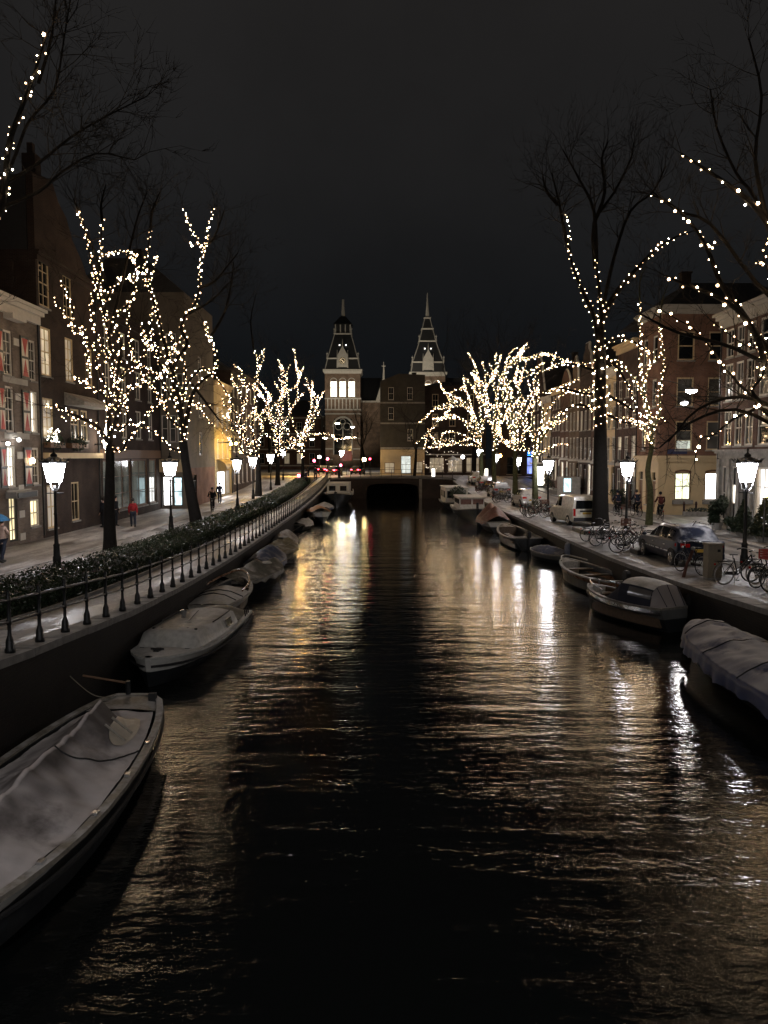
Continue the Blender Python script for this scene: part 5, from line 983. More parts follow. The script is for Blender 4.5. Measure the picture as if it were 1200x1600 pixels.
K['canvas_o'] = snowy('olive_cover', (.12, .115, .095), (.42, .4, .38), .48, .62, .8, 1.6, .6, .25)
K['canvas_r'] = snowy('brick_red_tarpaulin', (.21, .10, .075), (.42, .38, .36), .5, .68, .8, 1.6, .6, .25)
K['deck_w'] = snowy('white_deck_with_snow', (.44, .43, .40), (.68, .66, .65), .36, .56, .7, 1.4, .5, .2)
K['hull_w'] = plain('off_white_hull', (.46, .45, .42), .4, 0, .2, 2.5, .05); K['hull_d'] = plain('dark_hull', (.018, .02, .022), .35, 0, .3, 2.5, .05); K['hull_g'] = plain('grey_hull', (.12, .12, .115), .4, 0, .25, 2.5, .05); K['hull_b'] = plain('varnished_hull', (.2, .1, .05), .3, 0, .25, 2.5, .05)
K['wood_s'] = snowy('wood_with_snow', (.10, .065, .04), (.5, .48, .47), .40, .58, .8, 2.2, .6, .2)
K['gun_s'] = snowy('worn_gunwale_with_snow', (.22, .2, .17), (.5, .48, .47), .44, .6, .8, 2.5, .5, .2)
K['clear'] = glassy('clear_plastic_window', (.16, .15, .145), .12, .4); K['frost'] = glassy('frosted_plastic_window', (.34, .31, .31), .22, .25); K['rope'] = plain('rope', (.2, .18, .14), .9, 0, .2, 20, 0); K['ice'] = plain('icy_pocket', (.46, .41, .34), .5, 0, .1, 14, .3)
D90 = PI / 2
# ---- 1: big sloop in the lower left corner
h = Hull(8.4, 2.3, .70, .3, 2.3, .8, .15, .3, .52); h.se = .55
b = boat('moored_boat', 'long pale sloop nearest the camera under a sagging snow covered grey tarpaulin', 'boat', (-4.74, 10.55), -D90, h, K['hull_w'], K['gun_s'], K['hull_d'], rub=K['black'])
def rg(a): return .56 * min(1, max(.0, (a - .16) / .06)) * (1 - .35 * max(0, (a - .3) / .7)) * (1 - .55 * max(0, (a - .85) / .15)) * (1 - .12 * math.sin((a - .2) * 9) ** 2)
f = tarp(b, h, K['canvas_g'], rg, 1.55, .10, .96, -.17, 0, 4, .06, 40, 110, zed=-.04)
MB().tube([Vector(f(.5 + .5 * i / 24, .40 - .14 * i / 24 + .04 * math.sin(i / 24 * PI))) + Vector((0, 0, .012)) for i in range(25)], .014, 5).build('tie_rope', K['black'], b)
MB().grid(lambda u, v: tuple(Vector(f(.80 + .115 * math.sqrt(v) * math.cos(2 * PI * u), .165 + .105 * math.sqrt(v) * math.sin(2 * PI * u))) + Vector((0, 0, .03))), 30, 6).build('icy_pocket', K['ice'], b, True)  # snow in a sag of the cover, warm light put into its beige colour
for a in (.25, .29):   # cover stays pushing through near the stern
    p = Vector((h.x(a), .28, h.gz(a) + .3)); MB().tube([p, p + Vector((.12, .36, -.22))], .022, 5).build('cover_stay', K['gun_s'], b)
MB().tube([(h.x(.0) + .05, -.12, .6), (h.x(0) + .05, -.12, 1.02)], .05, 8).build('rudder_post', K['iron'], b); MB().tube([(h.x(0) + .05, -.12, .98), (h.x(0) + .02, -1.0, 1.12)], .022, 6).build('tiller', K['wood'], b)
deck(b, h, .015, .1, K['gun_s'], 'stern_deck', -.04); MB().box((h.x(.03), .36, .7), (h.x(.03) + .1, .5, .86)).build('bollard', K['black'], b)
for a in (.3, .45, .6, .75): MB().box((h.x(a) - .05, h.hb(a) - .1, h.gz(a) + .01), (h.x(a) + .05, h.hb(a) - .03, h.gz(a) + .05)).build('cleat', K['chrome'], b)
rope(b, [(h.x(.03), -.4, .75), (h.x(.03) - .1, -.8, .8), (h.x(.03) - .3, -1.4, 1.2)], K['rope'])
# ---- 2: white cabin cruiser
h = Hull(5.9, 2.0, .62, .82, 3.4, .7, .08, .3, .5); rz = math.atan2(-5.6, -.62)
b = boat('cabin_cruiser', 'white cabin cruiser with small side windows and a snowy roof by the railing', 'boat', (-5.02, 20.5), rz, h, K['hull_w'], K['deck_w'], open_=False, rub=K['black'])
deck(b, h, .58, .985, K['deck_w']); deck(b, h, .02, .6, K['deck_w'], 'side_deck', -.012)
def cab(a, dz=0):
    e = min(1, max(0, (.82 - a) / .05)); w0 = max(.1, h.hb(a) - .10); w1 = max(.08, h.hb(a) - .24); z = h.gz(a) + .01; H_ = .31 * e ** .6 + .001
    return [(h.x(a), -w0, z), (h.x(a), -w1, z + H_), (h.x(a), -w1 * .5, z + H_ + .07 * e), (h.x(a), 0, z + H_ + .09 * e), (h.x(a), w1 * .5, z + H_ + .07 * e), (h.x(a), w1, z + H_), (h.x(a), w0, z)]
ct = [.26, .3, .4, .5, .6, .68, .74, .77, .79, .805, .82]
m = MB().loft([cab(a) for a in ct], False); m.add(cab(.26), [tuple(range(7))]); m.build('cabin', K['deck_w'], b, True)
m = MB(); m.loft([[tuple(Vector(cab(a)[i]) + Vector((0, 0, .012))) for i in (0, 6)] for a in (.755, .8)], False)
for k in (-1, 1):
    c0, c1 = (cab(.34), cab(.44)); i0, i1 = (0, 1) if k < 0 else (6, 5)
    def q(c, s_): return Vector(c[i0]).lerp(Vector(c[i1]), s_) + Vector((0, k * .012, 0))
    MB().quad(q(c0, .3), q(c1, .3), q(c1, .82), q(c0, .82)).build('cabin_window', K['pane'], b)
    w = MB()
    for A, B_ in ((q(c0, .25), q(c1, .25)), (q(c0, .87), q(c1, .87)), (q(c0, .25), q(c0, .87)), (q(c1, .25), q(c1, .87))): w.tube([A, B_], .018, 4)
    w.build('window_frame', K['chrome'], b)
    MB().tube([Vector(cab(a)[5 if k > 0 else 1]) + Vector((0, -k * .05, .06)) for a in (.3, .4, .5, .56)], .018, 5).build('grab_rail', K['black'], b)
MB().loft([[(h.x(a), k * (h.hb(a) - .2), h.gz(a) + .02) for k in (-1, -.5, 0, .5, 1)] for a in (.79, .83)], False).build('deck_seam', K['black'], b)
for i in range(6): a = -.5 + i * .2; MB().box((h.x(.70), a * 1.1 - .03, h.gz(.7) + .345), (h.x(.70) + .07, a * 1.1 + .03, h.gz(.7) + .41 - abs(a) * .05)).build('cover_fastener', K['black'], b)
MB().lathe([(.06, 0), (.06, .16), (.1, .17), (.1, .24), (.03, .27)], (h.x(.5), -.22, h.gz(.5) + .36), 8).build('roof_vent', K['chrome'], b); MB().lathe([(.1, 0), (.09, .05), (.02, .07)], (h.x(.6), .12, h.gz(.6) + .37), 10).build('roof_hatch', K['deck_w'], b)
m = MB(); m.box((h.x(.90) - .12, -.06, h.gz(.9) + .02), (h.x(.90) + .1, .06, h.gz(.9) + .1)); m.tube([(h.x(.9), -.16, h.gz(.9) + .1), (h.x(.9), .16, h.gz(.9) + .1)], .025, 5); m.build('anchor_cleat', K['black'], b)
tarp(b, h, K['canvas_o'], lambda a: .26 * math.sin(min(1, a / .1) * PI / 2), .5, .02, .255, -.1, 0, 8, .03, 16, 12, 'cockpit_cover')
for i in range(3): MB().tube([h.pt(.06 + .04 * i, 1, .02, .0), Vector(h.pt(.06 + .04 * i, 1, .05, .22))], .02, 5).build('rail_stanchion', K['black'], b)
m = MB().tube([(h.x(.6), .12, h.gz(.6) + .43), (h.x(.36), -.1, h.gz(.36) + .44)], .012, 4); m.build('roof_rope', K['black'], b)
# ---- 3: open sloop with curved coaming
h = Hull(5.2, 1.7, .62, .75, 2.2, .7, .15); b = boat('moored_boat', 'open sloop with curved coaming and half covered by pale canvas behind the cabin cruiser', 'boat', (-5.3, 26.6), D90 - .03, h, K['hull_w'], K['gun_s'], K['hull_d'])
tarp(b, h, K['deck_w'], lambda a: .22 * math.sin(min(1, a / .3) * PI / 2), .6, .02, .5, -.03, 0, 3, .03, 16, 16, 'stern_cover'); MB().tube(smooth([Vector(h.pt(a, k, .1, .16 + .14 * a)) for a, k in ((.35, -1), (.6, -1), (.85, -1), (.97, 0), (.85, 1), (.6, 1), (.35, 1))]), .035, 6).build('coaming', K['hull_b'], b, True); thwart(b, h, (.62, .78), K['wood_s'])
for a in (.16, .3): MB().tube([Vector(h.pt(a, k, .02, .06 + .23 * (1 - k * k))) for k in (-1, -.5, 0, .5, 1)], .016, 4).build('cover_batten', K['black'], b)
# ---- 4..7: covered boats on the railing side
def covered(label, x, y, rz, L, B, H, cm, hm, hgt, prof, seed, skirt=.16, name='moored_boat', motor=False, t0=.01):
    h = Hull(L, B, H, .75, 2.3, .75, .14); b = boat(name, label, 'boat', (x, y), rz, h, hm, K['gun_s'], open_=False)
    tarp(b, h, cm, lambda a: hgt * (.35 + .65 * math.sin(PI * min(1, max(0, (a * .95 + .03))))) * (1 + .25 * math.sin(a * 17 + seed)), prof, t0, .985, .03, skirt, seed, .06, 24, 44)
    if motor: stern_motor(b, h, K['black'])
    rope(b, [h.pt(.98, 0, 0, .05), (h.x(1) + .3, -.3, .9), (h.x(1) + .4, -.8, 1.2)], K['rope']); return b, h
b, h = covered('boat under a folded olive grey cover with one pale round patch', -5.05, 31, D90 - .35, 4.6, 1.7, .6, K['canvas_o'], K['hull_d'], .42, 1.1, 5)
MB().lathe([(.26, 0), (.2, .05), (.02, .07)], (h.x(.62), -.28, h.gz(.6) + .36), 12).build('snow_patch', K['deck_w'], b, True)
covered('boat wrapped in a crumpled blue tarpaulin', -5.15, 35.8, D90 - .1, 4.0, 1.6, .55, K['canvas_blue'], K['hull_d'], .5, .7, 9, .25)
covered('boat under a flat khaki cover behind the blue wrapped one', -5.1, 40.2, D90 - .15, 4.0, 1.7, .55, K['canvas_k'], K['hull_d'], .35, .8, 12)
covered('small boat with a pale beige cover behind the khaki one', -5.35, 44.3, D90, 3.0, 1.4, .55, snowy('beige_cover', (.3, .27, .24), up=.8), K['hull_w'], .45, .7, 14)
covered('little dinghy with a white cover by the railing, before the orange lit boat', -5.5, 56.6, D90 - .2, 2.8, 1.4, .4, K['deck_w'], K['hull_d'], .25, .7, 16)
h = Hull(5.4, 2.1, .75, .8, 2.2, .75, .2); b = boat('moored_boat', 'pale boat with an orange brown cover near the far end of the railing', 'boat', (-4.9, 63.6), -D90 + .2, h, K['hull_w'], K['gun_s'], open_=False)
tarp(b, h, plain('orange_cover', (.4, .16, .06), .6, 0, .2, 3, .1), lambda a: .5 * math.sin(PI * a), .7, .03, .8, -.05, 0, 3, .05, 18, 24); deck(b, h, .78, .985, K['deck_w'])
covered('low dark covered boat close before the black barge', -5.1, 72, D90, 5.2, 1.9, .6, K['canvas_b'], K['hull_d'], .3, .8, 18)
# ---- barge
h = Hull(13, 3.2, 1.05, .9, 3.2, .7, .5, .4, .4); b = boat('barge', 'black barge with pale rails and a pale box shaped wheelhouse under the far bridge end', 'boat', (-4.35, 85.5), -D90, h, K['hull_d'], K['gun_s'], open_=False)
deck(b, h, .02, .98, K['deck_w'], 'deck', -.03); m = MB(); m.loft([[(h.x(a), k * w_, z_) for k, z_ in ((-1, 1.0), (-1, 2.35), (1, 2.35), (1, 1.0))] for a, w_ in ((.1, 1.2), (.62, 1.2))], True, True); m.build('wheelhouse', K['render'], b)
for k in (-1, 1): MB().tube([h.pt(a, k, .05, .18) for a in TS_], .06, 6).build('rail', K['deck_w'], b)
MB().box((h.x(.93), -.15, 1.3), (h.x(.93) + .3, .15, 1.75)).build('windlass', K['black'], b)
for k in (-.6, .6): MB().box((h.x(.62) + .005, k - .35, 1.55), (h.x(.62) + .02, k + .35, 2.1)).build('window', K['pane'], b)
# ---- right side
h = Hull(8.4, 2.1, .75, .8, 2.6, .75, .12, .3, .45); b = boat('moored_boat', 'boat at the right edge under a snowy tarpaulin with a draped dark blue skirt', 'boat', (8.5, 16.2), D90, h, K['hull_w'], K['hull_w'], open_=False, rub=None)
def rg2(a): return (.08 + .32 * min(1, (1 - a) / .14)) * (1 - .14 * abs(math.sin((a - .02) * PI * 4.6))) * (.75 + .25 * min(1, a / .1))
f = tarp(b, h, K['canvas_b'], rg2, .5, .0, .985, .05, .3, 21, .085, 40, 120, scal=.05)
for v in (.21, .43, .645, .86): MB().tube([Vector(f(.08 + .84 * i / 20, v)) + Vector((0, 0, .008)) for i in range(21)], .016, 5).build('cover_seam', K['hull_d'], b)
MB().box((h.x(0) - .1, .1, .25), (h.x(0) - .02, .95, .95)).build('stern_flap', K['canvas_blue'], b)
h = Hull(4.1, 1.6, .72, .75, 2.4, .75, .16, .3, .42); rz = math.atan2(3.5, -1.5); b = boat('moored_boat', 'sloop with a polished steel band and a canvas canopy with clear windows', 'boat', (8.3, 25.0), rz, h, K['hull_g'], K['gun_s'], K['wood_s'], band=K['steel'], rub=K['black'])
def cano(a, k, top, ins): return Vector((h.x(a), k * (h.hb(a) - ins), h.gz(a) + top))
rib = [(.0, 0.0, .06), (.09, .62, .2), (.13, .70, .22), (.3, .78, .22), (.44, .74, .24), (.58, .0, .08)]
def arc(a, top, ins, s): 
    b_ = h.hb(a) - .04; z = h.gz(a); c = math.cos(s * PI / 2); return Vector((h.x(a) - (.0), math.copysign(abs(math.sin(s * PI / 2)) ** .75, s) * b_ * (1 - .14 * (c ** .6 if c > 0 else 0)), z + top * (max(0, c) ** .42)))
st = [(.0, .02), (.10, .66), (.2, .73), (.32, .76), (.42, .74), (.58, .02)]
sd = lambda i0, i1, s0, s1, off=0: (MB().grid(lambda u, v: tuple((lambda A, B_: A.lerp(B_, v) + Vector((0, (1 if s0 + (s1 - s0) * u > 0 else -1) * off, off * .5)))(arc(st[i0][0], st[i0][1], 0, s0 + (s1 - s0) * u), arc(st[i1][0], st[i1][1], 0, s0 + (s1 - s0) * u))), 8, 6))
K['canvas_d'] = plain('dark_canopy_canvas', (.03, .032, .045), .8, 0, .2, 4, .15)
rf_ = MB(); 
for i in (1, 2, 3): rf_.v, rf_.f = (lambda q: (rf_.v + q.v, rf_.f + [tuple(k + len(rf_.v) for k in f_) for f_ in q.f]))(sd(i, i + 1, -.62, .62))
rf_.build('canopy_roof', K['deck_w'], b, True)
for s0, s1 in ((-1, -.62), (.62, 1)):
    sm = MB()
    for i in (1, 2, 3): sm.v, sm.f = (lambda q: (sm.v + q.v, sm.f + [tuple(k + len(sm.v) for k in f_) for f_ in q.f]))(sd(i, i + 1, s0, s1))
    sm.build('canopy_side', K['canvas_d'], b, True)
sd(0, 1, -1, 1).build('canopy_back', K['frost'], b, True); sd(4, 5, -1, 1).build('canopy_front', K['canvas_d'], b, True)
for s0, s1 in ((-.95, -.70), (.70, .95)): sd(1, 3, s0, s1, .02).build('canopy_window', K['clear'], b, True)
for s_ in (-.45, .0, .45): MB().tube([arc(0, .03, 0, s_) + Vector((-.01, 0, .01)), arc(.1, .66, 0, s_) + Vector((-.02, 0, .01))], .012, 4).build('canopy_seam', K['canvas_d'], b)
sd(4, 5, -.6, .6, .02).build('canopy_windscreen', K['clear'], b, True)
deck(b, h, .88, .985, K['deck_w']); thwart(b, h, (.68, .82), K['wood_s'], .34); MB().tube(smooth([Vector(h.pt(a, k, .1, .2)) for a, k in ((.64, -1), (.8, -1), (.93, -1), (.985, 0), (.93, 1), (.8, 1), (.64, 1))]), .025, 6).build('bow_rail', K['chrome'], b, True)
for a, k in ((.66, 1), (.8, 1), (.93, 1), (.66, -1), (.8, -1), (.93, -1)): MB().tube([h.pt(a, k, .1, 0), h.pt(a, k, .1, .2)], .018, 5).build('rail_stanchion', K['chrome'], b)
stern_motor(b, h, K['black'], -.5)
h = Hull(5.6, 1.85, .68, .78, 2.1, .7, .2); b = boat('moored_boat', 'open wooden boat with snowy benches between the canopy sloop and the blue dinghy', 'boat', (8.72, 31.0), math.atan2(4.8, -.8), h, K['hull_b'], K['gun_s'], K['hull_d']); deck(b, h, .86, .985, K['gun_s'], dz=-.03); thwart(b, h, (.2, .5, .74), K['wood_s'], .3)
stern_motor(b, h, K['black']); MB().tube(smooth([Vector(h.pt(a, k, .05, .14)) for a, k in ((.8, -1), (.93, -1), (.985, 0), (.93, 1), (.8, 1))]), .03, 6).build('bow_rail', K['gun_s'], b, True); m = MB(); m.box((h.x(.3), -.1, .12), (h.x(.3) + .9, .55, .34)); m.build('engine_box', K['wood_s'], b, bevel=.02)
h = Hull(2.9, 1.35, .42, .8, 2.2, .75, .12); b = boat('dinghy', 'small dinghy with a blue cover and a bagged outboard motor', 'boat', (8.85, 39.2), D90 + .5, h, K['hull_g'], K['gun_s'], open_=False); tarp(b, h, K['canvas_blue'], lambda a: .28 * math.sin(PI * a) + .05, .8, .05, .9, -.02, 0, 31, .06, 18, 24)
m = MB(); m.loft([[(h.x(.02) + a * s_, b_ * s_, z_) for a, b_ in [(.22 * math.cos(2 * PI * j / 10), .18 * math.sin(2 * PI * j / 10)) for j in range(10)]] for z_, s_ in ((.35, .7), (.5, 1), (.85, 1.05), (1.02, .8), (1.1, .35))], True, True); m.build('motor_cover', snowy('pale_blue_motor_cover', (.16, .18, .24), up=.5), b, True)
h = Hull(7.2, 2.05, .68, .8, 2.3, .7, .3); b = boat('moored_boat', 'large open dark boat with pale gunwales and plank seats next to the red covered boat', 'boat', (8.42, 46.6), D90 + .02, h, K['hull_d'], K['gun_s'], K['hull_d']); deck(b, h, .84, .985, K['wood_s'], dz=-.05); thwart(b, h, (.15, .36), K['wood_s'], .35)
MB().box((h.x(.4), .2, .5), (h.x(.4) + 1.9, .5, .56)).build('plank', K['wood_s'], b); MB().box((h.x(.06), -.8, .4), (h.x(.06) + .5, .8, .5)).build('stern_bench', K['wood_s'], b); stern_motor(b, h, K['black'])
covered('boat humped under a high brick red tarpaulin', 8.35, 55.8, D90 + .05, 5.2, 2.2, .75, K['canvas_r'], K['hull_w'], .95, .8, 41, .2, t0=.03)
h = Hull(9.5, 2.9, .95, .85, 2.6, .7, .35, .35); b = boat('cabin_cruiser', 'dark hulled motor boat with a white wheelhouse and brown windows facing the camera', 'boat', (7.75, 64), -D90, h, K['hull_d'], K['gun_s'], open_=False); deck(b, h, .02, .98, K['deck_w'], 'deck', -.03)
m = MB(); m.loft([[(h.x(a), k, z_) for k, z_ in ((-1.05, .95), (-1.0, 1.9), (1.0, 1.9), (1.05, .95))] for a in (.18, .62)], True, True); m.build('wheelhouse', K['deck_w'], b, bevel=.04); MB().box((h.x(.15), -1.12, 1.9), (h.x(.64), 1.12, 2.0)).build('wheelhouse_roof', K['deck_w'], b, bevel=.03)
for k in (-.5, .5): MB().box((h.x(.62) + .003, k - .42, 1.4), (h.x(.62) + .02, k + .42, 1.82)).build('windscreen', plain('brown_screen', (.12, .05, .035), .3, 0, .2, 3, 0), b)
for k in (-1, 1):
    for j in range(3): MB().box((h.x(.24 + .12 * j), k * 1.03 - .01, 1.4), (h.x(.24 + .12 * j) + .8, k * 1.03 + .01, 1.8)).build('side_window', K['pane'], b)
MB().tube([(h.x(.985), 0, 1.2), (h.x(.985), 0, 1.75)], .1, 8).build('bow_post', K['black'], b)
h = Hull(8.5, 2.7, .7, .92, 3., .7, .2, .35); b = boat('houseboat', 'small houseboat with a white cabin half hidden by a dark bush', 'boat', (7.85, 78.6), -D90, h, K['hull_d'], K['gun_s'], open_=False); deck(b, h, .02, .98, K['deck_w'], 'deck', -.03)
m = MB(); m.box((h.x(.1), -1.1, .68), (h.x(.8), 1.1, 2.15)); m.build('cabin', K['white'], b, bevel=.03); MB().box((h.x(.08), -1.2, 2.15), (h.x(.82), 1.2, 2.25)).build('cabin_roof', K['deck_w'], b, bevel=.02)
MB().box((h.x(.8) + .003, -.95, 1.2), (h.x(.8) + .02, -.3, 1.9)).build('window', K['pane'], b)
for k in (0, 1, 2): MB().box((h.x(.2 + .2 * k), -1.12, 1.2), (h.x(.2 + .2 * k) + .9, -1.103, 1.85)).build('window', K['pane'], b)
t = thing('shrub', 'dark round bush growing in a tub on the houseboat deck', 'shrub', (7.85, 74.85, WATER + .72)); MB().lathe([(.3, 0), (.42, .45), (.36, .45)], n=10).build('tub', K['wood'], t); m = MB(); leaves(m, (0, 0, 1.0), (.85, .75, .75), 900, .1, random.Random(9)); m.build('leaves', K['leaf2'], t, kind='stuff')
# ================================================================== VEHICLES
def car(label, loc, rz, L, W, H, paint, van=False, snow_rear=0, group=None, plate=None):
    t = thing('parked_car' if not van else 'parked_van', label, 'van' if van else 'car', loc, rz, group)
    w = W / 2; zb = .22; zbelt = .98 if van else .86
    # stations front (+x) to rear: x, half width, sill z, belt z, roof z, roof half width
    if van: st = [(.5, .80, .34, .62, .64, .74), (.47, .92, .26, .80, .84, .84), (.36, .97, .22, .98, 1.06, .86), (.27, 1, .22, zbelt, 1.12, .84), (.13, 1, .22, 1.0, H - .05, .80), (-.05, 1, .22, 1.0, H, .86), (-.30, 1, .22, 1.0, H, .88), (-.475, .99, .24, 1.0, H - .03, .87), (-.495, .97, .28, 1.0, H - .3, .90), (-.5, .95, .32, .95, 1.0, .93)]
    else: st = [(.5, .72, .34, .52, .55, .66), (.475, .90, .24, .68, .72, .80), (.38, .97, .20, .80, .88, .84), (.24, 1, .19, zbelt, .96, .84), (.06, 1, .19, .89, H - .05, .70), (-.06, 1, .19, .90, H, .72), (-.24, 1, .19, .92, H - .01, .73), (-.36, .99, .20, .94, H - .07, .71), (-.465, .96, .24, .96, 1.05, .80), (-.49, .93, .28, .90, .98, .84), (-.5, .88, .36, .62, .70, .82)]
    def sec(s):
        x, f, z0, zk, zr, rf = s; a = w * f; r = w * f * rf
        h = [(a * .86, z0), (a * .97, z0 + .12), (a, (z0 + zk) * .52), (a * .985, zk), (a * .95, zk + .02), (r, zr - .06), (r * .86, zr - .012), (0, zr)]
        return [(x * L, -y, z) for y, z in h] + [(x * L, y, z) for y, z in h[-2::-1]]
    S_ = [sec(s) for s in st]; m = MB(); m.loft(S_, False); n = len(S_[0])
    m.add(S_[0], [tuple(range(n))]); m.add(S_[-1], [tuple(range(n))[::-1]]); m.loft([[p[0], p[-1]] for p in S_], False)
    bd = m.build('body', paint, t, True); bd.modifiers.new('edge', 'EDGE_SPLIT').split_angle = R(38)
    def pane(a, b, c, d, name='window', mat=None, i0=.06, i1=.94, j0=.1, j1=.92, off=.008):
        a, b, c, d = map(Vector, (a, b, c, d)); nrm = (b - a).cross(d - a).normalized(); cen = (a + b + c + d) / 4
        if nrm.dot(cen - Vector((0, 0, .7))) < 0: nrm = -nrm
        q = lambda u, v: a.lerp(b, u).lerp(d.lerp(c, u), v) + nrm * off
        return MB().quad(q(i0, j0), q(i1, j0), q(i1, j1), q(i0, j1)).build(name, mat or K['car_glass'], t)
    gi = (3, 4, 5, 6, 7, 8)
    for sd_ in (0, 1):
        lo, hi = (4, 5) if sd_ == 0 else (n - 5, n - 6)
        if van: pane(S_[3][lo], S_[4][lo], S_[4][hi], S_[3][hi], 'window', None, .35, .95, .1, .9); pane(S_[4][lo], S_[5][lo], S_[5][hi], S_[4][hi], 'window', None, .08, .9)
        else:
            pane(S_[3][lo], S_[4][lo], S_[4][hi], S_[3][hi], 'window', None, .4, .98, .08, .86); pane(S_[4][lo], S_[5][lo], S_[5][hi], S_[4][hi], 'window', None, .02, .96, .08, .9); pane(S_[5][lo], S_[6][lo], S_[6][hi], S_[5][hi], 'window', None, .04, .97, .08, .9); pane(S_[6][lo], S_[7][lo], S_[7][hi], S_[6][hi], 'window', None, .08, .85, .1, .86)
            pane(S_[6][3], S_[6][3], S_[6][3], S_[6][3]) if False else None
        sg = -1 if sd_ == 0 else 1
        for xa in ((.3, -.36) if not van else (.33, -.32)):
            r_ = .315; x = xa * L
            wh = MB().tube([(x, sg * (w - .2), r_), (x, sg * (w + .012), r_)], r_, 20).build('wheel', K['black'], t, True); wh.modifiers.new('e', 'EDGE_SPLIT')
            rim = MB().tube([(x, sg * (w + .0), r_), (x, sg * (w + .02), r_)], .2, 14)
            for k in range(5): a = k * 2 * PI / 5; rim.tube([(x, sg * (w + .024), r_), (x + .18 * math.cos(a), sg * (w + .02), r_ + .18 * math.sin(a))], .025, 4)
            rim.build('rim', K['steel'], wh)
            ar = MB(); ar.loft([[(x + q * math.cos(a), sg * (w + o_), r_ + q * math.sin(a)) for q, o_ in ((.33, -.05), (.33, .008), (.38, .006), (.38, -.05))] for a in [PI * j / 10 for j in range(11)]], True, True); ar.build('wheel_arch', K['black'] if not van else paint, t, True)
        mr = Vector((.2 * L if not van else .25 * L, sg * (w + .1), zbelt + .1)); MB().ball(mr, .1, 8, 6, (.6, 1, .7)).build('wing_mirror', paint, t, True)
        for xd in ((.02, -.22) if not van else (.02, -.12)): MB().box((xd * L, sg * (w * .985), zbelt - .14), (xd * L + .17, sg * (w * .985 + .03), zbelt - .11)).build('door_handle', K['chrome'], t)
        if not van: MB().box((-.33 * L, sg * (w * .99), .5), (.26 * L, sg * (w * .99 + .012), .54)).build('trim_strip', K['chrome'], t)
        zt = .78 if not van else 1.0; y1 = sg * w * (.93 if van else .9)
        tl = MB(); xr = -.5 * L
        if van: tl.box((xr - .01, min(y1, y1 - sg * .14), .62), (xr + .16, max(y1, y1 - sg * .14), 1.06))
        else: tl.loft([[(xr + .02, sg * (w * .86), .74), (xr - .015, sg * w * .5, .76), (xr - .015, sg * w * .5, .88), (xr + .02, sg * (w * .86), .9)], [(xr + .30, sg * (w * .985), .77), (xr + .05, sg * w * .5, .76), (xr + .05, sg * w * .5, .88), (xr + .30, sg * (w * .985), .88)]], True, True)
        tl.build('tail_light', K['tail'], t)
        MB().ball((.47 * L, sg * w * .68, .66 if not van else .74), .13, 8, 6, (.5, 1, .7)).build('headlight', K['clear'], t, True)
    if van: pane((-.501 * L, -w * .84, 1.02), (-.501 * L, w * .84, 1.02), (-.496 * L, w * .8, H - .26), (-.496 * L, -w * .8, H - .26), 'rear_window', None, .04, .96, .04, .96, .02)
    else: pane(S_[8][5], S_[8][n - 6], S_[7][n - 6], S_[7][5], 'rear_window', K['rear_snow'] if snow_rear else None, .05, .95, .05, .92, .01)
    pane(S_[3][5], S_[3][n - 6], S_[4][n - 6], S_[4][5], 'windscreen', None, .04, .96, .06, .94)
    MB().box((-.5 * L - .05, -w * .9, .3), (-.47 * L, w * .9, .52)).build('bumper', K['black'] if van else paint, t, bevel=.03)
    MB().box((-.5 * L - .062, -.26, .58 if not van else .72), (-.5 * L - .02, .26, .69 if not van else .83)).build('number_plate', plain('yellow_plate', (.5, .33, .04), .5, 0, .05, 3, 0), t)
    if van: MB().box((-.5 * L - .03, -.42, .86), (-.5 * L - .0, .42, .95)).build('plate_lamp_bar', K['black'], t)
    MB().tube([(-.478 * L, .05, 1.0), (-.465 * L, .4, 1.08)], .012, 4).build('wiper', K['black'], t)
    MB().tube([(-.3 * L, 0, H), (-.36 * L, 0, H + .18)], .012, 5).build('aerial', K['black'], t)
    if not van:
        for k in (-1, 1): MB().tube([(.02 * L, k * w * .66, H - .0), (0, k * w * .67, H + .05), (-.33 * L, k * w * .68, H + .02), (-.35 * L, k * w * .68, H - .04)], .017, 5).build('roof_rail', K['chrome'], t)
    return t
K['car_glass'] = glassy('car_glass', (.012, .014, .015), .04, .3); K['tail'] = plain('red_tail_light', (.4, .012, .012), .15, 0, .1, 6, 0, .5)
K['rear_snow'] = snowy('snow_streaked_rear_window', (.02, .022, .025), (.42, .41, .42), .44, .56, -.2, 1.1, .1, .1)
pd = snowy('dark_blue_car_paint', (.010, .014, .03), (.42, .42, .44), .47, .58, .88, 1.2, .3, .05, coat=.1); pd.node_tree.nodes['Principled BSDF'].inputs['Specular IOR Level'].default_value = .25; pw = snowy('cream_van_paint', (.64, .60, .50), (.66, .64, .62), .5, .6, .9, 1.2, .3, .05, coat=.6); ps = snowy('silver_car_paint', (.42, .41, .38), (.5, .5, .5), .4, .55, .88, 1.2, .28, .05, coat=1); pb = snowy('black_car_paint', (.02, .02, .022), (.5, .5, .5), .35, .5, .86, 1.2, .25, .05, coat=1)
car('dark blue estate car with snow on its rear window, parked by the cable cabinet', (11.95, 30.3, zg(30)), D90, 4.6, 1.84, 1.48, pd, snow_rear=1)
car('cream white delivery van parked behind the thick dark trunk', (12.2, 47.6, zg(47)), D90 + .12, 4.2, 1.78, 1.82, pw, True)
car('small silver hatchback parked beyond the van near the mossy trunk', (12.15, 62.7, zg(62)), D90 + .05, 3.9, 1.72, 1.5, ps)
car('dark hatchback with a snowy roof parked beyond the silver one', (11.6, 73.6, zg(73)), D90 + .03, 4.0, 1.72, 1.48, pb)
car('pale car parked farthest along the quay under the widest lit tree', (11.9, 92, zg(92)), D90, 4.2, 1.72, 1.5, ps)
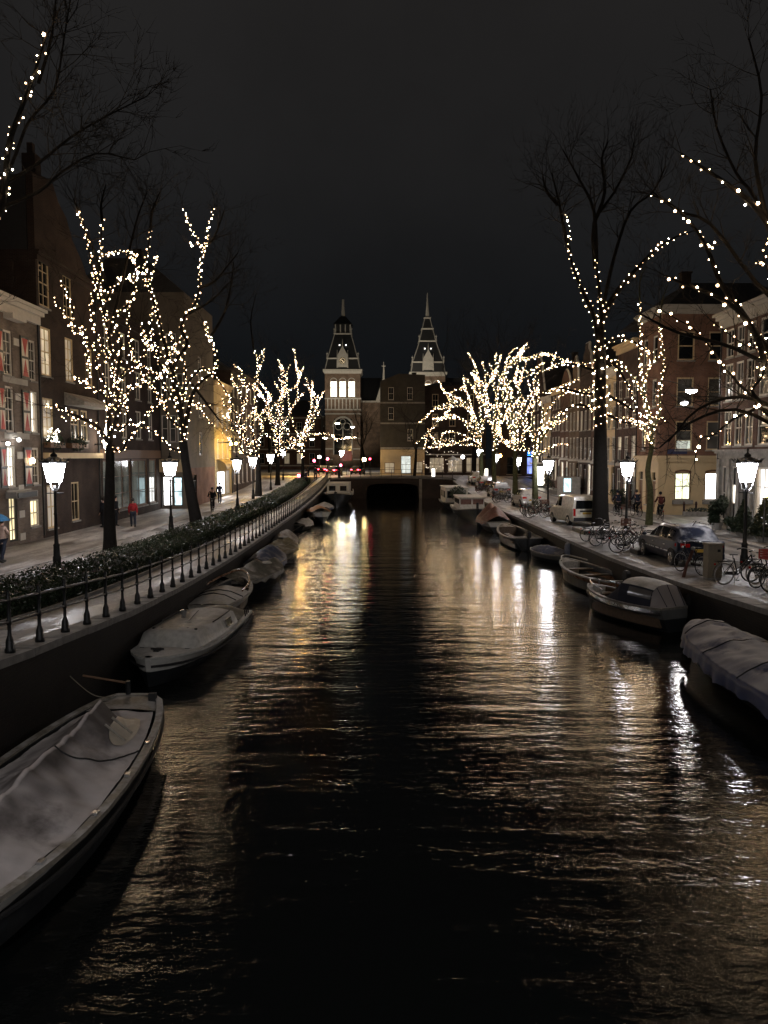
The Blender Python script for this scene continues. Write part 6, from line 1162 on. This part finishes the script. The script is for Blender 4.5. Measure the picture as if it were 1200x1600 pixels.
car('dark car parked next to the wide lit tree trunk, before the pale one', (11.8, 84.5, zg(84)), D90, 4.2, 1.72, 1.48, pb)
for k, (x, y, lb) in enumerate(((-7.2, 128, 'car waiting with glowing red tail lights beyond the bridge, nearer one'), (-3.4, 134, 'car waiting with glowing red tail lights beyond the bridge, by the small bare tree'), (-9.6, 141, 'car with lit tail lights farther off in the yellow street light'))):
    c = car(lb, (x, y, zg(y)), D90 - .25, 4.2, 1.75, 1.48, pb, group='waiting cars beyond the bridge')
    for ch in c.children:
        if ch.name.startswith('tail_light'): ch.data.materials[0] = glow('lit_tail_light%d%s' % (k, ch.name[-3:]), (1, .03, .05), 24)

# ================================================================== BICYCLES
def ringm(c, r, w, n=20, k=5):
    m = MB(); rings = []
    for i in range(n + 1):
        a = 2 * PI * i / n; rings.append([(c[0] + (r + w * math.cos(2 * PI * j / k)) * math.cos(a), c[1] + w * math.sin(2 * PI * j / k), c[2] + (r + w * math.cos(2 * PI * j / k)) * math.sin(a)) for j in range(k)])
    return m.loft(rings, True)
def make_bike(label, frame, tyre, crate=None, group='bicycles parked along the quay'):
    t = thing('bicycle', label, 'bicycle', group=group); rw = .345
    for x in (-.53, .53):
        wh = ringm((x, 0, rw), rw - .02, .02).build('wheel', tyre, t, True); ringm((x, 0, rw), rw - .045, .009, 20, 4).build('rim', K['chrome'], wh, True)
        sp = MB()
        for i in range(12): a = 2 * PI * i / 12; b_ = a + .5; s = .02 * (1 if i % 2 else -1); sp.add([(x + .03 * math.cos(b_), s, rw + .03 * math.sin(b_)), (x + .034 * math.cos(b_ + .2), s, rw + .034 * math.sin(b_ + .2)), (x + .3 * math.cos(a), 0, rw + .3 * math.sin(a))], [(0, 1, 2)])
        sp.tube([(x, -.05, rw), (x, .05, rw)], .03, 6); sp.build('spoke', K['chrome'], wh, kind='stuff')
        g = MB(); g.loft([[(x + q * math.cos(a), s_, rw + q * math.sin(a)) for q, s_ in ((.372, -.025), (.38, 0), (.372, .025))] for a in [(PI * (.1 + .95 * j / 9) if x < 0 else PI * (-.02 + .75 * j / 9)) for j in range(10)]], False); g.build('mudguard', frame, t, True)
    m = MB(); bb = (-.08, 0, .3); hd = (.36, 0, .92); ht = (.40, 0, .76); se = (-.22, 0, .82)
    m.tube([ht, bb], .02, 6); m.tube([hd, (.1, 0, .62), (-.12, 0, .48)], .018, 6); m.tube([bb, se], .018, 6)
    for s in (-.05, .05): m.tube([bb, (-.53, s, rw)], .012, 5); m.tube([(-.2, 0, .74), (-.53, s, rw)], .011, 5)
    m.tube([ht, hd], .022, 6); m.build('frame', frame, t, True)
    m = MB()
    for s in (-.05, .05): m.tube([ht, (.47, s, .62), (.53, s, rw)], .013, 5)
    m.build('fork', frame, t, True)
    m = MB().tube([hd, (.34, 0, 1.04)], .014, 6); m.tube(smooth([Vector(p) for p in ((.1, -.3, 1.06), (.28, -.26, 1.1), (.38, -.1, 1.06), (.38, .1, 1.06), (.28, .26, 1.1), (.1, .3, 1.06))]), .012, 6); hb_ = m.build('handlebar', K['chrome'], t, True)
    for s in (-.3, .3): MB().tube([(.08, s, 1.06), (.2, s * .95, 1.085)], .02, 6).build('grip', K['black'], hb_)
    m = MB().loft([[(x, k * wd, z - .03 * k * k) for k in (-1, -.5, 0, .5, 1)] for x, wd, z in ((-.4, .08, .95), (-.34, .12, .96), (-.22, .07, .95), (-.1, .025, .94))], False); m.tube([(-.24, 0, .8), (-.26, 0, .93)], .015, 5); m.build('saddle', K['black'], t, True)
    m = MB()
    for s in (-.07, 0, .07): m.tube([(-.3, s, .73), (-.82, s, .73)], .009, 4)
    for s in (-.07, .07): m.tube([(-.7, s, .73), (-.53, s, rw)], .008, 4)
    m.build('luggage_rack', K['iron'], t); MB().lathe([(.03, 0), (.045, .05), (.02, .07)], (.45, 0, .84), 8).build('headlamp', K['chrome'], t); MB().box((-.86, -.03, .62), (-.83, .03, .68)).build('rear_light', K['tail'], t)
    m = MB().tube([(-.5, .06, .36), (-.1, .06, .36)], .05, 6); m.build('chain_guard', K['black'], t, True)
    m = MB()
    for s, a in ((.1, .9), (-.1, .9 + PI)): e = (-.08 + .17 * math.cos(a), s, .3 + .17 * math.sin(a)); m.tube([(-.08, 0, .3), (-.08, s, .3), e], .01, 4); m.box((e[0] - .05, min(s, s * 1.9), e[2] - .012), (e[0] + .05, max(s, s * 1.9), e[2] + .012))
    m.build('pedal', K['chrome'], t)
    MB().tube([(-.18, -.03, .3), (-.3, -.18, .01)], .01, 4).build('kickstand', K['chrome'], t)
    if crate:
        m = MB()
        for a in range(4): z = .98 + a * .07; m.loft([[(x, y, z + dz) for dz in (0, .045)] for x, y in ((.34, -.2), (.76, -.2), (.76, .2), (.34, .2), (.34, -.2))], False)
        for x, y in ((.34, -.2), (.76, -.2), (.76, .2), (.34, .2)): m.box((x - .015, y - .015, .96), (x + .015, y + .015, 1.24))
        m.box((.34, -.2, .96), (.76, .2, .975)); m.build('crate', crate, t)
    return t
bk = make_bike('black bicycle leaning', K['iron'], K['black']); bw = make_bike('bicycle with pale tyres', K['iron'], plain('grey_white_tyre', (.3, .28, .26), .8, 0, .2, 8, .1)); bc = make_bike('bicycle with a red crate', K['iron'], K['black'], K['red']); bg_ = make_bike('bicycle with brown crate', plain('dark_red_frame', (.10, .02, .02), .4, 0, .2, 4, 0), K['black'], plain('brown_crate', (.14, .06, .04), .7, 0, .2, 6, .1)); bs = make_bike('silver bicycle', K['steel'], K['black'])
used = set()
def put_bike(src, x, y, rz, label, lean=0.):
    o = src if src.name not in used else copy_tree(src); used.add(src.name)
    o.location = (x, y, zg(y) + .0); o.rotation_euler = (lean, 0, rz); o['label'] = label
    return o
put_bike(bw, 11.15, 23.35, .15, 'bicycle with pale grey tyres standing right of the cable cabinet'); put_bike(bk, 11.75, 22.7, .35, 'black bicycle between the pale tyred one and the red crate', .06); put_bike(bc, 11.72, 21.75, -2.9, 'bicycle carrying a red crate at the right edge'); put_bike(bk, 12.3, 24.0, .1, 'black bicycle half hidden behind the pale tyred one'); put_bike(bs, 12.7, 23.1, .5, 'silver bicycle behind the red crate, nearest the tall lantern')
put_bike(bk, 10.75, 26.1, 1.9, 'black bicycle left of the cable cabinet, turned toward the water', .05); put_bike(bs, 11.2, 25.7, 1.3, 'silver bicycle tucked directly behind the cable cabinet')
for k, (src, x, y, rz, lb) in enumerate(((bk, 10.75, 32.6, .12, 'black bicycle on the snowy step, foremost of the cluster by the estate car'), (bs, 11.3, 33.4, -.1, 'silver bicycle second in the cluster by the estate car'), (bk, 11.6, 34.2, 3.0, 'black bicycle facing away in the cluster by the estate car'), (bk, 10.6, 35.3, .2, 'black bicycle with its front wheel toward the thick trunk'), (bs, 11.2, 36.2, .0, 'silver bicycle at the back of the cluster near the thick trunk'), (bk, 10.7, 37.4, .25, 'black bicycle rearmost of the cluster, right before the thick trunk'), (bg_, 12.1, 35.4, 2.8, 'dark red bicycle with a brown crate between the two lanterns'), (bk, 12.3, 33.2, .3, 'black bicycle nearest the front of the estate car'))):
    put_bike(src, x, y, rz, lb, (-.08, .05, .1)[k % 3])
for k, (src, x, y, rz, lb) in enumerate(((bg_, 10.75, 51.6, .2, 'dark red bicycle with a brown crate in front of the van'), (bk, 11.2, 52.6, .1, 'black bicycle just beyond the van, beside the crate one'), (bs, 11.5, 53.6, 2.9, 'silver bicycle third from the van'), (bk, 11.0, 54.8, .3, 'black bicycle fourth from the van'), (bk, 11.6, 56.0, .0, 'black bicycle close to the silver hatchback rear'), (bs, 12.4, 52.2, .4, 'silver bicycle behind the others near the van front'), (bk, 10.3, 53.2, 1.2, 'black bicycle nearest the quay edge beyond the van'),
    (bk, 10.8, 66.4, .2, 'black bicycle before the dark hatchback, foremost'), (bk, 11.2, 67.4, .0, 'black bicycle before the dark hatchback, middle'), (bs, 11.0, 68.6, .3, 'silver bicycle before the dark hatchback, rearmost'), (bg_, 11.0, 79.6, .2, 'dark red crate bicycle beyond the dark hatchback'), (bk, 11.3, 80.8, .1, 'black bicycle beyond the dark hatchback beside the crate one'))):
    put_bike(src, x, y, rz, lb, (-.08, .06, .1)[k % 3])

# ================================================================== PEOPLE
def skin(name, joints, edges, mat, parent, root=0, sub=1, loc=None):
    """one continuous surface grown round a skeleton: joints {name: (pos, radius)}"""
    names = list(joints); me = bpy.data.meshes.new(name); me.from_pydata([joints[n][0] for n in names], [(names.index(a), names.index(b)) for a, b in edges], [])
    o = bpy.data.objects.new(name, me); COL.objects.link(o); o.modifiers.new('skin', 'SKIN'); 
    me.skin_vertices.new() if not me.skin_vertices else None
    for i, n in enumerate(names):
        r = joints[n][1]; sv = me.skin_vertices[0].data[i]; sv.radius = r if isinstance(r, tuple) else (r, r); sv.use_root = i == root
    s = o.modifiers.new('sub', 'SUBSURF'); s.levels = sub; s.render_levels = sub
    dg = bpy.context.evaluated_depsgraph_get(); nm = bpy.data.meshes.new_from_object(o.evaluated_get(dg)); nm.name = name
    nm.polygons.foreach_set('use_smooth', [True] * len(nm.polygons)); nm.materials.clear(); nm.materials.append(mat)
    q = bpy.data.objects.new(name, nm); bpy.data.objects.remove(o); bpy.data.meshes.remove(me); COL.objects.link(q); q.parent = parent; return q
K['skin'] = plain('skin', (.42, .25, .18), .55, 0, .08, 8, 0); K['hair'] = plain('dark_hair', (.02, .014, .01), .6, 0, .2, 9, .2)
def person(label, loc, rz, coat, trousers, h=1.72, pose='walk', hat=None, ph=0., arms=None, long=.0, hairm=None):
    """faces local +y"""
    t = thing('person', label, 'person', loc, rz); s = h / 1.72; V = lambda x, y, z: (x * s, y * s, z * s)
    st = {'walk': .2, 'stand': .03, 'ride': 0}[pose]
    if pose == 'ride':
        hipz = 1.0; leg = {-1: ((-.09, .38, .82), (-.1, .22, .42), (-.1, .32, .36)), 1: ((.09, .32, .62), (.1, .12, .18), (.1, .24, .13))}; ln = .22
    else:
        hipz = .92; leg = {-1: ((-.1, st * .55, .5), (-.1, st * .75 - .02, .09), (-.1, st * .75 + .12, .035)), 1: ((.1, -st * .25, .5), (.1, -st * 1.15, .11), (.1, -st * 1.15 + .12, .04))}; ln = .02
    J = {'hip': (V(0, 0, hipz), (.15, .11)), 'waist': (V(0, ln * .3, hipz + .18), (.135, .10)), 'chest': (V(0, ln * .8, hipz + .38), (.165, .12)), 'neck0': (V(0, ln, hipz + .52), (.09, .075)), 'neck': (V(0, ln + .01, hipz + .58), .052), 'jaw': (V(0, ln + .035, hipz + .645), (.058, .068)), 'head': (V(0, ln + .02, hipz + .74), (.076, .092)), 'crown': (V(0, ln + .005, hipz + .81), (.055, .062))}
    E = [('hip', 'waist'), ('waist', 'chest'), ('chest', 'neck0'), ('neck0', 'neck'), ('neck', 'jaw'), ('jaw', 'head'), ('head', 'crown')]
    A = arms or {-1: ((-.24, -.05, .30), (-.22, .08, .06)), 1: ((.24, .04, .30), (.24, -.06, .05))}
    for k in (-1, 1):
        c = 'lr'[k > 0]; kn, an, to = leg[k]; el, ha = A[k]
        J['hj' + c] = (V(k * .09, 0, hipz - .04), .095); J['kn' + c] = (V(*kn), .062); J['an' + c] = (V(*an), .042); J['to' + c] = (V(*to), (.042, .03))
        E += [('hip', 'hj' + c), ('hj' + c, 'kn' + c), ('kn' + c, 'an' + c), ('an' + c, 'to' + c)]
        sh = Vector(V(k * .175, ln * .9, hipz + .46)); e = Vector(V(el[0], el[1] + ln * .7, hipz - .08 + el[2])); hd = Vector(V(ha[0], ha[1] + ln * .7, hipz - .12 + ha[2]))
        J['sh' + c] = (sh, .06); J['el' + c] = (e, .043); J['wr' + c] = (hd, .03); d = (hd - e).normalized(); J['pa' + c] = (hd + d * .055 * s, (.04, .022)); E += [('chest', 'sh' + c), ('sh' + c, 'el' + c), ('el' + c, 'wr' + c), ('wr' + c, 'pa' + c)]
        sdv = d.orthogonal().normalized()
        for f in range(4):
            o_ = sdv * (f - 1.5) * .019 * s; f0 = hd + d * .095 * s + o_; L_ = (.06, .07, .066, .05)[f] * s
            J['f%d%s' % (f, c)] = (f0, .009); J['g%d%s' % (f, c)] = (f0 + d * L_ + Vector((0, .02 * s, 0)), .007); E += [('pa' + c, 'f%d%s' % (f, c)), ('f%d%s' % (f, c), 'g%d%s' % (f, c))]
        J['th' + c] = (hd + d * .07 * s + sdv * .05 * s, .009); E.append(('pa' + c, 'th' + c))
    skin('body', J, E, K['skin'], t)
    fc = MB(); hc = Vector(V(0, ln + .02, hipz + .72))
    fc.add([hc + Vector(p) * s for p in ((-.014, .088, .0), (.014, .088, .0), (0, .112, -.012), (0, .088, .035), (0, .088, -.018))], [(0, 2, 3), (1, 3, 2), (0, 4, 2), (1, 2, 4)]); fc.build('nose', K['skin'], t, True)
    for k in (-1, 1): MB().ico(hc + Vector((k * .032, .083, .018)) * s, .009).build('eye', K['black'], t); MB().ball(hc + Vector((k * .078, -.005, -.005)) * s, .028, 6, 5, (.35, .7, 1)).build('ear', K['skin'], t, True)
    MB().box(hc + Vector((-.024, .08, -.058)) * s, hc + Vector((.024, .09, -.05)) * s).build('mouth', K['red'], t)
    g = lambda n, e: (J[n][0], tuple(x + e for x in J[n][1]) if isinstance(J[n][1], tuple) else J[n][1] + e)
    cj = {n: g(n, .035) for n in ('hip', 'waist', 'chest')}; cj['neck0'] = g('neck0', .02); ce = [('hip', 'waist'), ('waist', 'chest'), ('chest', 'neck0')]
    for c in 'lr':
        cj['sh' + c] = g('sh' + c, .03); cj['el' + c] = g('el' + c, .028); cj['wr' + c] = g('wr' + c, .026); ce += [('chest', 'sh' + c), ('sh' + c, 'el' + c), ('el' + c, 'wr' + c)]
    if long: cj['hem'] = (V(0, 0, hipz - long), (.2, .17)); ce.append(('hip', 'hem'))
    skin('coat', cj, ce, coat, t)
    tj = {'hip': g('hip', .012)}; te = []
    for c in 'lr': tj['hj' + c] = g('hj' + c, .015); tj['kn' + c] = g('kn' + c, .02); tj['an' + c] = g('an' + c, .022); te += [('hip', 'hj' + c), ('hj' + c, 'kn' + c), ('kn' + c, 'an' + c)]
    skin('trousers', tj, te, trousers, t)
    for c in 'lr':
        a = Vector(J['an' + c][0]); b_ = Vector(J['to' + c][0]); MB().loft([[(p.x + wd * math.cos(q), p.y + off, max(.0, p.z + zz * math.sin(q))) for q in [2 * PI * j / 8 for j in range(8)]] for p, wd, zz, off in ((a, .04, .055, -.06), (a, .05, .07, -.02), (b_, .05, .045, -.02), (b_, .04, .03, .05))], True, True).build('shoe', K['black'], t, True)
    hm = hat or hairm or K['hair']; hh = Vector(V(0, ln, hipz + .755)); MB().ball(hh, .112 * s, 12, 8, (.92, 1.05, .98)).build('hat' if hat else 'hair', hm, t, True)
    return t
cl = lambda n, c: plain(n, c, .85, 0, .25, 12, .3)
drk = cl('dark_cloth', (.015, .016, .02)); jean = cl('dark_jeans', (.03, .035, .05)); redc = cl('red_coat_cloth', (.30, .025, .03)); tan = cl('pale_tan_coat_cloth', (.34, .24, .19)); navy = cl('navy_cloth', (.02, .025, .045)); mar = cl('maroon_cloth', (.07, .02, .02))
GA = lambda x, y: (x, y, zg(y) - (.08 if x < -12.9 or 14.1 < x < 17.5 else 0))
person('person in a red coat walking on the snowy street past the shop windows', GA(-14.75, 46.3), .35, redc, jean, 1.68, 'walk')
person('person in a pale tan coat holding a blue umbrella at the left edge', GA(-14.8, 30.2), -.2, tan, jean, 1.7, 'walk', arms={-1: ((-.24, .02, .3), (-.2, .16, .18)), 1: ((.24, .05, .30), (.15, .2, .42))}, long=.18)
t = thing('umbrella', 'open blue umbrella held over the tan coated person', 'umbrella', (-15.1, 30.4, zg(30) - .08 + 1.06), 0)
MB().tube([(0, 0, 0), (0, 0, .78)], .012, 6).build('shaft', K['chrome'], t); m = MB(); m.loft([[(r_ * math.cos(2 * PI * j / 8), r_ * math.sin(2 * PI * j / 8), z_) for j in range(8)] for r_, z_ in ((.02, .86), (.25, .82), (.42, .72), (.53, .58))], True); m.build('canopy', cl('blue_umbrella_cloth', (.05, .16, .30)), t); m = MB()
for j in range(8): m.tube([(0, 0, .7), (.53 * math.cos(2 * PI * j / 8), .53 * math.sin(2 * PI * j / 8), .575)], .006, 3)
m.build('rib', K['chrome'], t); MB().tube([(0, 0, 0), (0, 0, -.1), (.04, 0, -.13), (.07, 0, -.1)], .016, 6).build('handle', K['wood'], t)
person('person in black standing close to the upright tree trunk by the shop', GA(-16.4, 46.0), 1.2, drk, drk, 1.75, 'stand', long=.25); person('taller person in black beside the other one by the shop corner', GA(-16.0, 46.8), -1.9, drk, drk, 1.82, 'stand', hat=drk)
person('person in dark jacket and blue jeans walking before the white lit shop', GA(-13.85, 67.4), .1, navy, jean, 1.8, 'walk')
def cyclist(label, bl, x, y, rz, coat, hat=None):
    p = GA(x, y); person(label, p, rz - D90, coat, drk, 1.74, 'ride', hat=hat, arms={-1: ((-.27, .14, .30), (-.27, .36, .26)), 1: ((.27, .14, .30), (.27, .36, .26))})
    b_ = copy_tree(bk, None, p, rz, bl); d = Vector((math.cos(rz), math.sin(rz), 0)); b_.location = Vector(p) + d * .2; b_.rotation_euler = (0, 0, rz); b_['group'] = 'bicycles being ridden'; return b_
cyclist('dark clothed cyclist riding toward the camera on the hedge street', 'bicycle ridden toward the camera on the hedge street', -12.3, 57.3, -1.45, drk)
cyclist('cyclist in a maroon jacket seen from behind before the cream house', 'bicycle under the maroon jacketed rider before the cream house', 18.4, 49.6, 1.45, mar, drk)
cyclist('cyclist in a navy jacket behind the slim mossy tree', 'bicycle under the navy jacketed rider behind the slim tree', 17.9, 52.6, 1.7, navy)
cyclist('cyclist in navy beside the slim tree, left of the other navy rider', 'bicycle under the left navy rider near the lantern', 16.9, 53.6, 1.6, navy, navy)
person('dark figure walking beyond the hedge end near the traffic lights', GA(-9.9, 110), 2.9, drk, drk, 1.78, 'walk'); person('figure crossing the far bridge near the railing end', GA(-7.9, 98), .3, drk, drk, 1.75, 'walk', hat=drk)
cyclist('cyclist on the walkway by the hedge end', 'bicycle on the walkway by the hedge end', -8.3, 89, 1.5, drk); person('dark figure standing on the far bridge by its railing', (-5.0, 99.5, 1.3), 1., drk, drk, 1.75, 'stand')

# ================================================================== STREET FURNITURE
t = thing('cable_cabinet', 'beige steel cable cabinet standing beside the parked bicycles', 'cabinet', (10.85, 24.6, zg(24.6)), .08)
MB().box((-.24, -.17, .08), (.24, .17, 1.12)).build('box', plain('beige_cabinet_paint', (.24, .2, .14), .6, 0, .18, 3, .15), t, bevel=.015); MB().box((-.27, -.2, 1.12), (.27, .2, 1.2)).build('lid', snowy('snowy_beige_lid', (.26, .22, .16), (.45, .42, .36), .5, .65), t, bevel=.02); MB().box((-.22, -.15, 0), (.22, .15, .08)).build('plinth', K['stone'], t); MB().box((.06, -.195, .92), (.15, -.176, 1.0)).build('lock', K['black'], t); MB().box((-.21, -.176, .12), (.21, -.17, 1.08)).build('door', plain('beige_cabinet_door', (.25, .21, .15), .55, 0, .2, 4, .1), t)
t = thing('mooring_post', 'leaning rusty mooring post by the quay edge with a snow tip', 'post', (10.25, 25.2, zg(25)), 0); MB().tube([(-.1, 0, -.05), (.02, .02, .45), (.1, .0, .62), (.2, 0, .95)], [.06, .05, .055, .05], 8).build('shaft', plain('rusty_iron', (.1, .05, .04), .8, .2, .3, 9, .3), t, True); MB().ball((.2, 0, .95), .075, 8, 6).build('head', K['coping'], t, True)
for k, (x0, y0, x1, y1, lb) in enumerate(((11.1, 20.2, 13.2, 21.1, 'low dark step with snow at the right edge below the red crate bicycle'), (10.9, 31.9, 12.4, 32.9, 'low snow topped step under the bicycle cluster by the estate car'), (11.0, 40.6, 12.9, 43.2, 'low stone step with snow in front of the thick dark trunk'))):
    t = thing('stone_step', lb, 'step', (x0, y0, zg(y0)), 0, 'low steps on the quay'); MB().box((0, 0, -.05), (x1 - x0, y1 - y0, .2)).build('slab', K['iron'], t, bevel=.03); MB().box((.06, .06, .195), (x1 - x0 - .06, y1 - y0 - .06, .215)).build('snow_cover', K['coping'], t, bevel=.01)
for k, px in enumerate((21.5, 22.35, 23.2, 23.95)):
    t = thing('bollard', ['bollard nearest the cream corner, under the left bright window', 'second bollard from the cream corner', 'third bollard from the cream corner', 'bollard farthest from the cream corner, between the two windows'][k], 'bollard', (px, 53.6 - .5 * (k > 1), 0), 0, 'bollards before the cream house'); MB().lathe([(.1, 0), (.1, .1), (.075, .14), (.07, .75), (.09, .78), (.09, .84), (.07, .88), (.075, .95), (.03, 1.0)], n=8).build('post', plain('bollard_brown%d' % k, (.06, .03, .025), .6, 0, .2, 6, .1), t, True)
def shrub(label, x, y, h, r, seed, tub=True, cone=False, n=900, s=.07):
    t = thing('shrub', label, 'shrub', (x, y, zg(y)), 0, 'potted shrubs before the grey fronted house')
    rr = random.Random(seed)
    if tub: MB().lathe([(r * .4, 0), (r * .55, .4), (r * .48, .4)], n=10).build('tub', K['stone'], t)
    MB().tube([(0, 0, 0), (.02, 0, h * .7)], [.05, .02], 6).build('stem', K['bark'], t); m = MB()
    if cone:
        for _ in range(n): z = rr.random() ** 1.4; a = rr.uniform(0, 6.28); q = r * (1 - z) * rr.uniform(.5, 1.05); leaves(m, (q * math.cos(a), q * math.sin(a), .3 + z * (h - .3)), (.05, .05, .05), 1, s, rr)
    else:
        for k in range(7): c = (rr.uniform(-.5, .5) * r, rr.uniform(-.5, .5) * r, .4 + (h - .6) * rr.random()); leaves(m, c, (r * .55, r * .55, h * .22), n // 7, s, rr)
    m.build('leaves', K['leaf2'], t, kind='stuff')
shrub('dark bushy shrub in a tub at the corner of the grey fronted house', 19.3, 43.4, 1.9, .6, 51, n=2400, s=.1); shrub('conical evergreen behind the tall lantern on the car side', 19.0, 39.6, 1.9, .7, 52, cone=True, n=3200, s=.09); shrub('low dark shrub beside the conical evergreen', 19.3, 41.4, .9, .5, 53, n=1500, s=.1); shrub('broad evergreen at the right edge glowing with a small amber lamp', 19.0, 37.4, 2.2, .8, 54, cone=True, n=3400, s=.09)
t = thing('amber_lamp', 'amber garden lamp shining out of the evergreen at the right edge', 'lamp', (18.55, 36.6, 2.35)); MB().lathe([(.08, -.14), (.16, -.1), (.17, .12), (.06, .2)], n=8).build('glass', glow('amber_glass', (1, .55, .12), 9), t, True); MB().tube([(0, 0, -2.3), (0, 0, -.14)], .03, 6).build('post', K['iron'], t)
t = thing('planter', 'low planter of grass at the foot of the cream corner house', 'planter', (22.3, 53.3, 0)); MB().box((-.9, -.3, 0), (.9, .3, .3)).build('trough', K['stone'], t); m = MB(); leaves(m, (0, 0, .42), (.9, .3, .18), 300, .08, random.Random(3)); m.build('leaves', K['leaf2'], t, kind='stuff')
for k, (y, x, lb) in enumerate(((84, 18.7, 'tall climbing shrub by the row house beside the grey cabinet'), (60.5, 19.2, 'dark shrub before the plum brick house'))): shrub(lb, x, y, 3.0 if k == 0 else 1.6, .9, 60 + k, False, n=800, s=.1)
t = thing('transformer_box', 'grey street cabinet with a bright blue white advertising panel on its end', 'cabinet', (17.9, 74, zg(74))); MB().box((0, 0, 0), (1.7, 2.4, 1.9)).build('box', K['stone'], t, bevel=.03); MB().box((.1, -.03, .5), (.75, .0, 1.75)).build('lit_panel', glow('poster_light', (.55, .9, 1.), 1.8, .8, 2.5), t)
t = thing('kiosk', 'small white lit kiosk panel under a lit canopy by the row houses', 'kiosk', (17.6, 86, zg(86))); MB().box((0, 0, .3), (1.1, .4, 2.4)).build('lit_panel', glow('kiosk_light', (1, .93, .75), 2.4, .3), t); MB().box((-.4, -.5, 2.7), (1.6, .9, 2.85)).build('canopy', K['white'], t); MB().box((-.05, .41, 0), (1.15, .5, 2.7)).build('back_panel', K['iron'], t)
# lamps hanging over the street on cables
hang('blazing lamp hung on a cable before the brick corner house', tuple(P(1080, 610, 47)), (13.2, 46.2, 9.6), (20, 54.4, 9.6), .34, 75); hang('smaller lamp hung lower, just left of the blazing one', tuple(P(1069, 629, 49.5)), (13.2, 46.2, 9.0), (20, 54.4, 8.8), .24, 14)
for k, (px, py, y, c, lb) in enumerate(((527, 661, 150, (1, .75, .35), 'yellow lamp hung high before the museum tower'), (543, 683, 150, (1, .72, .3), 'yellow lamp hung lower, beside the tracery window'), (551, 667, 165, (.85, .9, 1.), 'small cold white lamp left of the small bare tree'), (508, 684, 145, (1, .7, .3), 'yellow lamp nearest the end of the lit branch'), (488, 686, 150, (1, .7, .35), 'yellow lamp over the traffic lights'))):
    p = P(px, py, y); hang(lb, tuple(p), (p.x - 9, y, p.z + 1.2), (p.x + 9, y, p.z + 1.2), .42, 150, c, 'lamps hung on cables beyond the bridge')
def far_lamp(px, py, y, c, lb, s=20, r=.3):
    p = P(px, py, y); t = thing('street_lamp', lb, 'street lamp', (p.x, y, zg(y)), 0, 'far street lamps beyond the bridge'); z = p.z - zg(y)
    MB().tube([(0, 0, 0), (0, 0, z - r)], .06, 6).build('pole', K['iron'], t); MB().ball((0, 0, z), r, 10, 8).build('globe', glow('far_lamp_glass%d' % px, c, s), t, True)
hang('sodium lamp hung over the street behind the last lit tree', tuple(P(470, 694, 113)), tuple(P(420, 680, 113)), tuple(P(520, 680, 113)), .5, 420, (1, .6, .16), 'lamps hung on cables beyond the bridge')
far_lamp(569, 718, 122, (1, .72, .3), 'warm globe lamp beside the small bare tree', 24); far_lamp(781, 712, 112, (1, .55, .12), 'orange globe lamp among the clustered lit trees', 20, .28); far_lamp(499, 714, 120, (1, .95, .9), 'white globe lamp beside the traffic lights', 16, .25); far_lamp(723, 714, 120, (1, .9, .95), 'white globe lamp before the cafe', 14, .28)
L1 = copy_tree(L0, None, (-5.5, 118, zg(118)), .4, 'crown lantern standing alone just beyond the far bridge')
for k, (px, py, y, lb) in enumerate(((512, 717, 126, 'traffic light showing red, left of the crown lantern beyond the bridge'), (533, 727, 120, 'traffic light showing red beneath the crown lantern beyond the bridge'), (578, 717, 128, 'traffic light showing red beside the warm globe lamp'), (467, 743, 106, 'low traffic light showing red at the end of the hedge'), (491, 720, 130, 'traffic light showing red left of the others'))):
    p = P(px, py, y); z = p.z - zg(y); t = thing('traffic_light', lb, 'traffic light', (p.x, y, zg(y)), 0, 'red traffic lights beyond the bridge')
    MB().tube([(0, 0, 0), (0, 0, z + .3)], .06, 6).build('pole', K['iron'], t); MB().box((-.2, -.2, z - .75), (.2, .1, z + .3)).build('signal_head', K['black'], t, bevel=.03)
    for j, g in enumerate((glow('red_signal%d' % k, (1, .04, .08), 9 if k == 2 else 60), K['black'], K['black'])): MB().tube([(0, -.26, z - .32 * j), (0, -.2, z - .32 * j)], .19, 10).build('signal_lens', g, t)
t = thing('road_sign', 'dark red framed board standing by the traffic lights', 'sign', (-5.0, 123, zg(123))); MB().tube([(0, 0, 0), (0, 0, 2.6)], .05, 6).build('pole', K['iron'], t); MB().box((-.9, -.08, 2.3), (.9, -.02, 3.9)).build('board', plain('maroon_board', (.12, .03, .03), .6, 0, .1, 3, 0), t)
t = thing('parasol', 'closed up grey cafe parasol on the far quay corner beside the bridge', 'parasol', (9.7, 99.5, 1.3)); MB().tube([(0, 0, 0), (0, 0, 2.9)], .03, 6).build('pole', K['chrome'], t); MB().lathe([(1.0, 2.3), (.6, 2.55), (.1, 2.85)], n=8).build('canopy', K['render'], t)
t = thing('lit_sign', 'small bright white sign box beyond the far bridge', 'sign', tuple(P(677, 738, 112) - Vector((0, 0, .6)))); MB().box((-.22, -.1, 0), (.22, .1, 1.1)).build('panel', glow('sign_panel', (1, .95, .85), 3.), t); MB().box((-.26, .1, -1.2), (.26, .16, 1.15)).build('frame', K['iron'], t)
t = thing('lit_sign', 'narrow bright sign box beside the far lit tree trunks', 'sign', tuple(P(760, 738, 112) - Vector((0, 0, .5)))); MB().box((-.2, -.1, 0), (.2, .1, 1.0)).build('panel', glow('sign_panel2', (1, .95, .8), 3.), t); MB().box((-.24, .1, -1.2), (.24, .16, 1.05)).build('frame', K['iron'], t)
